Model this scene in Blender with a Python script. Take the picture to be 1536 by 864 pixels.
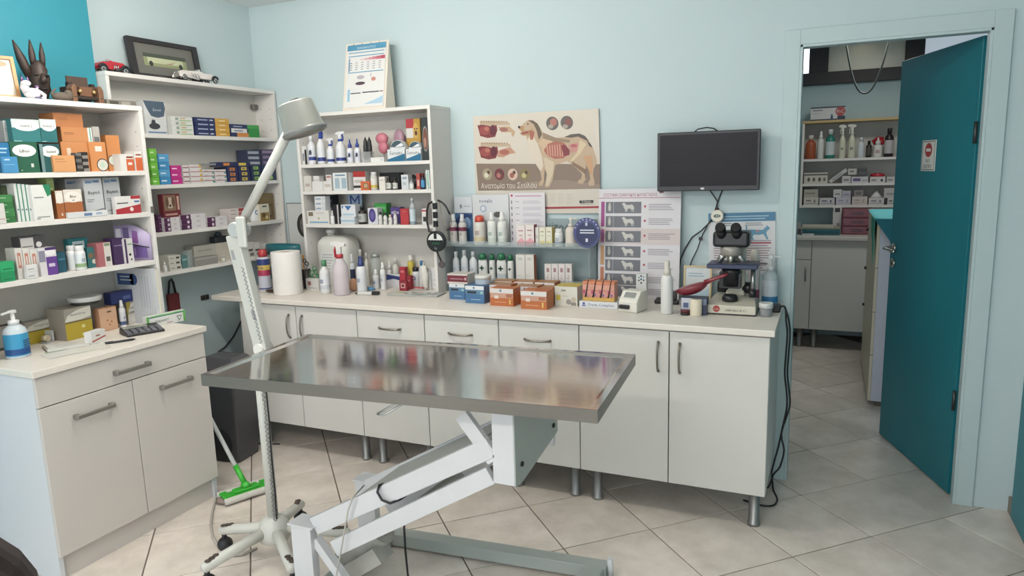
import bpy, bmesh, math, random
from mathutils import Vector, Matrix
random.seed(11)
for o in list(bpy.data.objects): bpy.data.objects.remove(o)
SC = bpy.context.scene
COL = SC.collection
PI = math.pi
# ------------------------------------------------------------------ camera
F, H = 1057.41, 1.5335
CR = Vector((0.91299425, 0.40693668, -0.02905242))
CU = Vector((-0.04263105, 0.16598294, 0.98520671))
CF = Vector((-0.40573895, 0.89824952, -0.16888961))
cam_data = bpy.data.cameras.new('camera'); cam = bpy.data.objects.new('camera', cam_data); COL.objects.link(cam)
cam_data.sensor_width = 36; cam_data.lens = F*36/1536; cam_data.clip_start = .02
cam.matrix_world = Matrix(((CR.x, CU.x, -CF.x, 0), (CR.y, CU.y, -CF.y, 0), (CR.z, CU.z, -CF.z, H), (0, 0, 0, 1)))
SC.camera = cam
# ------------------------------------------------------------------ world, lights, exposure
w = bpy.data.worlds.new('sky'); SC.world = w; w.use_nodes = True
nt = w.node_tree; bgn = nt.nodes['Background']
bgn.inputs[0].default_value = (.80, .90, 1.0, 1); bgn.inputs[1].default_value = 1.0
SC.view_settings.view_transform = 'Standard'; SC.view_settings.look = 'None'
SC.view_settings.exposure = 0.0; SC.view_settings.gamma = 1; SC.view_settings.use_curve_mapping = False
def area(name, loc, rot, sx, sy, power, color):
    l = bpy.data.lights.new(name, 'AREA'); l.shape = 'RECTANGLE'; l.size = sx; l.size_y = sy; l.energy = power; l.color = color
    o = bpy.data.objects.new(name, l); COL.objects.link(o); o.location = loc; o.rotation_euler = rot
    return o
def tube_light(x, y, power):                       # a row of small bulbs along a ceiling tube, shining to all sides
    for k in range(4):
        l = bpy.data.lights.new('ceiling_tube_light', 'POINT'); l.energy = power/4; l.color = (1, .94, .87); l.shadow_soft_size = .06
        o = bpy.data.objects.new('ceiling_tube_light', l); COL.objects.link(o); o.location = (x-.45+.3*k, y, 2.385)
tube_light(-2.0, 1.95, 43)
tube_light(-1.1, -.35, 68)
area('window_daylight', (-1.3, -2.55, 1.45), (PI/2, 0, 0), 3.4, 1.9, 62, (.94, .975, 1))     # shop window behind the camera
area('back_room_light', (.3, 5.3, 2.40), (0, 0, 0), .5, .3, 10, (1, .95, .88))
# ------------------------------------------------------------------ pixel -> place helpers
def ray(u, v): return CR*((u-768)/F) + CU*(-(v-432)/F) + CF
def zp(u, v, h=0.0):
    d = ray(u, v); t = (h-H)/d.z; return Vector((t*d.x, t*d.y, h))
def yp(u, v, Y):
    d = ray(u, v); t = Y/d.y; return Vector((t*d.x, Y, H+t*d.z))
def xp(u, v, X):
    d = ray(u, v); t = X/d.x; return Vector((X, t*d.y, H+t*d.z))
def pix(P):
    d = Vector(P)-Vector((0, 0, H)); k = d.dot(CF)
    return 768+F*d.dot(CR)/k, 432-F*d.dot(CU)/k
# ------------------------------------------------------------------ materials
def lin(c):
    c = c.lstrip('#'); c = c if len(c) == 6 else ''.join(q+q for q in c); r = [int(c[i:i+2], 16)/255 for i in (0, 2, 4)]
    return [x/12.92 if x <= .04045 else ((x+.055)/1.055)**2.4 for x in r]
_M = {}
def M(col, rough=.5, metal=0, alpha=1, emit=0, var=.05, scale=30, bump=0, bscale=200, coat=0, stretch=None):
    k = (col, rough, metal, alpha, emit, var, scale, bump, bscale, coat, stretch)
    if k in _M: return _M[k]
    m = bpy.data.materials.new('surface_'+col.lstrip('#')); m.use_nodes = True; t = m.node_tree
    b = t.nodes['Principled BSDF']; c = lin(col)
    b.inputs['Roughness'].default_value = rough; b.inputs['Metallic'].default_value = metal
    b.inputs['Base Color'].default_value = (*c, 1)
    if alpha < 1: b.inputs['Alpha'].default_value = alpha
    if coat: b.inputs['Coat Weight'].default_value = coat
    if emit:
        b.inputs['Emission Color'].default_value = (*c, 1); b.inputs['Emission Strength'].default_value = emit
    if var or bump:
        tc = t.nodes.new('ShaderNodeTexCoord'); src = tc.outputs['Object']
        if stretch:
            mp = t.nodes.new('ShaderNodeMapping'); mp.inputs['Scale'].default_value = stretch
            t.links.new(src, mp.inputs[0]); src = mp.outputs[0]
    if var:
        n = t.nodes.new('ShaderNodeTexNoise'); n.inputs['Scale'].default_value = scale; n.inputs['Detail'].default_value = 4
        t.links.new(src, n.inputs['Vector'])
        r = t.nodes.new('ShaderNodeMapRange'); r.inputs[3].default_value = 1-var; r.inputs[4].default_value = 1+var
        t.links.new(n.outputs[0], r.inputs[0])
        mx = t.nodes.new('ShaderNodeVectorMath'); mx.operation = 'SCALE'; mx.inputs[0].default_value = c
        t.links.new(r.outputs[0], mx.inputs['Scale']); t.links.new(mx.outputs[0], b.inputs['Base Color'])
    if bump:
        n2 = t.nodes.new('ShaderNodeTexNoise'); n2.inputs['Scale'].default_value = bscale
        t.links.new(src, n2.inputs['Vector'])
        bp = t.nodes.new('ShaderNodeBump'); bp.inputs['Strength'].default_value = bump; bp.inputs['Distance'].default_value = .002
        t.links.new(n2.outputs[0], bp.inputs['Height']); t.links.new(bp.outputs[0], b.inputs['Normal'])
    _M[k] = m; return m
def muted(c, s=.80, k=.95):                        # print and plastic colours are a little dull
    c = c.lstrip('#'); c = c if len(c) == 6 else ''.join(q+q for q in c); r = [int(c[i:i+2], 16) for i in (0, 2, 4)]; m = .3*r[0]+.59*r[1]+.11*r[2]
    return '#'+''.join('%02x' % max(0, min(255, round((m+(x-m)*s)*k))) for x in r)
def P(c): return M(muted(c), .45, var=.03)         # printed card
def PL(c): return M(muted(c), .35, var=.03)        # plastic
def GL(c, a=.35): return M(c, .08, alpha=a, var=0)
# ------------------------------------------------------------------ mesh collector
class G:
    def __init__(s): s.v, s.f, s.m, s.s, s.mats = [], [], [], [], []
    def mi(s, mat):
        if mat not in s.mats: s.mats.append(mat)
        return s.mats.index(mat)
    def add(s, vs, fs, mat, smooth=False):
        b = len(s.v); k = s.mi(mat); s.v += [tuple(p) for p in vs]
        for f in fs: s.f.append([b+i for i in f]); s.m.append(k); s.s.append(smooth)
        return s
    def box(s, x0, x1, y0, y1, z0, z1, mat, T=None):
        v = [(x, y, z) for z in (z0, z1) for x, y in ((x0, y0), (x1, y0), (x1, y1), (x0, y1))]
        if T is not None: v = [T@Vector(p) for p in v]
        return s.add(v, [(3, 2, 1, 0), (4, 5, 6, 7), (0, 1, 5, 4), (1, 2, 6, 5), (2, 3, 7, 6), (3, 0, 4, 7)], mat)
    def prism(s, pts, y0, y1, mat, axis='y', T=None, smooth=False):      # pts 2D outline, extruded along axis
        def mk(p, t):
            q = {'y': (p[0], t, p[1]), 'x': (t, p[0], p[1]), 'z': (p[0], p[1], t)}[axis]
            return T@Vector(q) if T is not None else q
        n = len(pts); v = [mk(p, y0) for p in pts]+[mk(p, y1) for p in pts]
        s.add(v, [list(range(n)), list(range(2*n-1, n-1, -1))], mat)
        b = len(s.v)-2*n; k = s.mi(mat)
        for i in range(n):
            j = (i+1) % n; s.f.append([b+i, b+n+i, b+n+j, b+j]); s.m.append(k); s.s.append(smooth)
        return s
    def lathe(s, prof, mat, c=(0, 0, 0), n=20, T=None, sx=1, sy=1, caps=True):
        v, f = [], []
        for r, z in prof:
            for i in range(n):
                a = 2*PI*i/n; p = Vector((c[0]+r*sx*math.cos(a), c[1]+r*sy*math.sin(a), c[2]+z)); v.append(T@p if T is not None else p)
        for k in range(len(prof)-1):
            for i in range(n):
                j = (i+1) % n; f.append((k*n+i, k*n+j, (k+1)*n+j, (k+1)*n+i))
        s.add(v, f, mat, True)
        if caps:
            b = len(s.v)-len(v); k = s.mi(mat)
            if prof[0][0] > 1e-4: s.f.append([b+i for i in range(n-1, -1, -1)]); s.m.append(k); s.s.append(False)
            if prof[-1][0] > 1e-4: s.f.append([b+(len(prof)-1)*n+i for i in range(n)]); s.m.append(k); s.s.append(False)
        return s
    def rod(s, a, b, r, mat, r1=None, n=12):
        a, b = Vector(a), Vector(b); d = b-a; T = Matrix.Translation(a)@d.to_track_quat('Z', 'Y').to_matrix().to_4x4()
        return s.lathe([(r, 0), (r if r1 is None else r1, d.length)], mat, n=n, T=T)
    def bar(s, a, b, w, h, mat, up=(0, 0, 1)):        # rectangular bar a -> b, w sideways, h along up
        a, b, up = Vector(a), Vector(b), Vector(up); d = (b-a).normalized(); sd = d.cross(up).normalized(); uu = sd.cross(d)
        v = [p+sd*(i*w/2)+uu*(j*h/2) for p in (a, b) for i, j in ((-1, -1), (1, -1), (1, 1), (-1, 1))]
        return s.add(v, [(3, 2, 1, 0), (4, 5, 6, 7), (0, 1, 5, 4), (1, 2, 6, 5), (2, 3, 7, 6), (3, 0, 4, 7)], mat)
    def tube(s, pts, r, mat, n=8, closed=False):
        pts = [Vector(p) for p in pts]; N = len(pts); rings = []; prev = None
        for i, p in enumerate(pts):
            if closed: d = pts[(i+1) % N]-pts[i-1]
            else: d = pts[min(i+1, N-1)]-pts[max(i-1, 0)]
            d.normalize()
            if prev is None:
                x = d.orthogonal().normalized()
            else:
                x = (prev-d*prev.dot(d)); x = x.normalized() if x.length > 1e-6 else d.orthogonal().normalized()
            prev = x; y = d.cross(x); rr = r[i] if isinstance(r, (list, tuple)) else r
            rings.append([p+x*rr*math.cos(2*PI*k/n)+y*rr*math.sin(2*PI*k/n) for k in range(n)])
        v = [q for R in rings for q in R]; f = []
        for i in range(N if closed else N-1):
            j = (i+1) % N
            for k in range(n): l = (k+1) % n; f.append((i*n+k, i*n+l, j*n+l, j*n+k))
        if not closed: f += [tuple(range(n-1, -1, -1)), tuple((N-1)*n+k for k in range(n))]
        return s.add(v, f, mat, True)
    def blob(s, c, rx, ry, rz, mat, n=14, m=9, T=None, fn=None):
        v, f = [], []
        for k in range(1, m):
            t = PI*k/m-PI/2
            for i in range(n):
                a = 2*PI*i/n; q = Vector((math.cos(t)*math.cos(a), math.cos(t)*math.sin(a), math.sin(t)))
                if fn: q = fn(q)
                p = Vector((c[0]+rx*q.x, c[1]+ry*q.y, c[2]+rz*q.z)); v.append(T@p if T is not None else p)
        for k in range(m-2):
            for i in range(n): j = (i+1) % n; f.append((k*n+i, k*n+j, (k+1)*n+j, (k+1)*n+i))
        for z, k in ((-1, 0), (1, m-2)):
            q = Vector((0, 0, z)); q = fn(q) if fn else q; p = Vector((c[0]+rx*q.x, c[1]+ry*q.y, c[2]+rz*q.z)); v.append(T@p if T is not None else p)
            for i in range(n):
                j = (i+1) % n; f.append((len(v)-1, j, i) if z < 0 else (len(v)-1, (m-2)*n+i, (m-2)*n+j))
        return s.add(v, f, mat, True)
    def poly(s, pts, mat, y=0.0, T=None):               # flat print in the local xz plane, facing -y
        v = [Vector((p[0], y, p[1])) for p in pts]
        if T is not None: v = [T@p for p in v]
        return s.add(v, [list(range(len(pts)))], mat)
    def rect(s, x0, x1, z0, z1, mat, y=0.0, T=None): return s.poly([(x0, z0), (x1, z0), (x1, z1), (x0, z1)], mat, y, T)
    def ell(s, cx, cz, rx, rz, mat, y=0.0, n=20, T=None, a0=0, a1=2*PI):
        full = a1-a0 > 6.2; N = n if full else n+1
        return s.poly([(cx+rx*math.cos(a0+(a1-a0)*i/n), cz+rz*math.sin(a0+(a1-a0)*i/n)) for i in range(N)], mat, y, T)
    def text(s, t, cx, cz, size, mat, y=0.0, maxw=None, T=None, align='C'):
        tv, tf, x0, x1, y0, y1 = text_mesh(t); k = size
        if maxw and (x1-x0)*k > maxw: kx = maxw/(x1-x0)
        else: kx = k
        ox = {'C': (x0+x1)/2, 'L': x0, 'R': x1}[align]; oz = .36
        v = [Vector((cx+(p[0]-ox)*kx, y, cz+(p[1]-oz)*k)) for p in tv]
        if T is not None: v = [T@p for p in v]
        return s.add(v, tf, mat)
    def build(s, name, parent=None, loc=(0, 0, 0), rz=0, bev=0, seg=1):
        me = bpy.data.meshes.new(name); me.from_pydata(s.v, [], s.f)
        for m in s.mats: me.materials.append(m)
        me.polygons.foreach_set('material_index', s.m); me.polygons.foreach_set('use_smooth', s.s); me.update()
        o = bpy.data.objects.new(name, me); COL.objects.link(o); o.location = loc; o.rotation_euler = (0, 0, rz)
        if parent is not None: o.parent = parent
        if bev:
            b = o.modifiers.new('edge', 'BEVEL'); b.width = bev; b.segments = seg; b.limit_method = 'ANGLE'; b.angle_limit = .7
        return o
_T = {}
def text_mesh(t):
    if t not in _T:
        cu = bpy.data.curves.new('t', 'FONT'); cu.body = t; cu.resolution_u = 1; cu.size = 1
        o = bpy.data.objects.new('t', cu); me = bpy.data.meshes.new_from_object(o)
        v = [(q.co.x, q.co.y) for q in me.vertices]; f = [tuple(p.vertices) for p in me.polygons]
        bpy.data.objects.remove(o); bpy.data.meshes.remove(me); bpy.data.curves.remove(cu)
        if not v: v = [(0, 0), (1, 0), (1, 1)]; f = []
        xs = [a[0] for a in v]; ys = [a[1] for a in v]
        _T[t] = (v, f, min(xs), max(xs), min(ys), max(ys))
    return _T[t]
def tag(o, label=None, cat=None, group=None, kind=None):
    if label: o['label'] = label
    if cat: o['category'] = cat
    if group: o['group'] = group
    if kind: o['kind'] = kind
    return o
def thing(name, label, cat, loc=(0, 0, 0), rz=0, group=None):
    o = bpy.data.objects.new(name, None); COL.objects.link(o); o.location = loc; o.rotation_euler = (0, 0, rz); o.empty_display_size = .05
    return tag(o, label, cat, group)
def struct(name, g, parent=None, bev=0, label=None):
    o = g.build(name, parent, bev=bev); tag(o, label, None, None, 'structure' if parent is None else None); return o
def cp(root, loc, rz=None, label=None, group=None):
    def one(o, par):
        c = o.copy(); COL.objects.link(c); c.parent = par
        for ch in [k for k in KIDS(o)]: one(ch, c)
        return c
    r = one(root, None); r.location = loc
    if rz is not None: r.rotation_euler = (0, 0, rz)
    if label: r['label'] = label
    if group: r['group'] = group
    return r
def KIDS(o): return list(o.children)
# ================================================================== THE SETTING
YW, XL, XR, ZC = 3.465, -3.26, .775, 2.53
wallc = M('#bdcdd0', .75, var=.025, scale=3, bump=.15, bscale=90)
paint_white = M('#c3c9c8', .75, var=.02, scale=3, bump=.15, bscale=90)
# floor: grout slab and single tiles
g = G(); g.box(-3.6, 2.4, -3.0, 7.0, -.06, -.004, M('#6f6259', .9, var=.15, scale=60)); floor = struct('floor', g, label='floor of large pale tiles laid diagonally with brown joints')
tile_mats = []
for i, c in enumerate(('#e3d9d0', '#ded4cb', '#e6dcd3')):
    m = bpy.data.materials.new('glazed_tile'); m.use_nodes = True; t = m.node_tree; b = t.nodes['Principled BSDF']
    b.inputs['Roughness'].default_value = .22
    tc = t.nodes.new('ShaderNodeTexCoord'); oi = t.nodes.new('ShaderNodeObjectInfo'); ad = t.nodes.new('ShaderNodeVectorMath'); ad.operation = 'ADD'
    sc = t.nodes.new('ShaderNodeVectorMath'); sc.operation = 'SCALE'; sc.inputs['Scale'].default_value = 37
    t.links.new(oi.outputs['Location'], sc.inputs[0]); t.links.new(tc.outputs['Object'], ad.inputs[0]); t.links.new(sc.outputs[0], ad.inputs[1])
    n = t.nodes.new('ShaderNodeTexNoise'); n.inputs['Scale'].default_value = 5; n.inputs['Detail'].default_value = 6; n.inputs['Roughness'].default_value = .65
    t.links.new(ad.outputs[0], n.inputs['Vector']); r = t.nodes.new('ShaderNodeValToRGB')
    c0 = lin(c); r.color_ramp.elements[0].position = .32; r.color_ramp.elements[1].position = .68
    r.color_ramp.elements[0].color = (c0[0]*.80, c0[1]*.79, c0[2]*.77, 1); r.color_ramp.elements[1].color = (c0[0]*1.06, c0[1]*1.06, c0[2]*1.06, 1)
    t.links.new(n.outputs[0], r.inputs[0]); t.links.new(r.outputs[0], b.inputs['Base Color']); tile_mats.append(m)
S, TH = .40, math.radians(43.889)
e1 = Vector((math.cos(TH), math.sin(TH), 0)); e2 = Vector((-math.sin(TH), math.cos(TH), 0)); O0 = Vector((-1.76819, 2.78284, 0))
tile_mesh = []
for m in tile_mats:
    q = S/2-.0028; g = G(); b = .0012
    g.box(-q, q, -q, q, -.008, -.001, m); g.add([(-q, -q, -.001), (q, -q, -.001), (q, q, -.001), (-q, q, -.001), (-q+b, -q+b, 0), (q-b, -q+b, 0), (q-b, q-b, 0), (-q+b, q-b, 0)],
          [(4, 5, 6, 7), (0, 1, 5, 4), (1, 2, 6, 5), (2, 3, 7, 6), (3, 0, 4, 7)], m)
    o = g.build('tile'); tile_mesh.append(o.data); bpy.data.objects.remove(o)
for i in range(-16, 22):
    for j in range(-22, 20):
        c = O0+e1*(S*(i+.5))+e2*(S*(j+.5))
        main = -3.22 < c.x < .95 and -1.6 < c.y < 3.7; far = -1.0 < c.x < 1.5 and 3.7 <= c.y < 6.6
        if main or far:
            o = bpy.data.objects.new('tile', random.choice(tile_mesh)); COL.objects.link(o); o.parent = floor
            o.location = c; o.rotation_euler = (0, 0, TH+random.choice((0, PI/2, PI)))
# walls
DX0, DX1, DZ, WT = -.144, .568, 2.024, .09
g = G(); g.box(XL-.1, DX0, YW, YW+WT, 0, ZC, wallc); g.box(DX1, XR+.1, YW, YW+WT, 0, ZC, wallc); g.box(DX0, DX1, YW, YW+WT, DZ, ZC, wallc)
struct('wall_back', g, label='pale blue painted back wall with doorway')
g = G(); g.box(XL-.1, XL, -2.7, YW, 0, ZC, wallc); struct('wall_left', g, label='pale blue left wall behind the shelf units')
g = G(); g.box(XR, XR+.1, -2.7, YW, 0, ZC, wallc); struct('wall_right', g, label='pale blue right wall beside the doorway')
teal = M('#2b8494', .6, var=.04, scale=4, bump=.2, bscale=80)
g = G(); g.box(XL, -3.155, .6, 2.333, 0, ZC, teal); struct('wall_left_pier', g, label='bright teal painted wall pier above the near shelf unit')
g = G(); g.box(XL-.1, XR+.1, -2.7, YW, ZC, ZC+.1, M('#e6e9e8', .8, var=.02)); struct('ceiling', g, label='white ceiling')
g = G(); g.box(XL-.1, XR+.1, -2.8, -2.7, 0, .5, wallc); g.box(XL-.1, XR+.1, -2.8, -2.7, 2.4, ZC, wallc); g.box(XL-.1, -3.0, -2.8, -2.7, .5, 2.4, wallc); g.box(.4, XR+.1, -2.8, -2.7, .5, 2.4, wallc)
struct('wall_front', g, label='wall with shop window behind the viewer')
# baseboard right + teal door in the right wall
g = G(); g.box(XR-.012, XR, 3.10, YW, 0, .07, M('#8d8378', .6)); struct('baseboard_right', g)
g = G(); g.box(XR-.02, XR+.02, 2.35, 3.37, .02, 2.03, M('#1d7783', .45, var=.05)); d2 = struct('door_2', g, label='teal door leaf in the right wall')
# door casing
trimm = M('#b8c9cb', .5, var=.02)
g = G()
cw, ct = .065, .012
g.box(DX1, DX1+cw, YW-ct, YW, 0, DZ+cw, trimm); g.box(DX0-cw, DX0, YW-ct, YW, .0, DZ+cw, trimm); g.box(DX0, DX1, YW-ct, YW, DZ, DZ+cw, trimm)
g.box(DX0, DX0+.012, YW-ct, YW+WT+.01, 0, DZ, trimm); g.box(DX1-.012, DX1, YW-ct, YW+WT-.035, 0, DZ, trimm); g.box(DX0, DX1, YW-ct, YW+WT-.035, DZ-.012, DZ, trimm)
struct('trim_1', g, bev=.002, label='flat pale blue door casing around the open doorway')
# door leaf
hin = Vector((.549, 3.545, 0)); ang = math.atan2(4.21-3.52, .301-.54)
dm = M('#12707d', .42, var=.07, scale=6, bump=.1, bscale=120)
dr = bpy.data.objects.new('door_1', None); COL.objects.link(dr); dr.location = hin; dr.rotation_euler = (0, 0, ang); tag(dr, 'open teal door leaf with a no entry sign', None, None, 'structure')
# local: x along the leaf from the hinge, visible face towards +y?  normal n=(-d.y,d.x) points to -x world: local +y
g = G(); g.box(0, .735, -.04, 0, .008, 2.008, dm); g.build('door_panel', dr, bev=.0015)
st = M('#b9b6ae', .25, .9)
g = G(); g.lathe([(.024, 0), (.024, .008), (.012, .010), (.010, .045)], st, T=Matrix.Translation((.69, 0, 1.055))@Matrix.Rotation(-PI/2, 4, 'X'), n=20)
g.tube([(.69, .045, 1.055), (.69, .052, 1.055), (.70, .055, 1.055), (.75, .055, 1.052), (.80, .055, 1.045), (.82, .05, 1.043)][:2]+[(.68, .056, 1.056), (.64, .056, 1.056), (.60, .054, 1.052), (.575, .048, 1.050)], .008, st)
g.build('door_handle', dr)
g = G(); g.lathe([(.024, 0), (.024, .008), (.02, .010)], st, T=Matrix.Translation((.69, 0, .975))@Matrix.Rotation(-PI/2, 4, 'X'), n=20); g.box(.687, .693, .010, .0115, .965, .985, M('#222222', .5)); g.build('keyhole_escutcheon', dr)
for z in (.45, 1.62):
    g = G(); g.rod((.0, .004, z-.045), (.0, .004, z+.045), .008, M('#444a4a', .4, .6)); g.build('hinge', dr)
# sign on the door: local frame flipped so that it faces +y
g = G(); T = Matrix.Translation((.388, .0, 1.53))@Matrix.Rotation(PI, 4, 'Z')
g.box(-.066, .066, -.003, 0, -.072, .072, M('#d7d5cf', .4), T)
sg = g.build('sign_plate', dr, bev=.001)
g = G(); red = P('#c3332e'); blk = P('#20242a')
for x0, x1, z0, z1 in ((-.06, .06, .064, .067), (-.06, .06, -.067, -.064), (-.06, -.057, -.067, .067), (.057, .06, -.067, .067)): g.rect(x0, x1, z0, z1, blk, -.0034, T)
g.ell(0, .026, .033, .033, red, -.0034, 28, T); g.rect(-.022, .022, .019, .033, P('#eceae4'), -.0038, T)
g.text('NO', 0, -.024, .026, blk, -.0034, .05, T); g.text('ENTRY', 0, -.050, .026, blk, -.0034, .085, T)
tag(g.build('sign_print', dr), 'red no entry disc with black words')
# ceiling tube fixtures (above the frame)
for i, (x, y) in enumerate(((-2.0, 1.95), (-1.1, -.35))):
    t = thing('ceiling_light', ('white tube ceiling light above the examination table', 'white tube ceiling light behind the viewer')[i], 'light', (x, y, ZC))
    g = G(); g.box(-.64, .64, -.09, .09, -.05, 0, M('#e8e8e4', .5)); g.build('housing', t, bev=.004)
    for s in (-.045, .045):
        g = G(); g.rod((-.6, s, -.064), (.6, s, -.064), .013, M('#fff6e6', .4, emit=2.0, var=0)); g.build('tube', t)
# shop window behind the viewer
g = G(); al = M('#8b9092', .4, .4)
for x0, x1, z0, z1 in ((-3.0, .4, .5, .55), (-3.0, .4, 2.35, 2.4), (-3.0, -2.95, .55, 2.35), (.35, .4, .55, 2.35), (-1.33, -1.28, .55, 2.35)): g.box(x0, x1, -2.78, -2.72, z0, z1, al)
w1 = struct('window_1', g, label='wide shop window behind the viewer')
for x0, x1 in ((-2.95, -1.33), (-1.28, .35)):
    g = G(); g.box(x0, x1, -2.752, -2.748, .55, 2.35, GL('#eef6f8', .08)); g.build('pane', w1)

# ================================================================== BACK ROOM SHELL
fw = M('#b3c9cd', .75, var=.03, scale=3)
YF = 6.65
g = G(); g.box(-1.0, 1.7, YF, YF+.1, 0, 2.14, fw); struct('wall_far', g, label='pale blue far wall of the back room')
g = G(); g.box(-1.1, -1.0, YW+WT, YF, 0, ZC, fw); struct('wall_far_left', g)
g = G(); g.box(1.6, 1.7, YW+WT, YF, 0, ZC, fw); struct('wall_far_right', g)
g = G(); g.box(-1.0, 1.6, YW+WT, YF, ZC, ZC+.1, M('#cfd2cc', .8)); struct('ceiling_far', g)
dk = M('#2b2a2e', .5, var=.1, scale=8)
g = G(); g.box(-1.0, 1.6, YF-.05, YF+.03, 2.135, 2.235, dk); struct('trim_2', g, bev=.003, label='dark beam running across the top of the far wall')
w2 = bpy.data.objects.new('window_2', None); COL.objects.link(w2); w2.location = (0, YF, 2.235); tag(w2, 'transom window above the dark beam in the back room', None, None, 'structure')
for x0, x1 in ((-.204, -.055), (.502, .638)):
    g = G(); g.box(x0, x1, -.03, .03, 0, ZC-2.235, dk); g.build('post', w2)
for nm, x0, x1, m in (('pane', -1.0, -.204, M('#eaf3ff', .3, emit=2.6, var=0)), ('panel', -.055, .502, M('#cdd0c8', .3, var=.08, scale=5)), ('pane', .638, 1.6, M('#c9d6e2', .25, emit=.5, var=0))):
    g = G(); g.box(x0, x1, -.004, .004, 0, ZC-2.235, m); g.build(nm, w2)
t = thing('ceiling_lamp', 'round ceiling lamp glowing above the dark beam in the back room', 'lamp', (.198, 6.42, ZC))
g = G(); g.lathe([(.09, -.085), (.1, -.08), (.1, 0)], M('#d8d8d2', .4)); g.build('housing', t)
g = G(); g.lathe([(.002, -.105), (.06, -.1), (.085, -.086)], M('#fff0cf', .4, emit=3, var=0)); g.build('diffuser', t)
g = G(); a = yp(1259, 64, 5.2); b = yp(1345, 56, 5.2); lo = yp(1298, 140, 5.2); pts = []
a.z = b.z = ZC
for i in range(25):
    s = i/24; x = a.x+(b.x-a.x)*s; q = (2*s-1); pts.append((x, 5.2, lo.z+(ZC-lo.z)*abs(q)**2.2))
tag(g.tube(pts, .006, M('#4c5552', .6), 6).build('hanging_cable'), 'grey cable hanging in a loop from the back room ceiling', 'cable')
# ================================================================== FURNITURE
lam = M('#d9d8d4', .42, var=.015, scale=4)            # white laminate
lam2 = M('#d4d2cd', .38, var=.02, scale=4)
topm = M('#dfd8cf', .4, var=.035, scale=70)
edge = M('#d5d2cd', .45, var=.02)
steel = M('#a9a59c', .28, .95, var=.04)
legm = M('#9c9b9a', .38, .7, var=.04)
shelfm = M('#d9d6d2', .5, var=.015, scale=5)
YD = 2.884                                             # front of the base unit doors
def bow_handle(par, c, vert, L=.128):
    g = G(); pts = []
    for i in range(11):
        s = i/10*2-1; o = -.024*(1-s*s)**.5-.003
        pts.append((c[0], c[1]+o, c[2]+s*L/2) if vert else (c[0]+s*L/2, c[1]+o, c[2]))
    g.tube(pts, [.0065 if i in (0, 10) else .0048 for i in range(11)], M('#8f8980', .3, .9), 8)
    return g.build('handle', par)
def base_unit(x0, x1, label, kind, legs):
    t = thing('base_cabinet', label, 'cabinet', ((x0+x1)/2, (YD+YW)/2, 0), 0, 'white base cabinets under the long worktop')
    ox, oy = (x0+x1)/2, (YD+YW)/2; hx = (x1-x0)/2; fy = YD-oy; by = YW-oy-.01
    g = G(); b = fy+.019
    for a in (-hx+.001, hx-.019): g.box(a, a+.018, b, by, .165, .845, lam)
    g.box(-hx+.019, hx-.019, b, by, .165, .183, lam); g.box(-hx+.019, hx-.019, by-.008, by, .183, .845, lam); g.box(-hx+.019, hx-.019, b, b+.08, .827, .845, lam)
    g.build('carcass', t)
    gap = .0022
    if kind == 'pair':
        for i, (a, c) in enumerate(((-hx, 0), (0, hx))):
            g = G(); g.box(a+gap, c-gap, fy, fy+.018, .165, .838, lam2); d = g.build('door', t, bev=.0012)
            bow_handle(d, (c-.045 if i == 0 else a+.045, fy, .727), True)
    else:
        g = G(); g.box(-hx+gap, hx-gap, fy, fy+.018, .675, .838, lam2); d = g.build('drawer_front', t, bev=.0012); bow_handle(d, (0, fy, .757), False)
        g = G(); g.box(-hx+gap, hx-gap, fy, fy+.018, .165, .671, lam2); d = g.build('door', t, bev=.0012)
        bow_handle(d, (-hx+.045, fy, .56), True)
    for lx in legs:
        for ly in (fy+.075, by-.06):
            g = G(); g.lathe([(.026, 0), (.026, .012), (.022, .016), (.022, .165)], legm, (lx-ox, ly, 0), 16); g.build('leg', t)
    return t
base_unit(-2.968, -2.178, 'white two-door base cabinet at the left end of the worktop', 'pair', (-2.92, -2.229))
base_unit(-2.178, -1.778, 'white base cabinet with drawer, next to the leftmost two-door cabinet', 'drawer', (-2.12, -1.83))
base_unit(-1.778, -1.378, 'white base cabinet with drawer, middle one of the three drawer cabinets', 'drawer', (-1.73, -1.43))
base_unit(-1.378, -.986, 'white base cabinet with drawer, rightmost of the three drawer cabinets', 'drawer', (-1.33, -1.037))
base_unit(-.986, -.189, 'white two-door base cabinet at the doorway end of the worktop', 'pair', (-.928, -.237))
g = G(); g.box(-3.15, -.171, 2.862, YW-.001, .846, .873, topm)
tag(g.build('worktop', bev=.004, seg=2), 'long cream worktop running along the back wall', 'worktop')
ZT = .873
# near base cabinet on the left
X0, Y0, Y1 = -2.64, 1.545, 2.345
t = thing('drawer_cabinet', 'low white cabinet with one drawer and two doors below the near shelf unit', 'cabinet', (-2.89, 1.945, 0), PI/2)
def L2(x, y): return (y-1.945, -(x+2.89))               # world -> local
g = G(); hx = .4; fr = -.25+.016; bk = .255
for a in (-hx+.012, hx-.03): g.box(a, a+.018, fr, bk, 0, .82, M('#d3d5da', .5, var=.02))
g.box(-hx+.03, hx-.03, fr, bk, .10, .118, lam); g.box(-hx+.03, hx-.03, bk-.008, bk, 0, .82, lam); g.build('carcass', t)
g = G(); g.box(-hx+.03, hx-.03, fr+.012, fr+.028, 0, .098, M('#cdc7c2', .4, var=.02, scale=4)); g.build('plinth', t)
g = G(); g.box(-hx, hx, -.262, bk, .82, .846, topm); g.build('top', t, bev=.003, seg=2)
hb = M('#8d8983', .35, .6)
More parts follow.
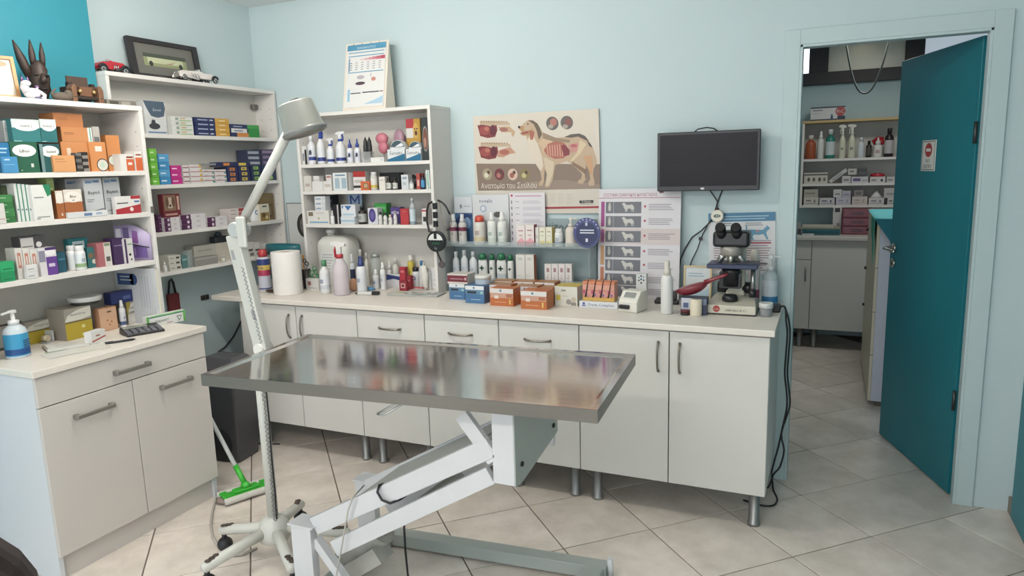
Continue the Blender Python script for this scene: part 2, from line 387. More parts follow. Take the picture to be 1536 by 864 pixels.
def bar_handle(par, cx, z, L=.16):
    g = G(); y0 = -.25
    g.box(cx-L/2, cx+L/2, y0-.030, y0-.020, z-.008, z+.008, hb)
    for s in (-1, 1): g.prism([(cx+s*(L/2-.006)-.009, z-.010), (cx+s*(L/2-.006)+.009, z-.010), (cx+s*(L/2-.006)+.009, z+.010), (cx+s*(L/2-.006)-.009, z+.010)], y0-.026, y0, hb)
    return g.build('handle', par, bev=.002)
g = G(); lam3 = M('#cdc7c2', .4, var=.02, scale=4); g.box(-hx+.012, hx-.012, -.25, -.233, .702, .817, lam3); d = g.build('drawer_front', t, bev=.0015); bar_handle(d, .0, .752)
g = G(); g.box(-hx+.012, -.0015, -.25, -.233, .102, .698, lam3); d = g.build('door', t, bev=.0015); bar_handle(d, -.185, .628)
g = G(); g.box(.0015, hx-.012, -.25, -.233, .102, .698, lam3); d = g.build('door', t, bev=.0015); bar_handle(d, .205, .628)
ZB = .846
# open shelf units
def shelf_unit(name, label, kind, a0, a1, front, back, z0, z1, shelves, th=.02, backcol=None, bottom=False, topcol=None):
    if kind == 'L': loc = ((front+back)/2, (a0+a1)/2, 0); rz = PI/2; d = abs(front-back)
    else: loc = ((a0+a1)/2, (front+back)/2, 0); rz = 0; d = abs(front-back)
    t = thing(name, label, 'shelf unit', (loc[0], loc[1], z0), rz); hx = (a1-a0)/2; y0, y1 = -d/2, d/2
    for s, nm in ((-hx, 0), (hx-.018, 1)):
        g = G(); g.box(s, s+.018, y0, y1, 0, z1-z0-th-.0005, shelfm)
        hole = M('#4a4744', .8)
        face = s+.0182 if nm == 0 else s-.0002
        for k in range(2, int((z1-z0)/.064)):
            for yy in (y0+.035, y1-.05):
                T = Matrix.Translation((face, yy, k*.064))@Matrix.Rotation(PI/2 if nm == 0 else -PI/2, 4, 'Z')
                g.ell(0, 0, .0028, .0028, hole, 0, 8, T)
        g.build('side_panel', t, bev=.001)
    g = G(); g.box(-hx, hx, y0-.001, y1, z1-z0-th, z1-z0, topcol or shelfm); g.build('top_panel', t, bev=.001)
    g = G(); g.box(-hx+.018, hx-.018, y1-.006, y1, 0, z1-z0-th, backcol or M('#cfccc6', .6, var=.02, scale=4)); g.build('back_panel', t)
    for z in shelves:
        g = G(); g.box(-hx+.0185, hx-.0185, y0+.002, y1-.006, z-z0-th, z-z0, shelfm); g.build('shelf_board', t, bev=.001)
    return t
HS = (1.567, 1.377, 1.153)           # near unit shelf tops
UA_ = shelf_unit('shelf_unit', 'near white open shelf unit standing on the low cabinet, full of medicine boxes', 'L', 1.50, 2.336, -2.88, -3.152, ZB, 1.856, HS, .021)
US = (1.75, 1.497, 1.256, 1.051)     # corner unit
UB_ = shelf_unit('shelf_unit', 'white wall-hung shelf unit in the corner with model cars on top', 'L', 2.340, 3.455, -3.10, -3.255, 1.03, 2.031, US, .02)
WS = (1.582, 1.431, 1.242)
shelf_unit('shelf_unit', 'white shelf unit standing on the worktop with a desk calendar on top', 'B', -2.79, -1.903, 3.25, YW-.001, ZT, 1.863, WS, .019)
gbr = M('#6c6a66', .4, .3)
G().box(.485, .525, .035, .06, .895, .925, gbr).build('hanging_bracket', UB_, bev=.003)
G().box(.402, .4195, -.141, -.1365, .528, .556, gbr).build('hinge_plate', UA_, bev=.001)
# ------------------------------------------------------------------ examination table
a = math.radians(4.4); t = thing('examination_table', 'stainless steel veterinary examination table on a white lifting frame', 'table', (-1.207, 1.933, 0), a)
L, W, ZTT = 1.312, .572, .90
ss = bpy.data.materials.new('brushed_stainless_steel'); ss.use_nodes = True; nt = ss.node_tree; b = nt.nodes['Principled BSDF']
b.inputs['Metallic'].default_value = 1; b.inputs['Base Color'].default_value = (.66, .62, .59, 1)
tc = nt.nodes.new('ShaderNodeTexCoord'); mp = nt.nodes.new('ShaderNodeMapping'); mp.inputs['Scale'].default_value = (2, 60, 60); nt.links.new(tc.outputs['Object'], mp.inputs[0])
n = nt.nodes.new('ShaderNodeTexNoise'); n.inputs['Scale'].default_value = 6; n.inputs['Detail'].default_value = 5; nt.links.new(mp.outputs[0], n.inputs['Vector'])
n2 = nt.nodes.new('ShaderNodeTexNoise'); n2.inputs['Scale'].default_value = 3.5; n2.inputs['Detail'].default_value = 3; nt.links.new(tc.outputs['Object'], n2.inputs['Vector'])
r = nt.nodes.new('ShaderNodeMapRange'); r.inputs[1].default_value = .3; r.inputs[2].default_value = .7; r.inputs[3].default_value = .07; r.inputs[4].default_value = .15; nt.links.new(n.outputs[0], r.inputs[0]); nt.links.new(r.outputs[0], b.inputs['Roughness'])
bp = nt.nodes.new('ShaderNodeBump'); bp.inputs['Strength'].default_value = .06; bp.inputs['Distance'].default_value = .01; nt.links.new(n2.outputs[0], bp.inputs['Height']); nt.links.new(bp.outputs[0], b.inputs['Normal'])
se = M('#86827c', .38, .95, var=.08, scale=12, stretch=(1, 1, 30))
hl, hw = L/2, W/2
g = G(); rim = .018; dp = .006
# tray surface, rolled rim and skirt
o_ = [(-hl, -hw), (hl, -hw), (hl, hw), (-hl, hw)]; r1 = [(x*(1-.006/hl), y*(1-.006/hw)) for x, y in o_]
i_ = [(math.copysign(hl-rim, x), math.copysign(hw-rim, y)) for x, y in o_]; j_ = [(math.copysign(hl-rim-.012, x), math.copysign(hw-rim-.012, y)) for x, y in o_]
v = [(x, y, ZTT) for x, y in o_]+[(x, y, ZTT) for x, y in i_]+[(x, y, ZTT-dp) for x, y in j_]
f = [(8, 9, 10, 11)]+[(k, (k+1) % 4, 4+(k+1) % 4, 4+k) for k in range(4)]+[(4+k, 4+(k+1) % 4, 8+(k+1) % 4, 8+k) for k in range(4)]
g.add(v, f, ss); g.build('tabletop', t)
g = G()
for x0, x1, y0, y1 in ((-hl, hl, -hw, -hw+.003), (-hl, hl, hw-.003, hw), (-hl, -hl+.003, -hw+.003, hw-.003), (hl-.003, hl, -hw+.003, hw-.003)): g.box(x0, x1, y0, y1, ZTT-.038, ZTT-.0005, se)
g.box(-hl+.003, hl-.003, -hw+.003, hw-.003, ZTT-.030, ZTT-.026, M('#c9c7c2', .5)); g.build('rim', t)
wp = M('#d3d3d6', .38, var=.03, scale=12); wg = M('#a7ada9', .45, var=.05, scale=10)
def tl(P):                                         # world -> table local
    q = Vector(P)-Vector((-1.207, 1.933, 0)); c, s = math.cos(a), math.sin(a); return (q.x*c+q.y*s, -q.x*s+q.y*c, q.z)
YN, YR = 1.76, 2.10                                # near and far arm planes
# upper bracket
g = G()
for yy in (YN, YR-.02): g.box(-.874, -.805, yy, yy+.02, .612, .862, wp)
g.box(-.874, -.866, YN+.02, YR-.02, .66, .862, wp)
for i in range(len(g.v)): g.v[i] = tl(g.v[i])
g.build('bracket', t, bev=.001)
g = G(); g.prism([(YN, .862), (YN, .612), (YN+.05, .606), (2.112, .655), (2.112, .862)], -.805, -.801, wg, axis='x')
for i in range(len(g.v)): g.v[i] = tl(g.v[i])
g.build('side_plate', t)
for y, z in ((YN+.03, .835), (2.07, .69), (YN+.045, .665)):
    g = G(); g.lathe([(.008, 0), (.008, .005), (.004, .006)], M('#333333', .5, .5), T=Matrix.Translation((-.801, y, z))@Matrix.Rotation(PI/2, 4, 'Y'), n=10)
    for i in range(len(g.v)): g.v[i] = tl(g.v[i])
    g.build('bolt', t)
# frame under the top
g = G()
for yy in (1.80, 2.06): g.bar((-1.75, yy, .853), (-.66, yy, .853), .04, .025, wp)
for i in range(len(g.v)): g.v[i] = tl(g.v[i])
g.build('under_frame', t)
def arm(p0, p1, y, w, h, nm, m):
    g = G(); g.bar((p0[0], y, p0[1]), (p1[0], y, p1[1]), w, h, m)
    for i in range(len(g.v)): g.v[i] = tl(g.v[i])
    return g.build(nm, t, bev=.0015)
UA = (yp(470, 790, YN), yp(735, 672, YN)); LA = (yp(500, 824, YN), yp(735, 714, YN))
ua0, ua1 = (UA[0].x, UA[0].z), (UA[1].x, UA[1].z); la0, la1 = (LA[0].x, LA[0].z), (LA[1].x, LA[1].z)
for y in (YN+.012, YR-.012):
    arm(ua0, ua1, y, .024, .062, 'upper_arm', wp); arm(la0, la1, y, .024, .055, 'lower_arm', wp)
g = G(); A, B = Vector((ua0[0], 0, ua0[1])), Vector((ua1[0], 0, ua1[1])); d = B-A; A2 = A+d*.22; B2 = A+d*.93
g.bar((A2.x, (YN+YR)/2, A2.z+.026), (B2.x, (YN+YR)/2, B2.z+.026), YR-YN-.05, .004, wg)
for i in range(len(g.v)): g.v[i] = tl(g.v[i])
g.build('arm_plate', t)
p, q = yp(693, 622, YN+.012), yp(742, 690, YN+.012); g = G(); g.bar(p, q, .02, .045, wp)
for i in range(len(g.v)): g.v[i] = tl(g.v[i])
g.build('brace', t)
# posts and floor frame
for y in (YN, YR+.03):
    g = G(); g.box(-1.66, -1.575, y-.012, y+.022, .05, .335, wp); g.box(-1.668, -1.56, y-.02, y+.06, .335, .341, wp)
    for i in range(len(g.v)): g.v[i] = tl(g.v[i])
    g.build('post', t, bev=.001)
g = G(); g.bar((-1.58, YN+.02, .28), (-1.40, YN+.02, .07), .03, .03, wp)
for i in range(len(g.v)): g.v[i] = tl(g.v[i])
g.build('post_brace', t)
g = G(); g.bar((-1.66, 2.26, .035), (-.70, 2.34, .035), .06, .05, wg); 
for i in range(len(g.v)): g.v[i] = tl(g.v[i])
g.build('floor_rail', t, bev=.002)
g = G(); g.bar((-1.66, 1.66, .035), (-.70, 1.74, .035), .06, .05, wg)
for i in range(len(g.v)): g.v[i] = tl(g.v[i])
g.build('floor_rail', t, bev=.002)
for x in (-1.62, -.74):
    g = G(); yb = 1.66 if x < -1 else 1.737; g.bar((x, yb+.03, .035), (x, yb+.57, .035), .07, .05, wg)
    for i in range(len(g.v)): g.v[i] = tl(g.v[i])
    g.build('floor_crossbar', t, bev=.002)
for x, y in ((-1.66, 1.66), (-1.66, 2.26), (-.69, 1.735), (-.69, 2.345)):
    g = G(); g.rod((x, y, 0), (x, y, .012), .02, M('#e2e0da', .5)); g.rod((x, y, .012), (x, y, .085), .012, wp)
    for i in range(len(g.v)): g.v[i] = tl(g.v[i])
    g.build('levelling_foot', t)
g = G(); mt = M('#b4b1aa', .5, var=.1)
m0, m1 = yp(520, 835, 1.93), yp(575, 795, 1.93); g.rod(m0, m1, .05, mt, n=16); g.rod(m1, yp(690, 715, 1.93), .022, M('#c5c3bd', .35, .5), n=12)
g.bar(yp(515, 862, 1.9), yp(575, 826, 1.9), .08, .06, mt)
for i in range(len(g.v)): g.v[i] = tl(g.v[i])
g.build('lift_motor', t)
# wire hook under the top, cable round the arm
g = G(); hk = [yp(u, v, 1.83) for u, v in ((596, 604), (566, 621), (574, 623), (604, 606))]; g.tube([tl(p) for p in hk], .004, M('#d8d8d6', .3, .8), 6); g.build('wire_hook', t)
g = G(); pts = [yp(u, v, y) for u, v, y in ((575, 726, 1.80), (569, 728, 1.755), (566, 738, 1.745), (573, 750, 1.745), (585, 755, 1.75), (600, 749, 1.77), (613, 740, 1.82), (618, 735, 1.9))]
g.tube([tl(p) for p in pts], .0045, M('#22242a', .5), 6); g.build('arm_cable', t)
g = G(); q = [tl(yp(606, 786, 1.95)), tl(yp(608, 825, 1.97)), tl(yp(612, 864, 1.98))]; f_ = zp(613, 885); q.append(tl((f_.x, f_.y, .006))); g.tube(q, .004, M('#22242a', .5), 6); g.build('power_cable', t)
g = G(); pts = [yp(u, v, y) for u, v, y in ((546, 728, 1.85), (530, 745, 1.74), (522, 765, 1.735), (516, 800, 1.735), (509, 840, 1.735), (503, 870, 1.735), (500, 890, 1.735))]
g.tube([tl(p) for p in pts], .003, M('#b9b5ae', .5), 6); g.build('grey_cord', t)
g = G(); q = yp(866, 632, 1.80); q = tl(q); g.lathe([(.012, -.012), (.012, .02)], M('#26282b', .6), (q[0], q[1], .858), 10); g.build('rubber_buffer', t)
# ------------------------------------------------------------------ examination lamp on star base
LX, LY = -1.985, 2.0; lm = M('#cbcac3', .35, var=.04, scale=8); lg = M('#b7bab9', .35, var=.03); chip = M('#4a3f38', .8)
t = thing('examination_lamp', 'white examination lamp on a chipped five-legged caster stand', 'lamp', (LX, LY, 0))
def ll(p): return (p[0]-LX, p[1]-LY, p[2])
g = G(); g.lathe([(.035, .075), (.058, .085), (.062, .12), (.058, .15), (.045, .172), (.028, .182)], lm, n=24); g.build('hub', t)
for k, (u, v) in enumerate(((331, 797), (299, 858), (440, 858), (452, 757), (560, 800))):
    e = zp(u, v, .085); dx = Vector((e.x-LX, e.y-LY, 0)); dx = dx.normalized()*max(min(dx.length, .30), .24)
    s = dx.normalized()*.045
    g = G(); g.tube([(s.x, s.y, .128), (dx.x*.55, dx.y*.55, .112), (dx.x*.97, dx.y*.97, .092), (dx.x, dx.y, .09)], [.0225, .021, .0205, .012], lm, 14)
    leg = g.build('leg', t)
    g = G(); n_ = dx.normalized(); sd = Vector((-n_.y, n_.x, 0)); c_ = dx*.94
    for i in range(3):
        pp = dx*(.80+.06*i)+sd*(.004*(i-1)); g.blob((pp.x, pp.y, .1205-.0022*i), .013, .013, .0032, chip, 8, 5)
    g.build('paint_chip', leg)
    g = G(); bk = M('#26262a', .55)
    g.rod((c_.x, c_.y, .05), (c_.x, c_.y, .082), .010, bk)
    wv = sd if k % 2 else (sd*.6+n_*.8).normalized()
    g.blob((c_.x, c_.y, .031), .031, .031, .031, bk, 16, 10); g.build('caster', leg)
g = G(); g.lathe([(.021, .17), (.021, .84)], lm, n=18); g.lathe([(.024, .17), (.024, .185)], lm, n=18); g.build('pole', t)
e0 = yp(395, 524, LY); e1_ = yp(352, 352, LY)
g = G(); g.rod(ll((e0.x, LY-.03, e0.z+.005)), ll((e0.x, LY+.03, e0.z+.005)), .022, M('#e6e4dc', .35), n=16); g.build('lower_joint', t)
g = G(); A, B = Vector(ll(e0)), Vector(ll(e1_)); g.bar(A+(A-B)*.03, B, .036, .062, lm, up=(1, 0, 0)); la = g.build('lower_arm', t, bev=.004, seg=2)
dA = (B-A).normalized(); nA = Vector((dA.z, 0, -dA.x))
g = G(); gp = M('#8c8d90', .6)
T0 = Matrix(((nA.x, 0, dA.x, 0), (0, 1, 0, 0), (nA.z, 0, dA.z, 0), (0, 0, 0, 1)))
def onarm(s, w): q = A+(B-A)*s+nA*w; return q
for k in range(7):
    q = onarm(.87-.012*k, -.012); g.rect(q.x-.010, q.x+.006, q.z-.0018, q.z+.0018, gp, -.0186)
    q = onarm(.34-.012*k, .012); g.rect(q.x-.008, q.x+.010, q.z-.0018, q.z+.0018, gp, -.0186)
zig = [onarm(.72-.66*i/36, .017+(.006 if i % 2 else -.006)) for i in range(37)]
g.tube([(q.x, -.0195, q.z) for q in zig], .0013, M('#6d6f74', .4, .5), 5); g.build('spring_and_stickers', la)
f0 = yp(362, 336, LY); f1 = yp(438, 188, LY)
g = G(); g.rod(ll((f0.x-.012, LY-.032, f0.z-.02)), ll((f0.x-.012, LY+.032, f0.z-.02)), .030, lg, n=18)
q0 = ll(f0); g.box(q0[0]+.004, q0[0]+.046, -.034, -.02, q0[2]-.085, q0[2]+.03, lm); g.build('elbow_joint', t, bev=.006, seg=2)
g = G(); g.rod(ll(f0), ll(f1), .017, lm, n=14); g.build('upper_arm', t)
g = G(); q1 = ll(f1); g.blob((q1[0], q1[1], q1[2]), .022, .018, .024, lg); g.rod(q1, (q1[0]+.03, q1[1]-.01, q1[2]+.02), .012, lg); g.build('neck_joint', t)
hc = yp(451, 180, LY-.02); T = Matrix.Translation(ll(hc))@Matrix.Rotation(math.radians(8), 4, 'X')@Matrix.Rotation(math.radians(-14), 4, 'Y')
hm = M('#80827d', .3, var=.03)
g = G(); g.lathe([(.001, .066), (.03, .066), (.055, .062), (.061, .056), (.070, -.028), (.0735, -.032), (.0765, -.036), (.0765, -.048), (.068, -.052), (.064, -.045)], hm, n=32, T=T, caps=False)
g.lathe([(.0775, -.036), (.0782, -.039), (.0775, -.042)], M('#7c7e7e', .5), n=32, T=T, caps=False); hd = g.build('lamp_head', t)
g = G(); g.lathe([(.001, -.044), (.064, -.046)], M('#8d7f74', .2, var=.2, scale=40), n=24, T=T, caps=False); g.build('lens', hd)
g = G()
for k in range(-1, 2): g.lathe([(.005, .066), (.005, .070), (.002, .071)], hm, (.012*k+.02, -.02, 0), 8, T=T)
g.build('vent_knob', hd)
g = G(); pts = []
for i in range(260):
    s = i/259; th = s*2*PI*34; z = .80-.62*s; r_ = .0065 if (s < .2 or .33 < s < .62 or s > .7) else .003
    pts.append((.032+r_*math.cos(th), -.022+r_*math.sin(th), z))
g.tube(pts, .0017, M('#7f7d7c', .5), 4); g.build('coiled_cord', t)
g = G(); g.tube([(.03, -.012, .83), (.04, -.016, .72), (.043, -.018, .6), (.038, -.018, .45), (.037, -.016, .3), (.03, -.012, .18)], .003, M('#23252a', .5), 6); g.build('black_cord', t)
cw_ = [zp(u, v, .006) for u, v in ((372, 838), (350, 833), (333, 822), (322, 806), (318, 790), (319, 772), (325, 752), (331, 735))]
cw_ = [zp(u, v, .008) for u, v in ((385, 822), (362, 832), (345, 833), (329, 822), (319, 805), (316, 788), (318, 770), (323, 750), (327, 738))]
tag(G().tube(cw_, .006, M('#aaa59d', .6), 8).build('floor_hose'), 'grey-white corrugated hose curling on the floor beside the lamp stand', 'hose')
# ------------------------------------------------------------------ bin, mop
t = thing('waste_bin', 'dark grey plastic waste bin behind the low white cabinet', 'bin', (-2.955, 2.735, 0), .1)
bm_ = M('#4a4a4e', .45, var=.05)
g = G(); v = [(sx*w, sy*d, z) for w, d, z in ((.10, .085, 0), (.125, .10, .50)) for sx, sy in ((-1, -1), (1, -1), (1, 1), (-1, 1))]
g.add(v, [(3, 2, 1, 0), (4, 5, 6, 7), (0, 1, 5, 4), (1, 2, 6, 5), (2, 3, 7, 6), (3, 0, 4, 7)], bm_); g.build('body', t, bev=.012, seg=2)
g = G(); g.box(-.132, .132, -.107, .107, .50, .53, M('#57565a', .4)); g.add([(-.125, -.10, .53), (.125, -.10, .53), (.125, .10, .53), (-.125, .10, .53), (-.09, -.05, .575), (.09, -.05, .575), (.09, .07, .575), (-.09, .07, .575)], [(4, 5, 6, 7), (0, 1, 5, 4), (1, 2, 6, 5), (2, 3, 7, 6), (3, 0, 4, 7)], M('#57565a', .4)); g.build('lid', t, bev=.006)
g = G(); g.ell(0, .10, .07, .09, M('#2b2b30', .5), -.101+.009, 20); g.build('pedal_recess', t)
hc = zp(352, 745, 0); hc.y = 2.385; hc.x = -2.525
t = thing('flat_mop', 'green and white flat floor mop leaning beside the low cabinet', 'mop', (hc.x, hc.y, 0))
grn = M('#3fae3b', .4, var=.05); 
A = Vector((0, 0, .055)); B = xp(262, 532, -3.0); B = Vector((B.x-hc.x, max(B.y, 2.47)-hc.y, B.z)); d = (B-A)
g = G(); g.rod(A+d*.13, A+d*1.0, .010, M('#d4d6d6', .4)); g.build('handle', t)
g = G(); g.rod(A+d*.01, A+d*.14, .013, grn); g.blob((A.x, A.y, A.z), .025, .02, .018, grn); g.build('handle_socket', t)
T = Matrix.Rotation(math.radians(66), 4, 'Z')
g = G(); g.box(-.115, .115, -.03, .03, .022, .032, grn, T); g.box(-.06, .06, -.022, .022, .032, .045, grn, T); g.box(-.115, -.08, -.045, .045, .022, .036, grn, T); g.box(.08, .115, -.045, .045, .022, .036, grn, T); g.build('head_plate', t, bev=.003)
cl = M('#c9c6bf', .9, var=.15, scale=120, bump=.6, bscale=300)
g = G(); g.blob((0, 0, .014), .145, .065, .014, M('#8d8078', .95, var=.2, scale=150), 24, 7, T)
g.tube([T@Vector((-.12+.24*i/8, -.05, .022)) for i in range(9)], .016, cl, 8); g.tube([T@Vector((-.12+.24*i/8, .05, .022)) for i in range(9)], .016, cl, 8); g.build('mop_cloth', t)
tag(G().tube([zp(u, v, .005) for u, v in ((352, 657), (362, 660), (378, 664), (395, 666), (420, 666))], .004, M('#2a2a2c', .5), 6).build('floor_cable'), 'black cable lying on the floor beside the waste bin', 'cable')
tag(G().tube([(-3.252, xp(u, v, -3.252).y, xp(u, v, -3.252).z) for u, v in ((368, 468), (360, 485), (350, 505), (338, 520), (327, 528))], .004, M('#2a2a2c', .5), 6).build('wall_cable'), 'thin black cable running down the left wall under the worktop', 'cable')
# ================================================================== ITEM HELPERS
def facept(face, w, d, h, a, b, off):
    x0, y0 = -w/2, -d/2
    if face == 'f': return (x0+a*w, y0-off, b*h)
    if face == 't': return (x0+a*w, y0+b*d, h+off)
    if face == 'r': return (w/2+off, y0+a*d, b*h)
    return (-w/2-off, y0+d-a*d, b*h)
def faceT(face, w, d, h, off):
    if face == 'f': return Matrix.Translation((0, -d/2-off, h/2)), w, h
    if face == 't': return Matrix.Translation((0, 0, h+off))@Matrix.Rotation(-PI/2, 4, 'X'), w, d
    if face == 'r': return Matrix.Translation((w/2+off, 0, h/2))@Matrix.Rotation(PI/2, 4, 'Z'), d, h
    return Matrix.Translation((-w/2-off, 0, h/2))@Matrix.Rotation(-PI/2, 4, 'Z'), d, h
def carton(name, label, cat, w, d, h, col, prints=(), texts=(), group=None, loc=(0, 0, 0), rz=0):
    g = G(); g.box(-w/2, w/2, -d/2, d/2, 0, h, P(col)); fl = M('#8a8580', .7)
    o = tag(g.build(name, None, loc, rz), label, cat, group)
    if prints:
        g = G()
        for fc in dict.fromkeys(p[0] for p in prints):
            T, fw_, fh = faceT(fc, w, d, h, .0002); g.rect(-fw_*.495, fw_*.495, -fh*.49, fh*.49, P(col), 0, T)
        for i, p in enumerate(prints):
            T, fw_, fh = faceT(p[0], w, d, h, .0004+.00012*i)
            if p[1] == 'e': g.ell((p[2]-.5)*fw_, (p[3]-.5)*fh, p[4]*fw_, p[5]*fh, P(p[6]), 0, 18, T)
            elif p[1] == 'c': r_ = p[4]*min(fw_, fh); g.ell((p[2]-.5)*fw_, (p[3]-.5)*fh, r_, r_, P(p[5]), 0, 18, T)
            elif p[1] == 'p': g.poly([((x-.5)*fw_, (z-.5)*fh) for x, z in p[2]], P(p[3]), 0, T)
            else: g.rect((p[1]-.5)*fw_, (p[2]-.5)*fw_, (p[3]-.5)*fh, (p[4]-.5)*fh, P(p[5]), 0, T)
        g.build('printed_panel', o)
    if texts:
        g = G()
        for s in texts:
            T, fw_, fh = faceT(s[0], w, d, h, .0022)
            g.text(s[1], (s[2]-.5)*fw_, (s[3]-.5)*fh, s[4]*fh, P(s[5]), 0, fw_*.88, T)
        g.build('lettering', o)
    return o
def span(kind, depth, u0, u1, vt, z0):
    f = yp if kind == 'B' else xp; k = 0 if kind == 'B' else 1
    um = (u0+u1)/2; q = f(um, vt, depth); h = max(q.z-z0, .004)
    bv = pix((q.x, q.y, z0))[1]; vm = (vt+bv)/2
    a0, a1 = f(u0, vm, depth)[k], f(u1, vm, depth)[k]
    return (a0+a1)/2, abs(a1-a0), h
def place(kind, depth, a, d, z): return ((a, depth+d/2, z) if kind == 'B' else (depth-d/2, a, z)), (0 if kind == 'B' else PI/2)
def rnd(kind, depth, u0, u1, vt, z0):               # a round thing whose front touches the plane `depth`
    a, w, h = span(kind, depth, u0, u1, vt, z0); dc = depth+(w/2 if kind == 'B' else -w/2)
    a, w, h = span(kind, dc, u0, u1, vt, z0)
    p_ = Vector((a, dc)) if kind == 'B' else Vector((dc, a)); w *= abs(p_.y if kind == 'B' else p_.x)/p_.length     # seen at an angle
    return a, w, h, ((a, dc, z0) if kind == 'B' else (dc, a, z0)), (0 if kind == 'B' else PI/2)
def cart(kind, depth, u0, u1, vt, z0, d, name, label, col, prints=(), texts=(), group=None, cat='box', rz=0, shrink=.0006):
    a, w, h = span(kind, depth, u0, u1, vt, z0); loc, r = place(kind, depth, a, d, z0)
    o = carton(name, label, cat, w-shrink, d, h, col, prints, texts, group, loc, r+rz); o['_top'] = z0+h; return o
def top(o): return o['_top']
ORD = ('bottom', 'second', 'third', 'fourth', 'fifth', 'sixth', 'seventh')
def stack(kind, depth, u0, u1, vt, z0, d, n, name, what, where, cols, prints=(), texts=(), group=None):
    """n flat boxes piled up; each is a box of its own"""
    a, w, h = span(kind, depth, u0, u1, vt, z0); hh = h/n; last = None
    for i in range(n):
        pos = 'single' if n == 1 else ('top' if i == n-1 else ORD[i])
        c = cols[i % len(cols)] if isinstance(cols, (list, tuple)) else cols
        pr = prints(i) if callable(prints) else prints
        jit = random.uniform(-.0015, .0015)
        loc, r = place(kind, depth, a+jit, d, z0+i*hh)
        last = carton(name, f'{what}, {pos} in the stack {where}' if n > 1 else f'{what} {where}', 'box', w-.004, d, hh-.0004, c, pr, texts, group, loc, r+random.uniform(-.012, .012))
    last['_top'] = z0+h
    return last
def bottle(name, label, w, h, kind='screw', body='#e8e8e6', cap='#e8e8e6', lab=None, lab2=None, d=None, loc=(0, 0, 0), rz=0, group=None, cat='bottle', mark=None, liquid=None, alpha=1, txt=None, mcol='#333a4a'):
    t = thing(name, label, cat, loc, rz, group); R = w/2; n = 18; sy = (d/w) if d else 1
    bm = PL(body) if alpha == 1 else GL(body, alpha); cm = PL(cap)
    def B(prof): G().lathe(prof, bm, n=n, sy=sy).build('body', t)
    def C(prof, nm='cap', m=None): return G().lathe(prof, m or cm, n=n).build(nm, t)
    if kind == 'screw': sh = .78; B([(R*.92, 0), (R, h*.02), (R, h*.62), (R*.9, h*.70), (R*.45, h*sh), (R*.42, h*.82)]); C([(R*.5, h*.82), (R*.5, h*.99), (R*.46, h)]); z0, z1 = .12, .58
    elif kind == 'wide': B([(R*.94, 0), (R, h*.02), (R, h*.72), (R*.8, h*.80)]); C([(R*.8, h*.80), (R*.82, h*.81), (R*.82, h*.985), (R*.78, h)]); z0, z1 = .1, .66
    elif kind == 'flip': B([(R*.94, 0), (R, h*.02), (R*1.0, h*.5), (R*.96, h*.70), (R*.8, h*.78)]); C([(R*.80, h*.78), (R*.78, h*.90), (R*.66, h*.97), (R*.4, h)]); z0, z1 = .1, .66
    elif kind == 'drop': B([(R*.94, 0), (R, h*.02), (R, h*.52), (R*.85, h*.60), (R*.5, h*.64)]); C([(R*.55, h*.64), (R*.55, h*.78), (R*.32, h*.82), (R*.14, h)]); z0, z1 = .06, .48
    elif kind == 'vial': B([(R*.96, 0), (R, h*.03), (R, h*.62), (R*.5, h*.76), (R*.45, h*.80)]); C([(R*.62, h*.80), (R*.62, h)]); z0, z1 = .08, .56
    elif kind == 'aero': B([(R*.96, 0), (R, h*.02), (R, h*.78), (R*.7, h*.82)]); C([(R*.72, h*.82), (R*.72, h*.9), (R*.6, h*.99), (R*.5, h)]); z0, z1 = .03, .77
    elif kind == 'mist': B([(R*.96, 0), (R, h*.02), (R, h*.64), (R*.85, h*.71), (R*.55, h*.74)]); C([(R*.62, h*.735), (R*.62, h*.83), (R*.48, h*.85), (R*.46, h*.98), (R*.36, h)]); z0, z1 = .06, .56
    elif kind == 'pump':
        B([(R*.95, 0), (R, h*.02), (R, h*.52), (R*.86, h*.60), (R*.4, h*.68)]); C([(R*.46, h*.68), (R*.46, h*.76), (R*.18, h*.77), (R*.18, h*.9)])
        g = G(); g.box(-R*.28, R*.28, -R*.25, R*.25, h*.9, h*.97, cm); g.bar((0, 0, h*.95), (-R*1.25, 0, h*.93), R*.22, R*.2, cm); g.build('pump_nozzle', t, bev=R*.05); z0, z1 = .05, .5
    elif kind == 'trig':
        B([(R*.95, 0), (R, h*.02), (R, h*.46), (R*.92, h*.54), (R*.42, h*.68), (R*.36, h*.70)]); C([(R*.46, h*.69), (R*.46, h*.76)], 'collar')
        g = G(); s = h*.24; z = h*.76
        tm = PL(mcol) if mark == 'trigger' else cm
        g.prism([(-R*.3, z), (R*.28, z), (R*.34, z+s*.55), (R*.95, z+s*.62), (R*1.0, z+s*.85), (R*.2, z+s), (-R*1.0, z+s*.98), (-R*1.25, z+s*.85), (-R*1.2, z+s*.68), (-R*.4, z+s*.6)], -R*.24, R*.24, tm); g.build('spray_head', t, bev=R*.06)
        g = G(); g.prism([(-R*.55, z+s*.62), (-R*.78, z+s*.3), (-R*.72, z-s*.25), (-R*.60, z-s*.25), (-R*.58, z+s*.25), (-R*.38, z+s*.6)], -R*.12, R*.12, cm); g.build('trigger', t); z0, z1 = .06, .44
    if liquid: G().lathe([(R*.95, h*.015), (R*.97, h*.02), (R*.97, h*liquid[1])], M(liquid[0], .2, alpha=.75, var=0), n=n, sy=sy).build('liquid', t)
    if lab:
        g = G(); r_ = R*1.006
        g.lathe([(r_, h*z0), (r_, h*z1)], P(lab), n=n, sy=sy, caps=False)
        if lab2: g.lathe([(r_*1.004, h*(z0+(z1-z0)*.05)), (r_*1.004, h*(z0+(z1-z0)*.32))], P(lab2), n=n, sy=sy, caps=False)
        g.build('label_band', t)
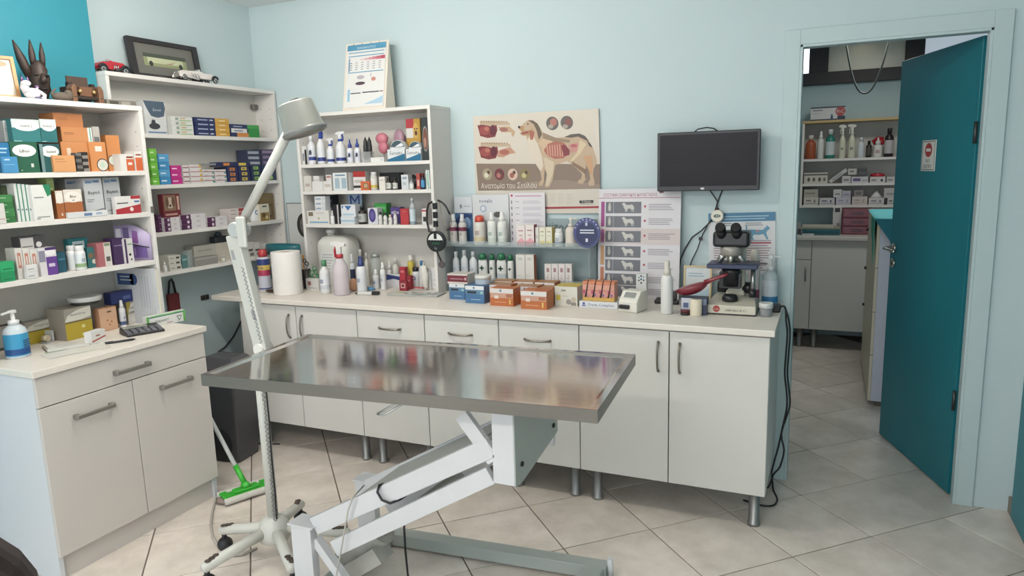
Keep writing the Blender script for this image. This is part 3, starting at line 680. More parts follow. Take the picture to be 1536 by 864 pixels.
    if mark and mark != 'trigger':
        g = G(); zc = h*(z0*.35+z1*.65); ym = -R*sy*1.03
        if mark == 'cross':
            g.rect(-R*.16, R*.16, zc-R*.5, zc+R*.5, P(mcol), ym); g.rect(-R*.5, R*.5, zc-R*.16, zc+R*.16, P(mcol), ym)
        elif mark == 'dog': g.blob((R*.25, ym*.9, zc), R*.45, R*.12, R*.7, P(mcol), 10, 6); g.blob((-R*.15, ym*.9, zc-R*.5), R*.3, R*.1, R*.3, P('#8d97a6'), 10, 6)
        elif mark == 'bars':
            for k in range(4): g.rect(-R*.42, R*(.42-.15*(k % 2)), zc-R*.2*k, zc-R*.2*k+R*.09, P(mcol), ym)
        elif mark == 'disc': g.ell(0, zc, R*.5, R*.5, P(mcol), ym); g.ell(0, zc, R*.28, R*.28, P('#e8e8ea'), ym-.0004)
        g.build('label_mark', t)
    if txt:
        g = G(); g.text(txt, 0, h*(z0+z1)/2, h*.1, P(mcol), -R*sy*1.04, R*1.3); g.build('lettering', t)
    return t
def bot(kind, depth, u0, u1, vt, z0, name, label, form='screw', **k):
    a, w, h, loc, r = rnd(kind, depth, u0, u1, vt, z0)
    o = bottle(name, label, w*.97, h, form, loc=loc, rz=r+k.pop('spin', 0), **k); o['_top'] = z0+h; return o
def lines(g, x0, x1, z, n, dz, mat, y, h=.0022, T=None, rag=.25):
    for i in range(n): g.rect(x0, x1-(x1-x0)*rag*random.random(), z-i*dz-h, z-i*dz, mat, y, T)
# ================================================================== NEAR SHELF UNIT
XH = -2.893
s1, s2, s3 = (z+.0004 for z in HS)
OV = lambda c: ('f', 'e', .5, .72, .44, .2, c)
gb = 'boxes on the top shelf of the near unit'
def isem(i): return [('f', 0, 1, .62, 1, '#c9d4d3'), ('f', 'e', .52, .72, .46, .24, '#eef0ee'), ('f', .02, .3, .02, .05, '#9fd0cc')]
a_ = cart('L', XH, 17, 58, 213, s1, .08, 'medicine_box', 'dark green medicine box with a white oval reading Libeo', '#1f6146', [OV('#e8eae4'), ('f', .68, .78, .18, .30, '#d7d9d2'), ('f', .3, .34, .06, .1, '#9ac4a8')], [('f', 'Libeo', .5, .72, .15, '#2b2f2c')], gb)
b_ = cart('L', XH, 61, 91, 216, s1, .08, 'medicine_box', 'dark teal medicine box with white oval, on the shelf beside the Libeo box', '#1c5a5b', [('f', 'e', .5, .74, .46, .2, '#e5e9e6'), ('f', 0, .16, 0, 1, '#6f8f8e')], [('f', 'Isemid', .55, .74, .13, '#3a4341')], gb)
zt = max(top(a_), top(b_))+.0004
cart('L', XH, 18, 60, 179, zt, .08, 'medicine_box', 'teal medicine box with white oval lying on the dark green box', '#2a7d80', isem(0), [('f', 'Isemid 2', .52, .72, .15, '#3a4341')], gb)
cart('L', XH, 60.5, 85, 179, zt, .08, 'medicine_box', 'narrower teal medicine box with white oval touching the orange boxes', '#247074', isem(0), [('f', 'Isemid 2', .52, .72, .15, '#3a4341')], gb)
cart('L', XH-.03, 6, 17.5, 181, zt-.0, .05, 'medicine_box', 'grey end of a medicine box at the left of the teal boxes', '#a9adac', [('f', .1, .9, .6, .63, '#6f7473'), ('f', .1, .9, .5, .53, '#6f7473')], (), gb)
q_ = cart('L', XH-.005, -2, 16, 214, s1, .07, 'medicine_box', 'blue medicine box at the left edge, behind the light blue one', '#1d78b4', [('f', .1, .8, .78, .83, '#a9d2ea'), ('f', .1, .7, .66, .70, '#a9d2ea')], (), gb)
cart('L', XH+.0, -2, 5, 262 if 0 else 236, s1, .006, 'medicine_box', 'thin green box corner at the very left of the top shelf', '#127a4c', [('f', .4, .8, .2, .3, '#dfe8dd')], (), gb) if 0 else None
cart('L', XH+.012, 4, 27, 235, s1, .011, 'medicine_box', 'flat light blue box standing in front of the blue one', '#3c93cf', [('f', .15, .5, .78, .85, '#d7eaf5'), ('f', .1, .8, .5, .53, '#8cc3e6')], (), gb)
lo = cart('L', XH-.03, 93, 134, 213, s1, .12, 'medicine_box', 'large orange box carrying the two smaller orange boxes', '#d98a4c', [('f', .2, .35, .55, .8, '#e7c9ae')], (), gb)
lo2 = cart('L', XH-.03, 92, 138, 191, top(lo)+.0004, .10, 'medicine_box', 'orange box with white and green stripes at its end, in the middle of its pile', '#d0854a', [('f', .86, .92, 0, 1, '#e9e9e4'), ('f', .92, .96, 0, 1, '#4fae90'), ('f', .96, 1, 0, 1, '#e9e9e4'), ('f', .08, .4, .6, .64, '#a5643a'), ('f', .08, .4, .5, .53, '#a5643a')], (), gb)
cart('L', XH-.03, 139.5, 150, 190, top(lo)+.0004 if 0 else s1+.105, .07, 'medicine_box', 'narrow grey-white box end beside the striped orange box', '#b7b2aa', [('f', .1, .9, .08, .5, '#6c6f6d')], (), gb)
cart('L', XH-.035, 80, 124, 170, top(lo2)+.0004, .09, 'medicine_box', 'orange box on top of the orange pile', '#c97a43', [('f', .1, .45, .62, .66, '#9b5b34'), ('f', .1, .5, .5, .53, '#9b5b34')], (), gb)
rl = lambda x, z: [('f', 'c', x, z, .36, '#2c3140'), ('f', 'c', x, z, .31, '#d9d2c4'), ('f', 'c', x, z, .16, '#b9d3bf')]
cart('L', XH-.02, 135, 160, 213, s1, .10, 'medicine_box', 'orange box with round logo standing beside the orange pile', '#dd8a47', rl(.7, .22)+[('f', .35, .75, .68, .86, '#ebdccd')], (), gb)
cart('L', XH-.045, 161, 181, 203, s1, .09, 'medicine_box', 'tall orange box with round logo next to the red and white boxes', '#d68443', rl(.35, .3), (), gb)
cart('L', XH+.012, 80, 113, 233, s1, .04, 'medicine_box', 'low orange box standing in front of the large orange box', '#e09a5c', [('f', .1, .5, .75, .79, '#b3703d'), ('f', .1, .6, .6, .63, '#b3703d')], (), gb)
for i, (u0, u1) in enumerate(((114, 124), (124, 133.5))):
    stack('L', XH+.008, u0, u1, 229-i, s1, .03, 6, 'blister_pack', ('dark foil blister pack', 'silver foil blister pack')[i], 'between the orange boxes', (['#3a3734', '#6d6a66'], ['#8a8782', '#2f2d2c'])[i], (), (), 'foil packs on the top shelf')
cart('L', XH+.005, 181, 201, 231, s1, .06, 'medicine_box', 'white and orange-red medicine box, left one of the pair at the shelf end', '#e4e1dc', [('f', .42, 1, 0, .7, '#e0622f'), ('f', .55, .85, .35, .5, '#eee3da'), ('f', .45, .95, .76, .86, '#9b3d25')], (), gb)
cart('L', XH+.005, 202, 213.5, 227, s1, .06, 'medicine_box', 'white and orange-red medicine box, right one of the pair at the shelf end', '#e4e1dc', [('f', .1, 1, 0, .68, '#e0622f'), ('f', .2, .9, .78, .86, '#9b3d25')], (), gb)
gc = 'boxes on the middle shelf of the near unit'
cart('L', XH+.012, -6, 8, 305, s2, .01, 'medicine_box', 'white box cut by the left edge on the middle shelf', '#d9d6d0', [('f', .2, .9, .2, .24, '#b08c86')], (), gc)
stack('L', XH-.005, -4, 22, 292, s2, .06, 4, 'medicine_box', 'green medicine box', 'at the left end of the middle shelf', ['#2f7a3c', '#3a8a47'], [('f', .1, .6, .5, .62, '#9cc79d')], (), gc)
for i in range(4):
    cart('L', XH-.012+.002*i, 23.5+6.2*i, 29.4+6.2*i, 275+.6*i, s2, .075, 'medicine_box', ('thin white box with green stripe, leftmost of four standing on edge', 'thin white box with green stripe, second of four standing on edge', 'thin white box with green stripe, third of four standing on edge', 'thin white box with green stripe, touching the white and green box')[i], '#dcdedb', [('f', .72, 1, 0, 1, '#2c8f73'), ('f', .2, .6, .3, .34, '#5b6f8f')], (), gc)
cart('L', XH+.008, 48.8, 78, 277, s2, .024, 'medicine_box', 'white box with a green corner flash standing on the middle shelf', '#e6e6e2', [('f', 'p', [(.62, 1), (1, 1), (1, .72), (.8, .66)], '#1f8a5c'), ('f', .1, .6, .63, .66, '#7c8a86'), ('f', .15, .8, .08, .11, '#8a8f8c'), ('f', .1, .3, .04, .06, '#555')], (), gc)
stack('L', XH-.04, 72, 84, 267, s2, .06, 6, 'medicine_box', 'light green box', 'behind the white and green box', ['#8fb35a', '#a5c46e'], [('f', .1, .8, .4, .5, '#dfe8c8')], (), gc)
tall = cart('L', XH-.055, 5, 22, 278, s2, .07, 'medicine_box', 'dark olive box standing behind the green stack', '#4a5a3a', (), (), gc)
cart('L', XH-.05, 0, 75, 265, s2+.118, .09, 'long_box', 'long dark green flat box lying across the boxes of the middle shelf', '#3c4a3a', [('f', .72, 1, 0, 1, '#6d9a4d'), ('f', .2, .6, .3, .5, '#26302a')], (), gc) if 0 else None
ex = lambda: [('f', 0, 1, .56, 1, '#dfd8cb'), ('f', 0, 1, 0, .56, '#b0602f'), ('f', 'e', .5, .74, .46, .2, '#efe9de'), ('f', .5, .72, .1, .2, '#d8c3ae')]
cart('L', XH-.0, 84.5, 96, 286, s2, .06, 'medicine_box', 'narrow brown and cream medicine box left of the wider brown one', '#a85c30', ex(), (), gc)
cart('L', XH-.0, 96.5, 124, 284, s2, .06, 'medicine_box', 'brown and cream medicine box with a white oval on the middle shelf', '#a85c30', ex(), [('f', 'Efex', .5, .76, .13, '#33291f'), ('f', '40', .5, .62, .09, '#33291f')], gc)
by = [('f', .1, .45, .86, .93, '#6f8fb8'), ('f', .5, .85, .88, .94, '#5b7fb0'), ('f', 'p', [(0, .1), (1, .2), (1, .17), (0, .08)], '#6d7379'), ('f', .1, .5, .42, .44, '#7f868c'), ('f', .1, .4, .37, .39, '#7f868c')]
cart('L', XH-.072, 100, 126, 268, s2, .05, 'medicine_box', 'grey-white tall box partly hidden behind the brown and cream box', '#b8bcc0', by, (), gc)
cart('L', XH-.02, 127, 155, 267, s2, .06, 'medicine_box', 'tall grey-white box with black lettering, left one of the lettered pair', '#c3c7ca', by, [('f', 'Baytril', .5, .62, .13, '#26282c')], gc)
cart('L', XH-.03, 156, 181, 266, s2, .06, 'medicine_box', 'tall grey-white box with black lettering, right one of the lettered pair', '#b6babd', by, [('f', 'Baytril', .5, .62, .13, '#26282c')], gc)
cart('L', XH+.012, 101, 162, 317, s2, .011, 'medicine_box', 'flat white box with blue print lying at the shelf edge', '#dadcde', [('f', .4, .6, .2, .7, '#5f7fb0'), ('f', .7, .85, .3, .7, '#9db0cc')], (), gc)
cart('L', XH+.008, 173, 211, 294, s2, .022, 'medicine_box', 'white box with red lower half and white hand symbol', '#e2dedb', [('f', 'p', [(0, 0), (1, 0), (1, .5), (0, .28)], '#c02a35'), ('f', .62, 1, .82, 1, '#c02a35'), ('f', 'c', .62, .24, .12, '#e9dcd9'), ('f', .06, .5, .58, .64, '#4a4f57'), ('f', .75, .95, .62, .72, '#4f78b5')], (), gc)
gd = 'boxes on the lowest shelf of the near unit'
stack('L', XH+.004, 0, 23, 392, s3, .05, 2, 'green_box', 'bright green plastic box', 'at the left end of the lowest shelf', ['#169a5a', '#1fae68'], [('f', .15, .85, .2, .32, '#0d7a46')], (), gd)
for i in range(3):
    cart('L', XH-.012, 24.5+11.2*i, 35.2+11.2*i, 372+i, s3, .06, 'medicine_box', ('white box with red figure, left of three on the lowest shelf', 'white box with red figure, middle of three on the lowest shelf', 'white box with red figure, next to the purple box')[i], '#d8d3cd', [('f', .25, .75, .35, .85, '#c47a66'), ('f', .4, .6, .45, .75, '#dcd2c8')], (), gd)
stack('L', XH+.012, 39, 57, 397, s3, .018, 2, 'small_box', 'small white box', 'in front of the white and red boxes', '#dedede', [('f', .1, .7, .3, .45, '#9fa3a6')], (), gd)
pb = cart('L', XH-.002, 59, 86, 371, s3, .055, 'medicine_box', 'purple and white medicine box on the lowest shelf', '#dcd8dd', [('f', .38, 1, 0, .66, '#6b3fa0'), ('f', 'e', .66, .82, .3, .12, '#f2eef2'), ('f', .5, .85, .3, .42, '#d4c6de'), ('f', 0, .35, .5, .9, '#8a88a0'), ('f', .38, 1, .9, 1, '#4d2f75')], (), gd)
cart('L', XH-.03, 29, 68, 354, s3+.092, .05, 'medicine_box', 'dark grey and white box lying on top of the white boxes', '#4a474b', [('f', .05, .55, .08, .92, '#c9c6c4'), ('f', .1, .5, .4, .46, '#6d6a6c'), ('f', 'c', .75, .5, .16, '#d8d4d2')], (), gd)
cart('L', XH-.03, 86.5, 99, 378, s3, .05, 'medicine_box', 'dark teal box beside the purple box', '#1d5a70', [('f', .1, .9, .6, .7, '#3f8199')], (), gd)
bot('L', XH-.025, 99, 116, 368, s3, 'pill_bottle', 'white pill bottle, rear one of the pair', 'wide', lab='#dfe4e6')
bot('L', XH+.006, 111, 129, 368, s3, 'pill_bottle', 'white pill bottle with green label edge, front one of the pair', 'wide', lab='#dde6ea', lab2='#8fb07a', mark='bars', mcol='#7c93ab')
cart('L', XH-.09, 104, 134, 357, s3, .03, 'treat_pouch', 'teal pouch standing behind the pill bottles', '#23808a', [('f', .2, .8, .5, .9, '#c7dadb'), ('f', .3, .7, .6, .8, '#1d6570')], (), gd, 'pouch')
cart('L', XH-.04, 131, 145, 371, s3, .04, 'treat_pouch', 'teal and brown patterned pouch next to the pink box', '#2c7a80', [('f', 'c', .4, .6, .3, '#8a6a4a'), ('f', 'c', .7, .3, .25, '#d8d3c4')], (), gd, 'pouch')
cart('L', XH-.02, 146, 167, 364, s3, .06, 'medicine_box', 'pink and white box on the lowest shelf', '#b7656a', [('f', .5, 1, 0, 1, '#d9d3cc'), ('f', .55, .95, .85, .97, '#7b8f6a'), ('f', .6, .9, .2, .4, '#5f5a56')], (), gd)
cart('L', XH-.012, 170, 186, 357, s3, .06, 'medicine_box', 'dark purple medicine box behind the white-fronted one', '#452a5c', [('f', .1, .9, .7, .74, '#8f78a8')], (), gd)
cart('L', XH-.002, 186.5, 200, 358, s3, .06, 'medicine_box', 'purple box with a white front showing black paw shapes', '#d9d7d4', [('f', .08, .3, 0, 1, '#452a5c'), ('f', 'c', .6, .35, .14, '#26242a'), ('f', 'c', .7, .15, .1, '#26242a'), ('f', .4, .9, .75, .8, '#6f9a6a')], (), gd)
# curved lavender leaflet standing against the side panel
ya, yb = xp(172, 362, -3.0).y, 2.311; h = xp(205, 336, -2.95).z-s3
t = thing('display_card', 'curved lavender leaflet holder at the end of the lowest shelf', 'leaflet', (-3.0, ya, s3), 0)
def cv(s, z, o=0): return (.005+.105*s*s+o, (yb-ya)*s, h*z*(1-.30*max(0, s-.5)**2*4))
g = G(); N = 10; v = []; f = []
for k in range(N+1): v += [cv(k/N, 0), cv(k/N, 1)]
for k in range(N): f.append((2*k, 2*k+2, 2*k+3, 2*k+1))
g.add(v, f, P('#b8a8d4'), True); o = g.build('card', t); sd = o.modifiers.new('thick', 'SOLIDIFY'); sd.thickness = .0012
g = G()
for s0, s1_, z0, z1, c in ((.05, .25, .5, .9, '#e6e2ee'), (.32, .5, .55, .92, '#5f4a8c'), (.58, .72, .5, .85, '#8a4aa0'), (.35, .9, .08, .42, '#6b4f9c'), (.5, .8, .15, .35, '#a584c4'), (.05, .95, .44, .48, '#2e2440')):
    v = []
    for s in (s0, (s0+s1_)/2, s1_): v += [cv(s, z0, .002), cv(s, z1, .002)]
    g.add(v, [(0, 2, 3, 1), (2, 4, 5, 3)], P(c))
g.build('printed_panel', t)
# ------------------------------------------------------------------ on top of the near unit
ZH = 1.8565
w_ = M('#b98a58', .5, var=.12, scale=20); a, wv, h = span('L', -2.95, -40, 29, 80, ZH)
t = thing('picture_frame', 'cream picture in a light wooden frame leaning on top of the near unit', 'picture', (-2.98, a, ZH), PI/2-.25)
T = Matrix.Rotation(math.radians(-10), 4, 'X')
g = G(); 
for x0, x1, z0, z1 in ((-wv/2, wv/2, 0, .012), (-wv/2, wv/2, h-.012, h), (-wv/2, -wv/2+.012, .012, h-.012), (wv/2-.012, wv/2, .012, h-.012)): g.box(x0, x1, -.012, .012, z0, z1, w_, T)
g.build('frame', t)
g = G(); g.box(-wv/2+.012, wv/2-.012, -.004, .004, .012, h-.012, P('#ded5c4'), T); pp = g.build('picture', t)
g = G(); g.ell(wv*.18, h*.82, .03, .012, P('#b08a5f'), -.0046, 16, T); g.build('printed_mark', pp)
dkw = M('#33251f', .55, var=.25, scale=40, bump=.3, bscale=60)
a, wv, h = span('L', -2.99, 33, 74, 60, ZH)
t = thing('carved_mask', 'dark carved wooden mask with three upright horns', 'mask', (-3.0, a, ZH), PI/2-.25)
g = G(); rk = lambda q: Vector((q.x*(1+.10*math.sin(13*q.z)), q.y*(1+.18*math.sin(17*q.z+4*q.x)), max(q.z, -.95)))
g.blob((wv*.12, 0, h*.33), wv*.34, .038, h*.35, dkw, 20, 16, fn=rk); g.box(-wv*.12, wv*.36, -.025, .03, 0, h*.05, dkw); g.build('face', t)
g = G(); g.tube([(wv*.12, -.036, h*.44), (wv*.12, -.050, h*.36), (wv*.12, -.046, h*.30)], [.005, .011, .014], dkw, 8); g.build('nose', t)
for s_ in (-1, 1): G().blob((wv*(.12+.16*s_), -.033, h*.42), wv*.10, .010, h*.02, M('#1a1310', .6), 10, 6).build('eye', t)
G().blob((wv*.12, -.034, h*.20), wv*.18, .012, h*.022, M('#1a1310', .6), 12, 6).build('mouth', t)
for i, (bx_, bz, tx, tz, r_) in enumerate(((-.18, .40, -.56, .97, .16), (.0, .58, -.02, 1.0, .11), (.30, .58, .33, .97, .10))):
    g = G(); g.tube([(wv*(bx_+(tx-bx_)*k), 0, h*(bz+(tz-bz)*k)) for k in (0, .25, .5, .75, 1)], [wv*r_*.8, wv*r_, wv*r_*.95, wv*r_*.6, .0025], dkw, 6); g.build('horn', t)
cer = M('#dcd8dc', .2, var=.03); pur = M('#6e4a7c', .25)
a, wv, h = span('L', -2.925, 29, 58, 117, ZH)
t = thing('cat_figurine', 'white ceramic cat figurine with purple ears on top of the near unit', 'figurine', (-2.92, a, ZH), PI/2)
g = G(); g.blob((.006, 0, h*.27), wv*.42, .022, h*.27, cer); g.tube([(-.012, 0, h*.35), (-.022, 0, h*.55), (-.02, 0, h*.68)], [.018, .015, .013], cer); g.blob((-.016, -.004, h*.72), .019, .016, h*.15, cer); g.build('body', t)
for s in (-1, 1):
    g = G(); g.lathe([(.007, 0), (.0005, .022)], pur, (-.016+s*.011, -.002, h*.80), 8); g.build('ear', t)
g = G(); g.blob((.02, -.012, h*.05), .016, .012, h*.05, PL('#4a4f86')); g.build('base', t)
a, wv, h = span('L', -2.905, 56, 69, 130, ZH)
t = thing('swan_figurine', 'small white and purple figurine with a curved neck beside the ceramic cat', 'figurine', (-2.91, a, ZH), PI/2)
g = G(); g.tube([(-.012, 0, h*.95), (-.016, 0, h*.75), (0, 0, h*.55), (.014, 0, h*.35), (.010, 0, h*.08), (0, 0, .003)], [.006, .006, .0065, .008, .009, .008], cer, 8); g.build('body', t)
g = G(); g.blob((-.012, 0, h*.93), .008, .006, .008, pur); g.build('head', t)
a, wv, h = span('L', -2.93, 78, 109, 132, ZH)
t = thing('driftwood_piece', 'small grey-brown piece of driftwood between mask and wooden car', 'driftwood', (-2.94, a, ZH), PI/2)
dw = M('#5f554c', .85, var=.3, scale=50); g = G()
g.blob((0, 0, h*.35), wv*.4, .03, h*.36, dw); g.blob((wv*.28, -.01, h*.5), wv*.18, .02, h*.4, dw); g.build('trunk', t)
g = G(); g.tube([(-wv*.3, 0, h*.3), (-wv*.42, 0, h*.55), (-wv*.3, 0, h*.8), (-wv*.2, 0, h*.95)], [.008, .006, .005, .002], dw); g.build('branch', t)
# wooden vintage car seen from the front
a, wv, h = span('L', -2.915, 109, 156, 113, ZH)
t = thing('wooden_car', 'brown wooden toy car with upright windscreen seen from the front', 'toy car', (-2.975, a, ZH), PI/2)
b1 = M('#4a3529', .5, var=.2, scale=30); b2 = M('#6b4d38', .5, var=.15, scale=30); b3 = M('#2a211d', .6)
g = G(); g.box(-wv*.34, wv*.34, -.035, .06, h*.22, h*.62, b1); g.box(-wv*.4, wv*.4, -.05, .065, h*.14, h*.24, b3); g.build('body', t, bev=.003)
g = G(); g.box(-wv*.36, wv*.30, .0, .006, h*.62, h*.98, M('#4a3a32', .5)); g.build('windscreen', t)
g = G(); g.box(-wv*.2, wv*.2, -.042, -.035, h*.26, h*.58, M('#6b4a36', .5)); g.build('radiator', t)
for s in (-1, 1):
    g = G(); g.prism([(s*wv*.34, h*.02), (s*wv*.5, h*.02), (s*wv*.5, h*.5), (s*wv*.42, h*.66), (s*wv*.34, h*.6)], -.055, -.015, b2); g.build('fender', t, bev=.002)
    for wy in (-.032, .045): G().rod((s*wv*.36, wy, h*.2), (s*wv*.47, wy, h*.2), h*.2, b3, n=16).build('wheel', t)
    g = G(); g.blob((s*wv*.22, -.048, h*.42), .008, .008, .008, M('#b59a6a', .3, .6)); g.build('headlamp', t)
    g = G(); g.box(s*wv*.36-.008, s*wv*.36+.008, -.02, .0, h*.6, h*.74, b3); g.build('side_lantern', t)
cart('L', -2.94, 160, 204, 150.5, ZH, .05, 'flat_leaflets', 'thin pile of leaflets lying at the right end of the near unit top', '#7d776e', [('f', .1, .4, .2, .8, '#4a463f'), ('f', .5, .8, .2, .8, '#9a948a')], (), None, 'leaflets')
# ------------------------------------------------------------------ on top of the corner unit
ZU = 2.0315
def vintage_car(label, u0, u1, vt, face, bodyc, X=-3.15):
    a, wv, h = span('L', X, u0, u1, vt, ZU); t = thing('model_car', label, 'model car', (X-.02, a, ZU), PI/2)
    s = face; bmt = M(bodyc, .18, coat=.6, var=.02); dkp = M('#23262a', .4); ch = M('#c9c9c7', .15, .9); L_ = wv
    # profile runs from bonnet (+s) to tail (-s)
    g = G(); pr = [(.42, .30), (.42, .68), (.36, .78), (.02, .84), (-.02, .90), (-.10, .76), (-.26, .76), (-.36, .66), (-.44, .44), (-.46, .28)]
    g.prism([(s*x*L_, z*h) for x, z in pr], -.020, .020, bmt); g.build('body', t, bev=.003, seg=2)
    g = G(); g.box(min(s*.40*L_, s*.445*L_), max(s*.40*L_, s*.445*L_), -.015, .015, .25*h, .70*h, ch); g.build('radiator', t)
    for k, x in enumerate((.36, -.33)):
        for yy in (-.030, .030):
            g = G(); c = (s*x*L_, yy, .25*h); R_ = .25*h
            g.tube([(c[0]+R_*.86*math.cos(i*PI/8), yy, c[2]+R_*.86*math.sin(i*PI/8)) for i in range(16)], R_*.15, dkp, 6, True)
            g.rod((c[0], yy-.003, c[2]), (c[0], yy+.003, c[2]), R_*.66, ch, n=16); g.rod((c[0], yy-.005, c[2]), (c[0], yy+.005, c[2]), R_*.15, dkp, n=8)
            for i in range(6):
                q = i*PI/6; g.bar((c[0]-R_*.6*math.cos(q), yy-.0035, c[2]-R_*.6*math.sin(q)), (c[0]+R_*.6*math.cos(q), yy-.0035, c[2]+R_*.6*math.sin(q)), .001, .0012, M('#6f7072', .4, .6), up=(0, 1, 0))
            g.build('wheel', t)
            g = G(); fm = dkp if k == 0 or bodyc != '#e3dcd8' else dkp
            pts = [(c[0]+s*R_*1.18*math.cos(q), yy, c[2]+R_*1.18*math.sin(q)) for q in [i*PI/8 for i in range(0, 8)]]
            if k == 0: pts.append((s*.05*L_, yy, .2*h))
            g.tube(pts, .0065, bmt if (k == 0 and bodyc == '#e3dcd8') else dkp, 6); g.build('fender', t)
    g = G(); g.box(min(s*.18*L_, s*.22*L_), max(s*.18*L_, s*.22*L_), -.001, .001, .3*h, .31*h, ch)
    for k in range(3): g.tube([(s*(.06+.06*k)*L_, -.021, .62*h), (s*(.04+.06*k)*L_, -.026, .5*h), (s*(.02+.06*k)*L_, -.026, .32*h)], .0028, ch, 6)
    g.build('exhaust_pipes', t)
    g = G(); g.box(s*-.03*L_-.0008, s*-.03*L_+.0008, -.018, .018, .78*h, 1.0*h, GL('#cfd6d8', .5)); g.build('windscreen', t)
    g = G(); g.box(min(s*-.24*L_, s*-.08*L_), max(s*-.24*L_, s*-.08*L_), -.015, .015, .70*h, .78*h, M('#3a2c28', .6)); g.build('seat', t)
    for yy in (-.014, .014): G().blob((s*.44*L_, yy, .58*h), .006, .006, .006, ch, 8, 6).build('headlamp', t)
    return t
vintage_car('red vintage model car half hidden behind the teal wall pier', 144, 192, 88, 1, '#b5202f', -3.175)
vintage_car('white vintage model car in front of the black picture frame', 265, 331, 104, -1, '#e3dcd8', -3.115)
q0, q1 = xp(200, 112, -3.19), xp(303, 118, -3.19); wv = q1.y-q0.y; h = xp(250, 62, -3.19).z-ZU
t = thing('picture_frame', 'black frame with grey mount and an old car picture on the corner unit', 'picture', (-3.195, (q0.y+q1.y)/2, ZU), PI/2)
T = Matrix.Rotation(math.radians(-8), 4, 'X'); bf = M('#2f2c2e', .4, var=.08); g = G(); bw = .032
for x0, x1, z0, z1 in ((-wv/2, wv/2, 0, bw*.7), (-wv/2, wv/2, h-bw*.7, h), (-wv/2, -wv/2+bw, bw*.7, h-bw*.7), (wv/2-bw, wv/2, bw*.7, h-bw*.7)): g.box(x0, x1, -.014, .010, z0, z1, bf, T)
g.build('frame', t)
g = G(); g.box(-wv/2+bw, wv/2-bw, -.002, .004, bw*.7, h-bw*.7, P('#77746c'), T); o = g.build('mount', t)
g = G(); W2 = wv-2*bw; y_ = -.0026
g.rect(-W2*.36, W2*.36, h*.34, h*.66, P('#9aa070'), y_, T); g.rect(-W2*.36, W2*.36, h*.56, h*.66, P('#4d5645'), y_-.0003, T); g.rect(-W2*.3, W2*.3, h*.42, h*.56, P('#c9cda0'), y_-.0003, T); g.poly([(-.01, h*.42), (W2*.1, h*.44), (W2*.2, h*.53), (W2*.12, h*.47)], P('#b53a34'), y_-.0006, T); g.ell(-W2*.25, h*.40, .012, .014, P('#3a3f38'), y_-.0006, 12, T); g.ell(W2*.25, h*.40, .012, .014, P('#3a3f38'), y_-.0006, 12, T)
g.build('car_print', o)
tag(g, None) if 0 else None
# ================================================================== CORNER UNIT
XU = -3.115
u1_, u2_, u3_, u4_ = (z+.0004 for z in US)
gu = 'boxes in the corner unit'
cart('L', XU, 217, 249, 152, u1_, .05, 'pet_medicine_box', 'tall white box with slate blue top and a small dog picture', '#d5d7d8', [('f', 'p', [(.0, 1), (.95, 1), (1, .8), (.9, .55), (.62, .5), (.45, .52), (.3, .55), (.12, .78)], '#4a6076'), ('f', 'e', .42, .24, .26, .10, '#3d3f47'), ('f', 'e', .38, .36, .1, .07, '#3d3f47'), ('f', 'p', [(.3, .38), (.33, .47), (.38, .4)], '#3d3f47'), ('f', 'p', [(.4, .4), (.45, .47), (.47, .38)], '#3d3f47'), ('f', .1, .95, .03, .07, '#5b84b8')], [('f', 'Zeronil', .58, .74, .10, '#dfe6ea')], gu)
ps = [('f', 0, .12, 0, 1, '#c9ccc6'), ('f', .3, .42, .2, .85, '#98a89a'), ('f', .45, .95, .1, .3, '#8fc06a'), ('f', .5, .7, .5, .7, '#e0a050'), ('f', .3, .8, .75, .85, '#b8bfb8')]
stack('L', XU, 252, 290, 175, u1_, .08, 4, 'medicine_box', 'flat white box with green stripe', 'beside the tall dog box', '#dfdfdb', ps, (), gu)
pn = [('f', .58, 1, 0, 1, '#dca032'), ('f', .08, .36, .35, .6, '#aab4d2'), ('f', .42, .52, .35, .6, '#cfd5e5'), ('f', .7, .88, .35, .6, '#efd9a0')]
stack('L', XU, 292, 344, 177, u1_, .08, 4, 'medicine_box', 'flat navy and yellow box', 'on the upper corner shelf', '#2a3468', pn, (), gu)
pg = [[('f', .2, .6, 0, 1, '#e08a3c'), ('f', .6, 1, 0, 1, '#2c9a3e')], [('f', 0, .55, 0, 1, '#e0dcda'), ('f', .6, 1, 0, 1, '#2c9a3e'), ('f', .1, .4, .3, .6, '#8088b0')], [('f', .58, 1, 0, 1, '#38a944'), ('f', .1, .4, .35, .6, '#aab4d2')]]
stack('L', XU, 346, 389, 187, u1_, .08, 3, 'medicine_box', 'flat navy and green box', 'at the upper shelf end', '#2a3468', lambda i: pg[i], (), gu)
def col1(c2): return [('f', .1, .6, .4, .58, c2)]
stack('L', XU, 226, 237.5, 223, u2_, .10, 5, 'medicine_box', 'lime green box', 'at the left end of the second shelf', ['#6ac52e', '#5ab52a'], col1('#d9f0c6'), (), gu)
stack('L', XU, 238.5, 255, 231, u2_, .10, 4, 'medicine_box', 'sky blue box', 'beside the lime green stack', ['#2f8fcf', '#48a3de'], col1('#d5e9f5'), (), gu)
stack('L', XU, 256.5, 273, 248, u2_, .10, 3, 'medicine_box', 'magenta box', 'between the blue and the white stacks', '#d4218f', col1('#f3c6e2'), (), gu)
wr = [('f', 0, 1, .42, .58, '#a83848'), ('f', .1, .5, .65, .85, '#c9c4c6'), ('f', .8, 1, 0, .4, '#5aa8a0')]
stack('L', XU, 274.5, 284, 248, u2_, .10, 4, 'medicine_box', 'white and crimson box end', 'beside the magenta stack', '#dcd6d4', [('f', 0, 1, .4, .62, '#9a2c44')], (), gu)
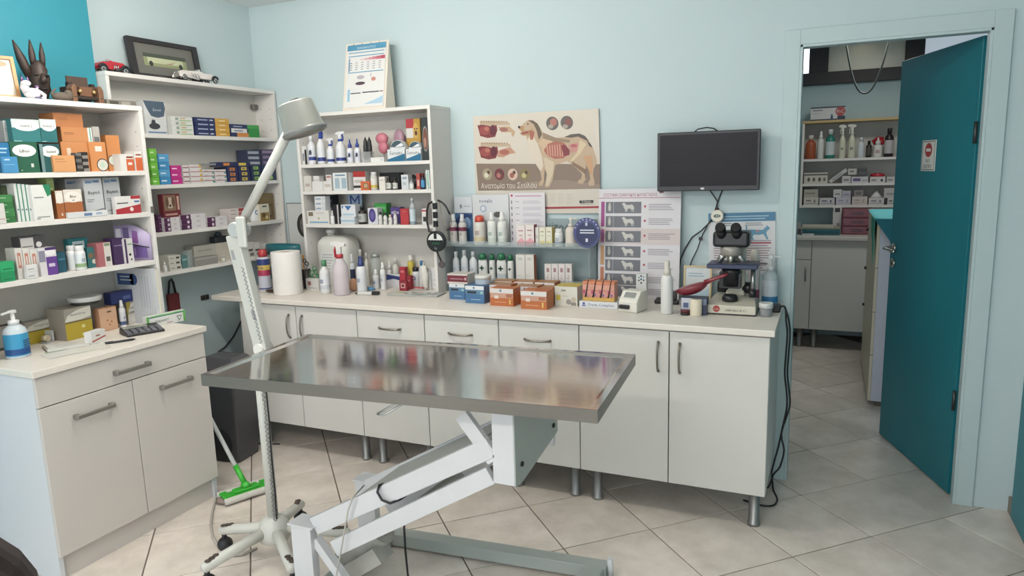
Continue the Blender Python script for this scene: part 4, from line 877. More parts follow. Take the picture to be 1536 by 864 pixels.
stack('L', XU, 285, 303, 247, u2_, .10, 4, 'medicine_box', 'white box with crimson line', 'left of the teal-marked white boxes', '#dfdad8', [('f', 0, 1, .4, .55, '#b04a58'), ('f', .82, 1, .5, 1, '#e0b030')], (), gu)
stack('L', XU, 304, 322, 254, u2_, .10, 3, 'medicine_box', 'white and red box with teal corner', 'beside the crimson-lined boxes', '#dfdad8', wr, (), gu)
stack('L', XU, 323, 340, 254, u2_, .10, 3, 'medicine_box', 'white and red box with teal corner', 'beside the orange-panelled boxes', '#dfdad8', wr, (), gu)
no = lambda c: [('f', .25, .75, .2, .8, c), ('f', .35, .6, .4, .6, '#40405a')]
lo = stack('L', XU, 341, 357, 250, u2_, .10, 3, 'medicine_box', 'navy box with orange panel', 'beside the yellow ones', '#2b3263', no('#e0812c'), (), gu)
stack('L', XU, 358, 375, 249, u2_, .10, 3, 'medicine_box', 'navy box with yellow panel', 'beside the orange ones', '#2b3263', no('#e0c23a'), (), gu)
cart('L', XU, 330, 375.5, 243, top(lo)+.001, .08, 'medicine_box', 'long navy box with orange and yellow panels lying across the navy stacks', '#2b3263', [('f', .1, .3, .2, .8, '#e0812c'), ('f', .6, .85, .2, .8, '#e0c23a')], (), gu)
cart('L', XU-.03, 308, 329, 245, u2_+.094, .05, 'medicine_box', 'small grey box lying on the white and red stacks', '#9aa0a2', [('f', .1, .9, .3, .5, '#62686c')], (), gu)
stack('L', XU, 377, 392, 248, u2_, .10, 3, 'medicine_box', 'navy and lime box', 'left of the two lime-panelled stacks', '#2d3a62', no('#8fc24a'), (), gu)
stack('L', XU, 393, 414, 247, u2_, .10, 3, 'medicine_box', 'navy and lime box', 'right of the two lime-panelled stacks', '#2d3a62', no('#9fd04a'), (), gu)
stack('L', XU-.02, 370, 391, 225, u2_+.090, .08, 3, 'medicine_box', 'dark slate box with white panel', 'above the lime boxes, left pile', '#3b4260', [('f', .1, .9, .25, .75, '#a9aebd')], (), gu)
stack('L', XU-.02, 392, 411, 224, u2_+.092, .08, 3, 'medicine_box', 'dark slate box with purple panel', 'above the lime boxes, right pile', '#4a4668', [('f', .1, .9, .25, .75, '#8f7a9c')], (), gu)
pw = [('f', 0, .40, 0, 1, '#54204f'), ('f', 'c', .28, .5, .32, '#d8c8d6'), ('f', .62, .78, .3, .7, '#c9bfc6')]
for i, (a0, a1, n) in enumerate(((246, 270, 3), (271, 309, 3), (310, 341, 2))):
    lt = stack('L', XU, a0, a1, (326, 321, 325)[i], u3_, .09, n, 'medicine_box', ('purple and white box', 'purple and white box with round emblem', 'purple and white box, shorter')[i], ('under the red dog box', 'on the third shelf', 'beside the lamp elbow')[i], '#dcd6da', pw, (), gu)
    if i == 0: zt = top(lt)
stack('L', XU-.02, 237, 245.5, 322, u3_, .09, 3, 'medicine_box', 'dark purple box end', 'at the left end of the third shelf', ['#4c1c48', '#5a2456'], [('f', .2, .8, .45, .6, '#9a7a96')], (), gu)
cart('L', XU-.01, 244, 270.5, 291, zt+.0005, .03, 'dog_treat_box', 'dark red box with a dog portrait standing on the purple boxes', '#7c1f2b', [('f', .08, .75, .28, .95, '#8a6a50'), ('f', 'e', .42, .62, .24, .24, '#c9b39c'), ('f', 'e', .26, .66, .09, .22, '#6b4a34'), ('f', 'e', .60, .66, .09, .22, '#6b4a34'), ('f', 'c', .42, .5, .06, '#2a2020'), ('f', .1, .8, .08, .16, '#c99a8a'), ('f', .82, .94, .3, .9, '#c9a890')], (), gu)
stack('L', XU-.03, 343, 371, 312, u3_, .07, 4, 'medicine_box', 'flat white and red box', 'behind the lamp elbow', '#ddd3cf', [('f', .55, .95, .1, .9, '#bb3a3c'), ('f', .1, .4, .4, .6, '#a88f8c')], (), gu)
bot('L', XU-.01, 372, 387, 303, u3_, 'plastic_bottle', 'white bottle with a blue ring mark beside the brown box', 'wide', mark='disc', mcol='#3a78b8', lab='#e3e6e8')
cart('L', XU-.03, 387, 411, 290, u3_, .025, 'brown_box', 'olive brown box at the right end of the third shelf', '#7a6236', [('f', .3, .9, .1, .6, '#5f4c2c'), ('f', .55, .8, .2, .5, '#8a7346')], (), gu)
cart('L', XU-.004, 389.5, 404, 306, u3_, .02, 'small_box', 'small cream box with brown paw pattern in front of the brown box', '#d9d1bd', [('f', .05, .95, 0, .5, '#9a7a38'), ('f', 'c', .4, .35, .18, '#5c4626'), ('f', 'c', .7, .2, .14, '#d9c48a'), ('f', .3, .75, .82, .9, '#4a463e')], (), gu)
for i, (a0, a1) in enumerate(((348, 356), (357, 365))):
    bot('L', XU-.09 if 0 else XU-.1, a0, a1, 297, u3_, 'clear_bottle', ('clear ribbed bottle, left of two behind the lamp', 'clear ribbed bottle, right of two behind the lamp')[i], 'wide', body='#d5dadb', cap='#e3e4e4', alpha=.6) if 0 else None
stack('L', XU, 253, 272, 383, u4_, .09, 3, 'medicine_box', 'white box with black code marks', 'on the lowest corner shelf', '#d4d1c6', [('f', .6, .9, .3, .7, '#4a4740'), ('f', .1, .4, .4, .6, '#9a978c')], (), gu)
bot('L', XU+.003, 244, 250.5, 392, u4_, 'dropper_bottle', 'tiny white dropper bottle at the left end of the lowest corner shelf', 'drop')
o = cart('L', XU-.02, 272.5, 282, 383, u4_, .05, 'small_box', 'teal box beside the white coded boxes', '#4f7f80', [('f', .1, .9, .6, .75, '#8fb0ae')], (), gu)
a, wv, h = span('L', XU-.01, 283, 290, 374, u4_); loc, r = place('L', XU-.01, a, .06, u4_)
t = thing('plastic_holder', 'clear plastic holder with upright slots beside the teal box', 'holder', loc, r); g = G()
for k in range(4): g.box(-wv/2+k*wv/4, -wv/2+k*wv/4+.0015, -.03, .03, 0, h*(.8+.05*k), GL('#c9d2d2', .45))
g.build('divider', t); g = G(); g.box(-wv/2, wv/2, -.03, .03, 0, .002, GL('#c9d2d2', .45)); g.build('tray', t)
bx_ = cart('L', XU-.055, 291, 345, 366, u4_, .066, 'carton', 'large grey-white carton at the back of the lowest corner shelf', '#bdb8ae', [('f', .62, 1, 0, 1, '#cdc5b5'), ('f', .1, .5, .7, .75, '#98948b')], (), gu)
cart('L', XU, 291.5, 327, 385, u4_, .05, 'grey_tray', 'grey metal tray box in front of the large carton', '#8f8c86', [('f', .04, .96, .75, .92, '#aba79f')], (), gu, 'tray')
a, wv, h = span('L', XU-.07, 322, 342, 347, top(bx_)+.0004)
t = thing('camera_gadget', 'small dark gadget lying on the large carton', 'gadget', (XU-.09, a, top(bx_)+.0004), PI/2); g = G(); g.box(-wv/2, wv/2, -.025, .025, 0, h*.55, M('#2b3238', .5)); g.build('body', t, bev=.004); g = G(); g.blob((-.005, 0, h*.7), wv*.25, .018, h*.3, M('#33434c', .4)); g.build('dial', t)
bot('L', XU+.004, 331, 339, 384, u4_, 'glass_vial', 'tiny glass vial in front of the large carton', 'vial', body='#d8d4c8', cap='#b8b8b8', alpha=.6)
for i, (a0, a1) in enumerate(((372, 381), (382, 391), (392, 403))):
    cart('L', XU, a0, a1, 363+i, u4_, .06, 'small_box', ('small white box, left of three beside the spray can', 'small white box, middle of three behind the towel roll', 'small white box, right of three behind the towel roll')[i], '#cfcbc4', [('f', .1, .8, .4, .55, '#5f5a58'), ('f', .3, .9, .1, .3, '#98625f' if i == 2 else '#77716b')], (), gu)
a, wv, h = span('L', XU-.03, 396, 411, 359, u4_+.03)
tag(G().box(-wv/2, wv/2, -.03, .03, 0, .012, P('#a83a44')).build('red_folder', None, (XU-.07, a, u4_+.034), PI/2), 'dark red flat folder lying at the right end of the lowest corner shelf', 'folder')
a, wv, h = span('L', XU-.06, 243, 266, 368, u4_+.12)
# ================================================================== ON THE LOW CABINET
def cab(u0, u1, vt, vb, d, name, label, col, prints=(), texts=(), cat='box', rz=0, z0=None, back=0):
    z0 = ZB+.0004 if z0 is None else z0; q = zp((u0+u1)/2, vb, z0); X = q.x-back
    return cart('L', X, u0, u1, vt, z0, d, name, label, col, prints, texts, None, cat, rz)
q = zp(22, 541, ZB); a, wv, h, lc_, _r = rnd('L', q.x, 2, 42, 462, ZB+.0004)
t = bottle('sanitizer_bottle', 'clear pump bottle of blue hand sanitizer with a blue label', wv*1.0, h, 'pump', body='#dfe9ef', cap='#e8eaea', lab='#2d9fd6', lab2='#174f9c', loc=lc_, rz=PI/2+.35, mark='bars', mcol='#1b4a86', alpha=.75, liquid=('#58b6e0', .5))
yw = lambda: [('f', 0, 1, 0, .56, '#bda21e'), ('f', 0, 1, .54, .58, '#6b5c2c'), ('f', 'p', [(.0, .6), (.12, .8), (.5, .93), (1, .97), (1, .66), (.6, .6)], '#ddd9cc')]
cab(37, 83, 480, 514, .04, 'medicine_box', 'smaller yellow and white medicine carton at the left on the low cabinet', '#a39a8e', yw()+[('f', .7, .9, .08, .16, '#dcd68a')], [('f', '500 mg/50 mg', .55, .78, .11, '#3a362a')], rz=.04)
yc = cab(95, 138, 461, 508, .115, 'medicine_box', 'larger yellow and white medicine carton beside the peach box', '#a39a8e', yw()+[('f', .6, .72, .32, .42, '#dcd68a'), ('f', .58, .66, .06, .14, '#dcd68a')], [('f', 'Kesium 500 mg', .5, .80, .08, '#4a4434')], rz=.06)
t = thing('wire_handle_box', 'grey wire frame handle behind the yellow cartons', 'wire frame', (-3.12, 1.79, ZB), PI/2); g = G(); g.tube([(-.09, 0, .003), (-.09, 0, .085), (-.075, 0, .1), (.03, 0, .1), (.045, 0, .085), (.045, 0, .003)], .004, M('#5a554f', .5, .5), 6); g.build('wire', t); g = G(); g.box(-.095, .05, -.02, .02, 0, .003, M('#5a554f', .5)); g.build('foot', t)
# round tin on a dark stand at the back
t = thing('round_tin', 'round white lidded tin lying on the larger yellow carton', 'tin', (-3.04, xp(130, 455, -3.04).y-.006, top(yc)+.0004)); zt = .036
g = G(); g.lathe([(.052, 0), (.056, .002), (.056, zt-.022)], M('#3a3a36', .6), n=24); g.build('dark_base', t)
g = G(); g.lathe([(.064, zt-.022), (.068, zt-.02), (.068, zt-.004), (.064, zt), (.055, zt-.002), (.001, zt-.002)], M('#c9cac8', .35), n=28); g.build('lid', t)
cab(149, 176, 461, 496, .04, 'medicine_box', 'peach coloured box with brown marks standing beside the spray bottles', '#d99c72', [('f', .04, .96, .04, .96, '#e0ac86'), ('f', .45, .7, .78, .84, '#5c4434'), ('f', .4, .48, .42, .48, '#a8583a'), ('f', .62, .7, .34, .4, '#a8583a'), ('f', .5, .58, .22, .28, '#a8583a')])
cab(138, 148, 468, 493, .03, 'medicine_box', 'thin white box with a red mark between yellow carton and peach box', '#d6d3ce', [('f', .4, .7, .4, .6, '#b5523f')], back=.02)
def cabb(u0, u1, vt, vb, name, label, form, **k):
    z0 = ZB+.0004; q = zp((u0+u1)/2, vb, z0); return bot('L', q.x, u0, u1, vt, z0, name, label, form, **k)
cabb(178, 188.5, 450, 492, 'spray_bottle', 'slim white nasal spray bottle with blue label, front one of two', 'mist', lab='#d9dde2', lab2='#46598a', mark='bars', mcol='#46598a')
cabb(169.5, 177.5, 449, 486, 'spray_bottle', 'slim white spray bottle, rear one of two behind the peach box', 'mist')
kb = cab(190, 202, 452, 486, .085, 'medicine_box', 'yellow and white carton with a large white oval at the back', '#a39a8e', [('f', 0, .5, 0, 1, '#b09a1e'), ('f', 'p', [(.0, 0), (.05, .3), (.25, .7), (.6, .9), (1, .95), (1, 0)], '#ddd9cf'), ('f', .5, .95, .5, .53, '#4a4638')], [('f', 'X.A.', .6, .72, .14, '#3a362c'), ('f', 'KESIUM', .6, .5, .14, '#3a362c')], rz=.04)
cart('L', kb.location.x+.045, 166, 199, 437, top(kb)+.0004, .05, 'small_box', 'navy blue box lying on the yellow and white carton', '#26357a', [('f', .55, .9, .3, .6, '#5468a8')])
# white folders against the side panel with blue logo
t = thing('paper_folder', 'white paper folder with blue rounded logo standing against the shelf side', 'folder', (-3.0, 2.292, ZB+.0004), 0)
g = G(); g.box(-.14, .125, -.004, .012, 0, .268, P('#cfd3d8')); g.build('cover', t)
g = G(); g.box(-.13, .128, .0125, .022, 0, .262, M('#d8d3c4', .7, var=.12, scale=300, stretch=(1, 60, 1))); g.build('pages', t)
g = G(); T = Matrix.Identity(4); bl = P('#3a5c9c'); g.rect(-.12, -.01, .185, .24, bl, -.0046); g.ell(-.01, .2125, .027, .0275, bl, -.0046)
lines(g, -.10, -.02, .228, 2, .016, P('#c9d3e4'), -.0050, .006)
for k in range(4): g.rect(.03+.018*k, .034+.018*k, .08, .23, P('#a9b0bf'), -.0046)
g.build('printed_logo', t)
gb_ = cab(222, 277, 470, 487, .03, 'medicine_box', 'white and green flat box with a black triangle behind the calculator', '#e2e3df', [('f', 0, .06, 0, 1, '#5cb84a'), ('f', .94, 1, 0, 1, '#5cb84a'), ('f', .06, .94, .82, .92, '#2f6f78'), ('f', .1, .9, .9, 1, '#7ccc66'), ('f', 'p', [(.76, .6), (.90, .6), (.83, .1)], '#4a5a56'), ('f', 'p', [(.785, .54), (.875, .54), (.83, .2)], '#e2e3df'), ('f', .5, .64, .12, .2, '#c98aa0')], [('f', 'TADAVET', .38, .45, .30, '#4a5866')], rz=-.1)
# calculator
c = zp(214, 499, ZB); t = thing('calculator', 'black desk calculator with grey display lying on the low cabinet', 'calculator', (c.x, c.y, ZB+.0004), math.radians(68))
g = G(); g.add([(-.08, -.055, 0), (.08, -.055, 0), (.08, .06, 0), (-.08, .06, 0), (-.078, -.053, .012), (.078, -.053, .012), (.078, .058, .028), (-.078, .058, .028)], [(3, 2, 1, 0), (4, 5, 6, 7), (0, 1, 5, 4), (1, 2, 6, 5), (2, 3, 7, 6), (3, 0, 4, 7)], M('#2b2a2d', .4)); g.build('case', t, bev=.003)
def slope(y): return .012+(y+.053)/.111*.016
g = G(); g.add([(-.07, .022, slope(.022)+.0006), (.03, .022, slope(.022)+.0006), (.03, .05, slope(.05)+.0006), (-.07, .05, slope(.05)+.0006)], [(0, 1, 2, 3)], M('#8f9488', .25)); g.build('display', t)
for r_ in range(4):
    for k in range(6):
        x, y = -.065+.026*k, -.042+.0155*r_; g = G(); z = slope(y); g.box(x-.009, x+.009, y-.005, y+.005, z-.001, z+.0035, M('#74737a', .45)); g.build('key', t)
c = zp(178, 514, ZB); t = thing('pen', 'black ballpoint pen lying in front of the calculator', 'pen', (c.x, c.y, ZB+.005), math.radians(62)); g = G(); g.rod((-.05, 0, 0), (.055, 0, 0), .0048, PL('#2a2c33'), n=10); g.build('barrel', t); g = G(); g.rod((.055, 0, 0), (.066, 0, 0), .0046, PL('#2a2c33'), .001, 10); g.build('tip', t); g = G(); g.box(-.055, -.02, -.001, .001, .004, .0065, PL('#44464c')); g.build('clip', t)
cab(133, 160, 496, 515, .035, 'medicine_box', 'small white box with a red diagonal stripe at the front of the low cabinet', '#e3e1de', [('f', 'p', [(0, .18), (1, .38), (1, .5), (0, .3)], '#c2492f'), ('f', .3, .6, .58, .7, '#a86a5a')], rz=.25)
c = zp(112, 526, ZB); t = thing('paper_sheets', 'loose pale green and white sheets under the notepad', 'papers', (c.x, c.y, ZB+.0003), math.radians(70))
for i, (x, y, w2, h2, r_, col) in enumerate(((.01, 0, .20, .135, .05, '#b9c4ad'), (.05, -.005, .15, .12, -.15, '#d6d3c6'), (-.05, -.02, .12, .10, .1, '#dcdad2'))):
    T = Matrix.Translation((x, y, .0006*i))@Matrix.Rotation(r_, 4, 'Z'); G().box(-w2/2, w2/2, -h2/2, h2/2, 0, .0005, P(col), T).build('sheet', t)
c = zp(100, 521, ZB); t = thing('ring_notepad', 'white ring-bound notepad lying on the loose sheets', 'notepad', (c.x, c.y, ZB+.0025), math.radians(66))
g = G(); g.box(-.075, .075, -.05, .05, 0, .009, P('#d7d6d0')); g.build('pad', t)
g = G(); g.box(-.075, .075, -.05, .05, .0092, .0098, P('#e4e2dc')); T = Matrix.Rotation(-PI/2, 4, 'X')
for k in range(5): g.rect(-.04, .06-.02*(k % 2), -.03+.014*k, -.028+.014*k, P('#8a8a88'), -.0102, T)
g.build('cover_sheet', t)
g = G()
for k in range(5): g.tube([(-.075+.006*math.cos(q_*PI/5), -.04+.02*k, .006+.008*math.sin(q_*PI/5)) for q_ in range(10)], .001, M('#6b5a48', .4, .5), 5, True)
g.build('ring_binding', t)
c = zp(51, 514, ZB); t = thing('tape_dispenser', 'small clear plastic tape dispenser beside the sanitizer bottle', 'dispenser', (c.x+.06, c.y+.02, ZB+.0004), PI/2+.3); g = G(); g.box(-.022, .022, -.018, .018, 0, .006, GL('#cfd6d8', .6)); g.box(.010, .022, -.018, .018, .006, .05, GL('#cfd6d8', .6)); g.build('base', t, bev=.002); g = G(); g.rod((-.006, -.012, .02), (-.006, .012, .02), .014, PL('#d9c9a8'), n=16); g.build('tape_roll', t)
c = xp(261, 446, -3.235); t = thing('tote_bag', 'dark red bag with black handles hanging on the wall under the corner unit', 'bag', (-3.243, c.y, c.z), PI/2)
g = G(); g.box(-.035, .035, -.012, .012, -.10, .02, M('#6d2a2c', .7, var=.1)); g.build('body', t, bev=.004); g = G(); g.tube([(-.025, 0, .02), (-.012, 0, .09), (.002, 0, .10), (.012, 0, .08), (.02, 0, .02)], .006, M('#26262a', .6), 6); g.build('handles', t)
c = xp(307, 446, -3.258); t = thing('wall_socket', 'small brown double wall socket beside the end of the worktop', 'socket', (-3.2598, c.y, c.z), PI/2); g = G(); g.box(-.028, .028, -.008, 0, -.014, .014, M('#4a443e', .5)); g.build('plate', t, bev=.002); g = G(); g.ell(-.013, 0, .008, .008, M('#2a2724', .6), -.0086); g.ell(.013, 0, .008, .008, M('#2a2724', .6), -.0086); g.build('sockets', t)
# ================================================================== WORKTOP SHELF UNIT
YS = 3.262
w1_, w2_, w3_ = (z+.0004 for z in WS)
g1 = 'things on the upper shelf of the worktop unit'
cart('B', YS, 453, 460, 219, w1_, .05, 'small_box', 'narrow white box with black edge at the left end of the upper shelf', '#d9d7d4', [('f', .6, 1, 0, .8, '#26242a'), ('f', .1, .5, .2, .6, '#8a8a94')], (), g1)
bw = dict(body='#e6e7ea', lab='#dfe2e8', lab2='#2a3f95')
bot('B', YS+.01, 461, 474, 204, w1_, 'spray_bottle', 'white bottle with blue label stripe, leftmost of the flea sprays', 'screw', cap='#e0e2e6', mark='dog', mcol='#3a4660', **bw)
bot('B', YS+.01, 474.5, 488, 191, w1_, 'spray_bottle', 'white spray bottle with blue trigger head', 'trig', cap='#2a46b0', mark='dog', mcol='#3a4660', spin=PI, **bw)
bot('B', YS+.004, 489.5, 502, 207, w1_, 'spray_bottle', 'white spray bottle with blue collar beside the blue-headed one', 'trig', cap='#3350b8', mark='trigger', mcol='#e2e4e8', spin=PI, **bw)
bot('B', YS, 503, 519, 197, w1_, 'spray_bottle', 'largest white spray bottle with a white trigger head', 'trig', cap='#2f4cb4', mark='trigger', mcol='#e4e5e8', spin=PI, **bw)
bot('B', YS, 520, 530.5, 209, w1_, 'dropper_bottle', 'small white bottle with blue nozzle, left of two', 'drop', cap='#2f46a8', mark='dog', mcol='#3a4660', body='#e6e7ea', lab='#d5d9e6')
bot('B', YS, 531, 541.5, 208, w1_, 'dropper_bottle', 'small white bottle with blue nozzle, right of two', 'drop', cap='#2f46a8', mark='dog', mcol='#3a4660', body='#e6e7ea', lab='#d5d9e6')
a, wv, h = span('B', YS, 542, 555, 205, w1_); t = thing('otoscope_cones', 'pair of black pointed clippers standing in a clear cup', 'clippers', (a, YS+.02, w1_))
for s in (-1, 1): G().lathe([(wv*.22, h*.1), (wv*.24, h*.6), (wv*.17, h*.85), (.001, h)], M('#2a2b2d', .45), (s*wv*.23, 0, 0), 10).build('blade', t)
G().box(-wv/2, wv/2, -.018, .018, 0, h*.42, GL('#cfd3d3', .4)).build('cup', t)
cart('B', YS+.0, 556, 576, 236, w1_, .05, 'white_box', 'flat white box lying in front of the pink anatomical model', '#e2e1de', [('f', .7, .95, .2, .8, '#c9ccd2')], (), g1)
pk = M('#c07583', .4, var=.1, scale=60); pk2 = M('#a58291', .4, var=.1, scale=60)
a, wv, h = span('B', YS+.075, 561, 580, 199, w1_); t = thing('anatomical_model', 'pink two-lobed anatomical model on a thin stand', 'model', (a, YS+.095, w1_))
g = G(); g.blob((0, 0, h*.80), wv*.48, .022, h*.20, pk); g.blob((wv*.08, 0, h*.50), wv*.38, .020, h*.22, pk); g.build('lobes', t); g = G(); g.rod((wv*.1, 0, .004), (wv*.1, 0, h*.32), .003, PL('#8a7a7c')); g.lathe([(.022, 0), (.022, .004)], PL('#d5d0cc'), (wv*.1, 0, 0)); g.build('stand', t)
a, wv, h = span('B', YS+.10, 586, 604, 193, w1_); t = thing('anatomical_model', 'mauve oval ear model behind the white and blue collar boxes', 'model', (a, YS+.13, w1_))
g = G(); g.blob((0, 0, h*.70), wv*.46, .018, h*.30, pk2); g.tube([(-wv*.3, 0, h*.5), (-wv*.6, 0, h*.55), (-wv*.75, 0, h*.45)], [.008, .006, .004], pk2); g.build('ear', t); g = G(); g.rod((0, 0, .004), (0, 0, h*.45), .004, PL('#7a6a6c')); g.lathe([(.02, 0), (.02, .004)], PL('#d5d0cc')); g.build('stand', t)
for i, (a0, a1) in enumerate(((580.5, 607), (608.5, 631))):
    a, wv, h = span('B', YS-.004, a0, a1, 204, w1_); t = thing('collar_box', ('white and blue collar box with a domed tin, left of two', 'white and blue collar box with a domed tin, right of two')[i], 'box', (a, YS+.03, w1_))
    hb_ = h*.48; g = G(); g.box(-wv/2+.001, wv/2-.001, -.034, .03, 0, hb_, P('#dde1e4')); o = g.build('tray_box', t)
    g = G(); g.poly([(-wv/2+.001, 0), (wv/2-.001, 0), (wv/2-.001, hb_*.62), (-wv/2+.001, hb_*.18)], P('#1d6f9c'), -.0346); g.text('Seresto', 0, hb_*.70, hb_*.42, P('#26323c'), -.0349, wv*.82); g.build('lettering', o)
    g = G(); T = Matrix.Translation((0, -.005, hb_*.95))@Matrix.Rotation(PI/2, 4, 'X'); R_ = wv*.44
    g.prism([(R_*math.cos(q), R_*1.05*math.sin(q)+hb_*.95) for q in [PI*k/14 for k in range(15)]], -.015, .015, P('#d9dde0')); tn = g.build('domed_tin', t)
    g = G(); g.ell(0, hb_*.95, R_*.95, R_*1.0, P('#3a5564'), -.0155, 16, None, PI*.1, PI*.9); g.poly([(-R_*.9, hb_*1.0), (R_*.5, hb_*.95+R_*.75), (R_*.8, hb_*.95+R_*.45), (-R_*.4, hb_*.98)], P('#e3e6e8'), -.0159); g.text('Seresto', 0, hb_*.95+R_*.33, R_*.36, P('#2b3a46'), -.0163, R_*1.2); g.build('lettering', tn)
cart('B', YS+.08, 610, 631, 178, w1_, .05, 'dog_food_box', 'yellow box with a dog face behind the right collar box', '#c9962f', [('f', 0, .55, .78, 1, '#c8323c'), ('f', 0, .5, .55, .78, '#dcd9d4'), ('f', 'e', .68, .72, .2, .18, '#d9a94a'), ('f', 'c', .62, .76, .05, '#2a2018'), ('f', 'c', .78, .76, .05, '#2a2018'), ('f', 'e', .7, .66, .1, .06, '#5a3a1c'), ('f', 0, 1, 0, .36, '#8a6528')], (), g1)
cart('B', YS+.002, 632.5, 642.5, 176, w1_, .13, 'pet_book', 'tall dark box with an oval brown dog portrait at the right end', '#2b3436', [('f', 'e', .55, .5, .40, .30, '#8f8f88'), ('f', 'e', .55, .5, .34, .26, '#7a4634'), ('f', 'e', .5, .42, .2, .12, '#b58068')], (), g1)
# second shelf
g2 = 'things on the second shelf of the worktop unit'
cart('B', YS, 456, 467, 264, w2_, .06, 'medicine_box', 'cream box at the left end of the second shelf', '#d8d2cb', [('f', .2, .8, .3, .5, '#b8a8a0')], (), g2)
lo = cart('B', YS, 468, 497.5, 272, w2_, .06, 'medicine_box', 'long white box carrying two little boxes', '#e0dedb', [('f', .55, .6, 0, 1, '#c9c5c0'), ('f', .65, .95, .4, .7, '#c9bdb5')], (), g2)
cart('B', YS+.005, 470, 479, 264, top(lo)+.0003, .04, 'small_box', 'little white box on the left of the long white box', '#d9d7d4', [('f', .1, .9, .2, .3, '#a9a5a0')], (), g2)
cart('B', YS+.005, 489, 497, 262, top(lo)+.0003, .04, 'small_box', 'little white and red box on the right of the long white box', '#d9d5d2', [('f', .1, .9, .5, .8, '#b87a70')], (), g2)
cart('B', YS, 499.5, 523, 259, w2_, .08, 'medicine_box', 'white box with two blue glass drawings on the second shelf', '#dfe2e2', [('f', .12, .42, .12, .7, '#9fb8c8'), ('f', .55, .85, .12, .7, '#9fb8c8'), ('f', .15, .8, .82, .9, '#6f8fa8'), ('f', .9, 1, 0, 1, '#8a8682')], (), g2)
cart('B', YS+.03, 530, 548.5, 257, w2_, .06, 'medicine_box', 'white box with red top and dark label behind the orange box', '#dcd8d5', [('f', 0, 1, .7, 1, '#c2302e'), ('f', 0, .85, .12, .25, '#2b2a2c'), ('f', .1, .8, .4, .55, '#b9b3b0')], (), g2)
cart('B', YS-.004, 541, 554, 272, w2_, .03, 'medicine_box', 'small orange box with a picture in front of the red-topped box', '#e0622a', [('f', .3, .9, .2, .8, '#8a6a4a'), ('f', .4, .8, .3, .7, '#c9a27a')], (), g2)
bot('B', YS, 555.5, 567, 258, w2_, 'medicine_bottle', 'clear bottle with white label and yellow bottom stripe', 'wide', body='#d9d8cf', cap='#cfd2d2', lab='#dedcd4', lab2='#d9b83a', alpha=.8)
cart('B', YS, 568.5, 577.5, 265, w2_, .04, 'medicine_box', 'narrow cream box beside the dark vials', '#e2ddd4', [('f', .2, .8, .7, .78, '#b5ada2')], (), g2)
for i, (a0, a1) in enumerate(((579, 587.5), (588.5, 597))):
    bot('B', YS, a0, a1, 266, w2_, 'dark_vial', ('dark brown vial with white label, left of two', 'dark brown vial with white label, right of two')[i], 'vial', body='#33231c', cap='#26262a', lab='#d5d5d0', mark='bars', mcol='#6a6a68')
cart('B', YS+.08, 570, 600, 259, w2_, .04, 'glove_pack', 'black crumpled pack behind the dark vials', '#2b2c30', [('f', .2, .8, .5, .7, '#45474d')], (), g2, 'pack')
cart('B', YS, 602, 612.5, 262, w2_, .04, 'medicine_box', 'white box with blue print right of the dark vials', '#d3d6da', [('f', .2, .8, .7, .85, '#7f90a8'), ('f', .2, .7, .3, .5, '#aab4c2')], (), g2)
bot('B', YS, 614, 621, 269, w2_, 'glass_vial', 'small clear vial with grey cap on the second shelf', 'vial', body='#d2d6d6', cap='#8f9496', lab='#dfe0de', alpha=.7)
cart('B', YS+.01, 624.5, 630, 260, w2_, .05, 'medicine_box', 'thin red box beside the blue bottle', '#b9443e', [('f', .2, .8, .2, .6, '#d9a9a0')], (), g2)
bot('B', YS, 631, 638, 260, w2_, 'medicine_bottle', 'dark blue bottle with bright blue label', 'screw', body='#243044', cap='#6a2f2a', lab='#3f94cf')
cart('B', YS, 639, 644.5, 255, w2_, .05, 'medicine_box', 'thin white and teal box at the right end of the second shelf', '#dce2de', [('f', .5, .7, 0, 1, '#4fa58e'), ('f', .1, .45, .2, .8, '#a8c4b8')], (), g2)
a = yp(600, 262, YS+.13); t = thing('film_pack', 'crumpled dark plastic bag lying at the back of the second shelf', 'bag', (a.x+.06, YS+.14, w2_)); g = G(); g.blob((0, 0, .042), .075, .026, .034, M('#4a4e52', .35, var=.2, scale=60), 16, 9, None, lambda q: q*(1+.18*math.sin(9*q.x+5*q.y)*math.cos(7*q.z))); g.build('bag', t)
# third shelf
g3 = 'things on the third shelf of the worktop unit'
bb = cart('B', YS, 461, 493.5, 316, w3_, .05, 'medicine_box', 'white box with brown seed picture and blue line on the third shelf', '#dfdcd6', [('f', .06, .28, .6, .9, '#8a7660'), ('f', .5, .56, .35, .5, '#b59a4a'), ('f', .1, .95, .08, .18, '#6fa8cc'), ('f', .4, .8, .8, .84, '#b0aca6')], (), g3)
lt = cart('B', YS+.055, 471, 489, 318, w3_, .05, 'medicine_box', 'white box behind the seed picture box', '#d5d6d8', (), (), g3) if 0 else None
stack('B', YS+.002, 472, 488.5, 294.5, top(bb)+.0003, .045, 3, 'small_box', 'small white and blue box', 'on the seed picture box', '#d9dcdf', [('f', .1, .6, .3, .6, '#8fa3bc'), ('f', .7, .95, .2, .8, '#c9ced4')], (), g3)
cart('B', YS+.06, 489.5, 499, 293, w3_, .06, 'medicine_box', 'tall black and slate box behind the small white boxes', '#2a2b33', [('f', .1, .9, .75, .85, '#7f8fa3'), ('f', .1, .9, .5, .56, '#8f97a8')], (), g3)
bot('B', YS-.005, 495.5, 502, 316, w3_, 'dropper_bottle', 'tiny white dropper bottle beside the seed picture box', 'drop')
cart('B', YS+.02, 500, 510, 307, w3_, .05, 'medicine_box', 'black box with white stripe on the third shelf', '#26242a', [('f', .6, .8, 0, 1, '#c9c6c6')], (), g3)
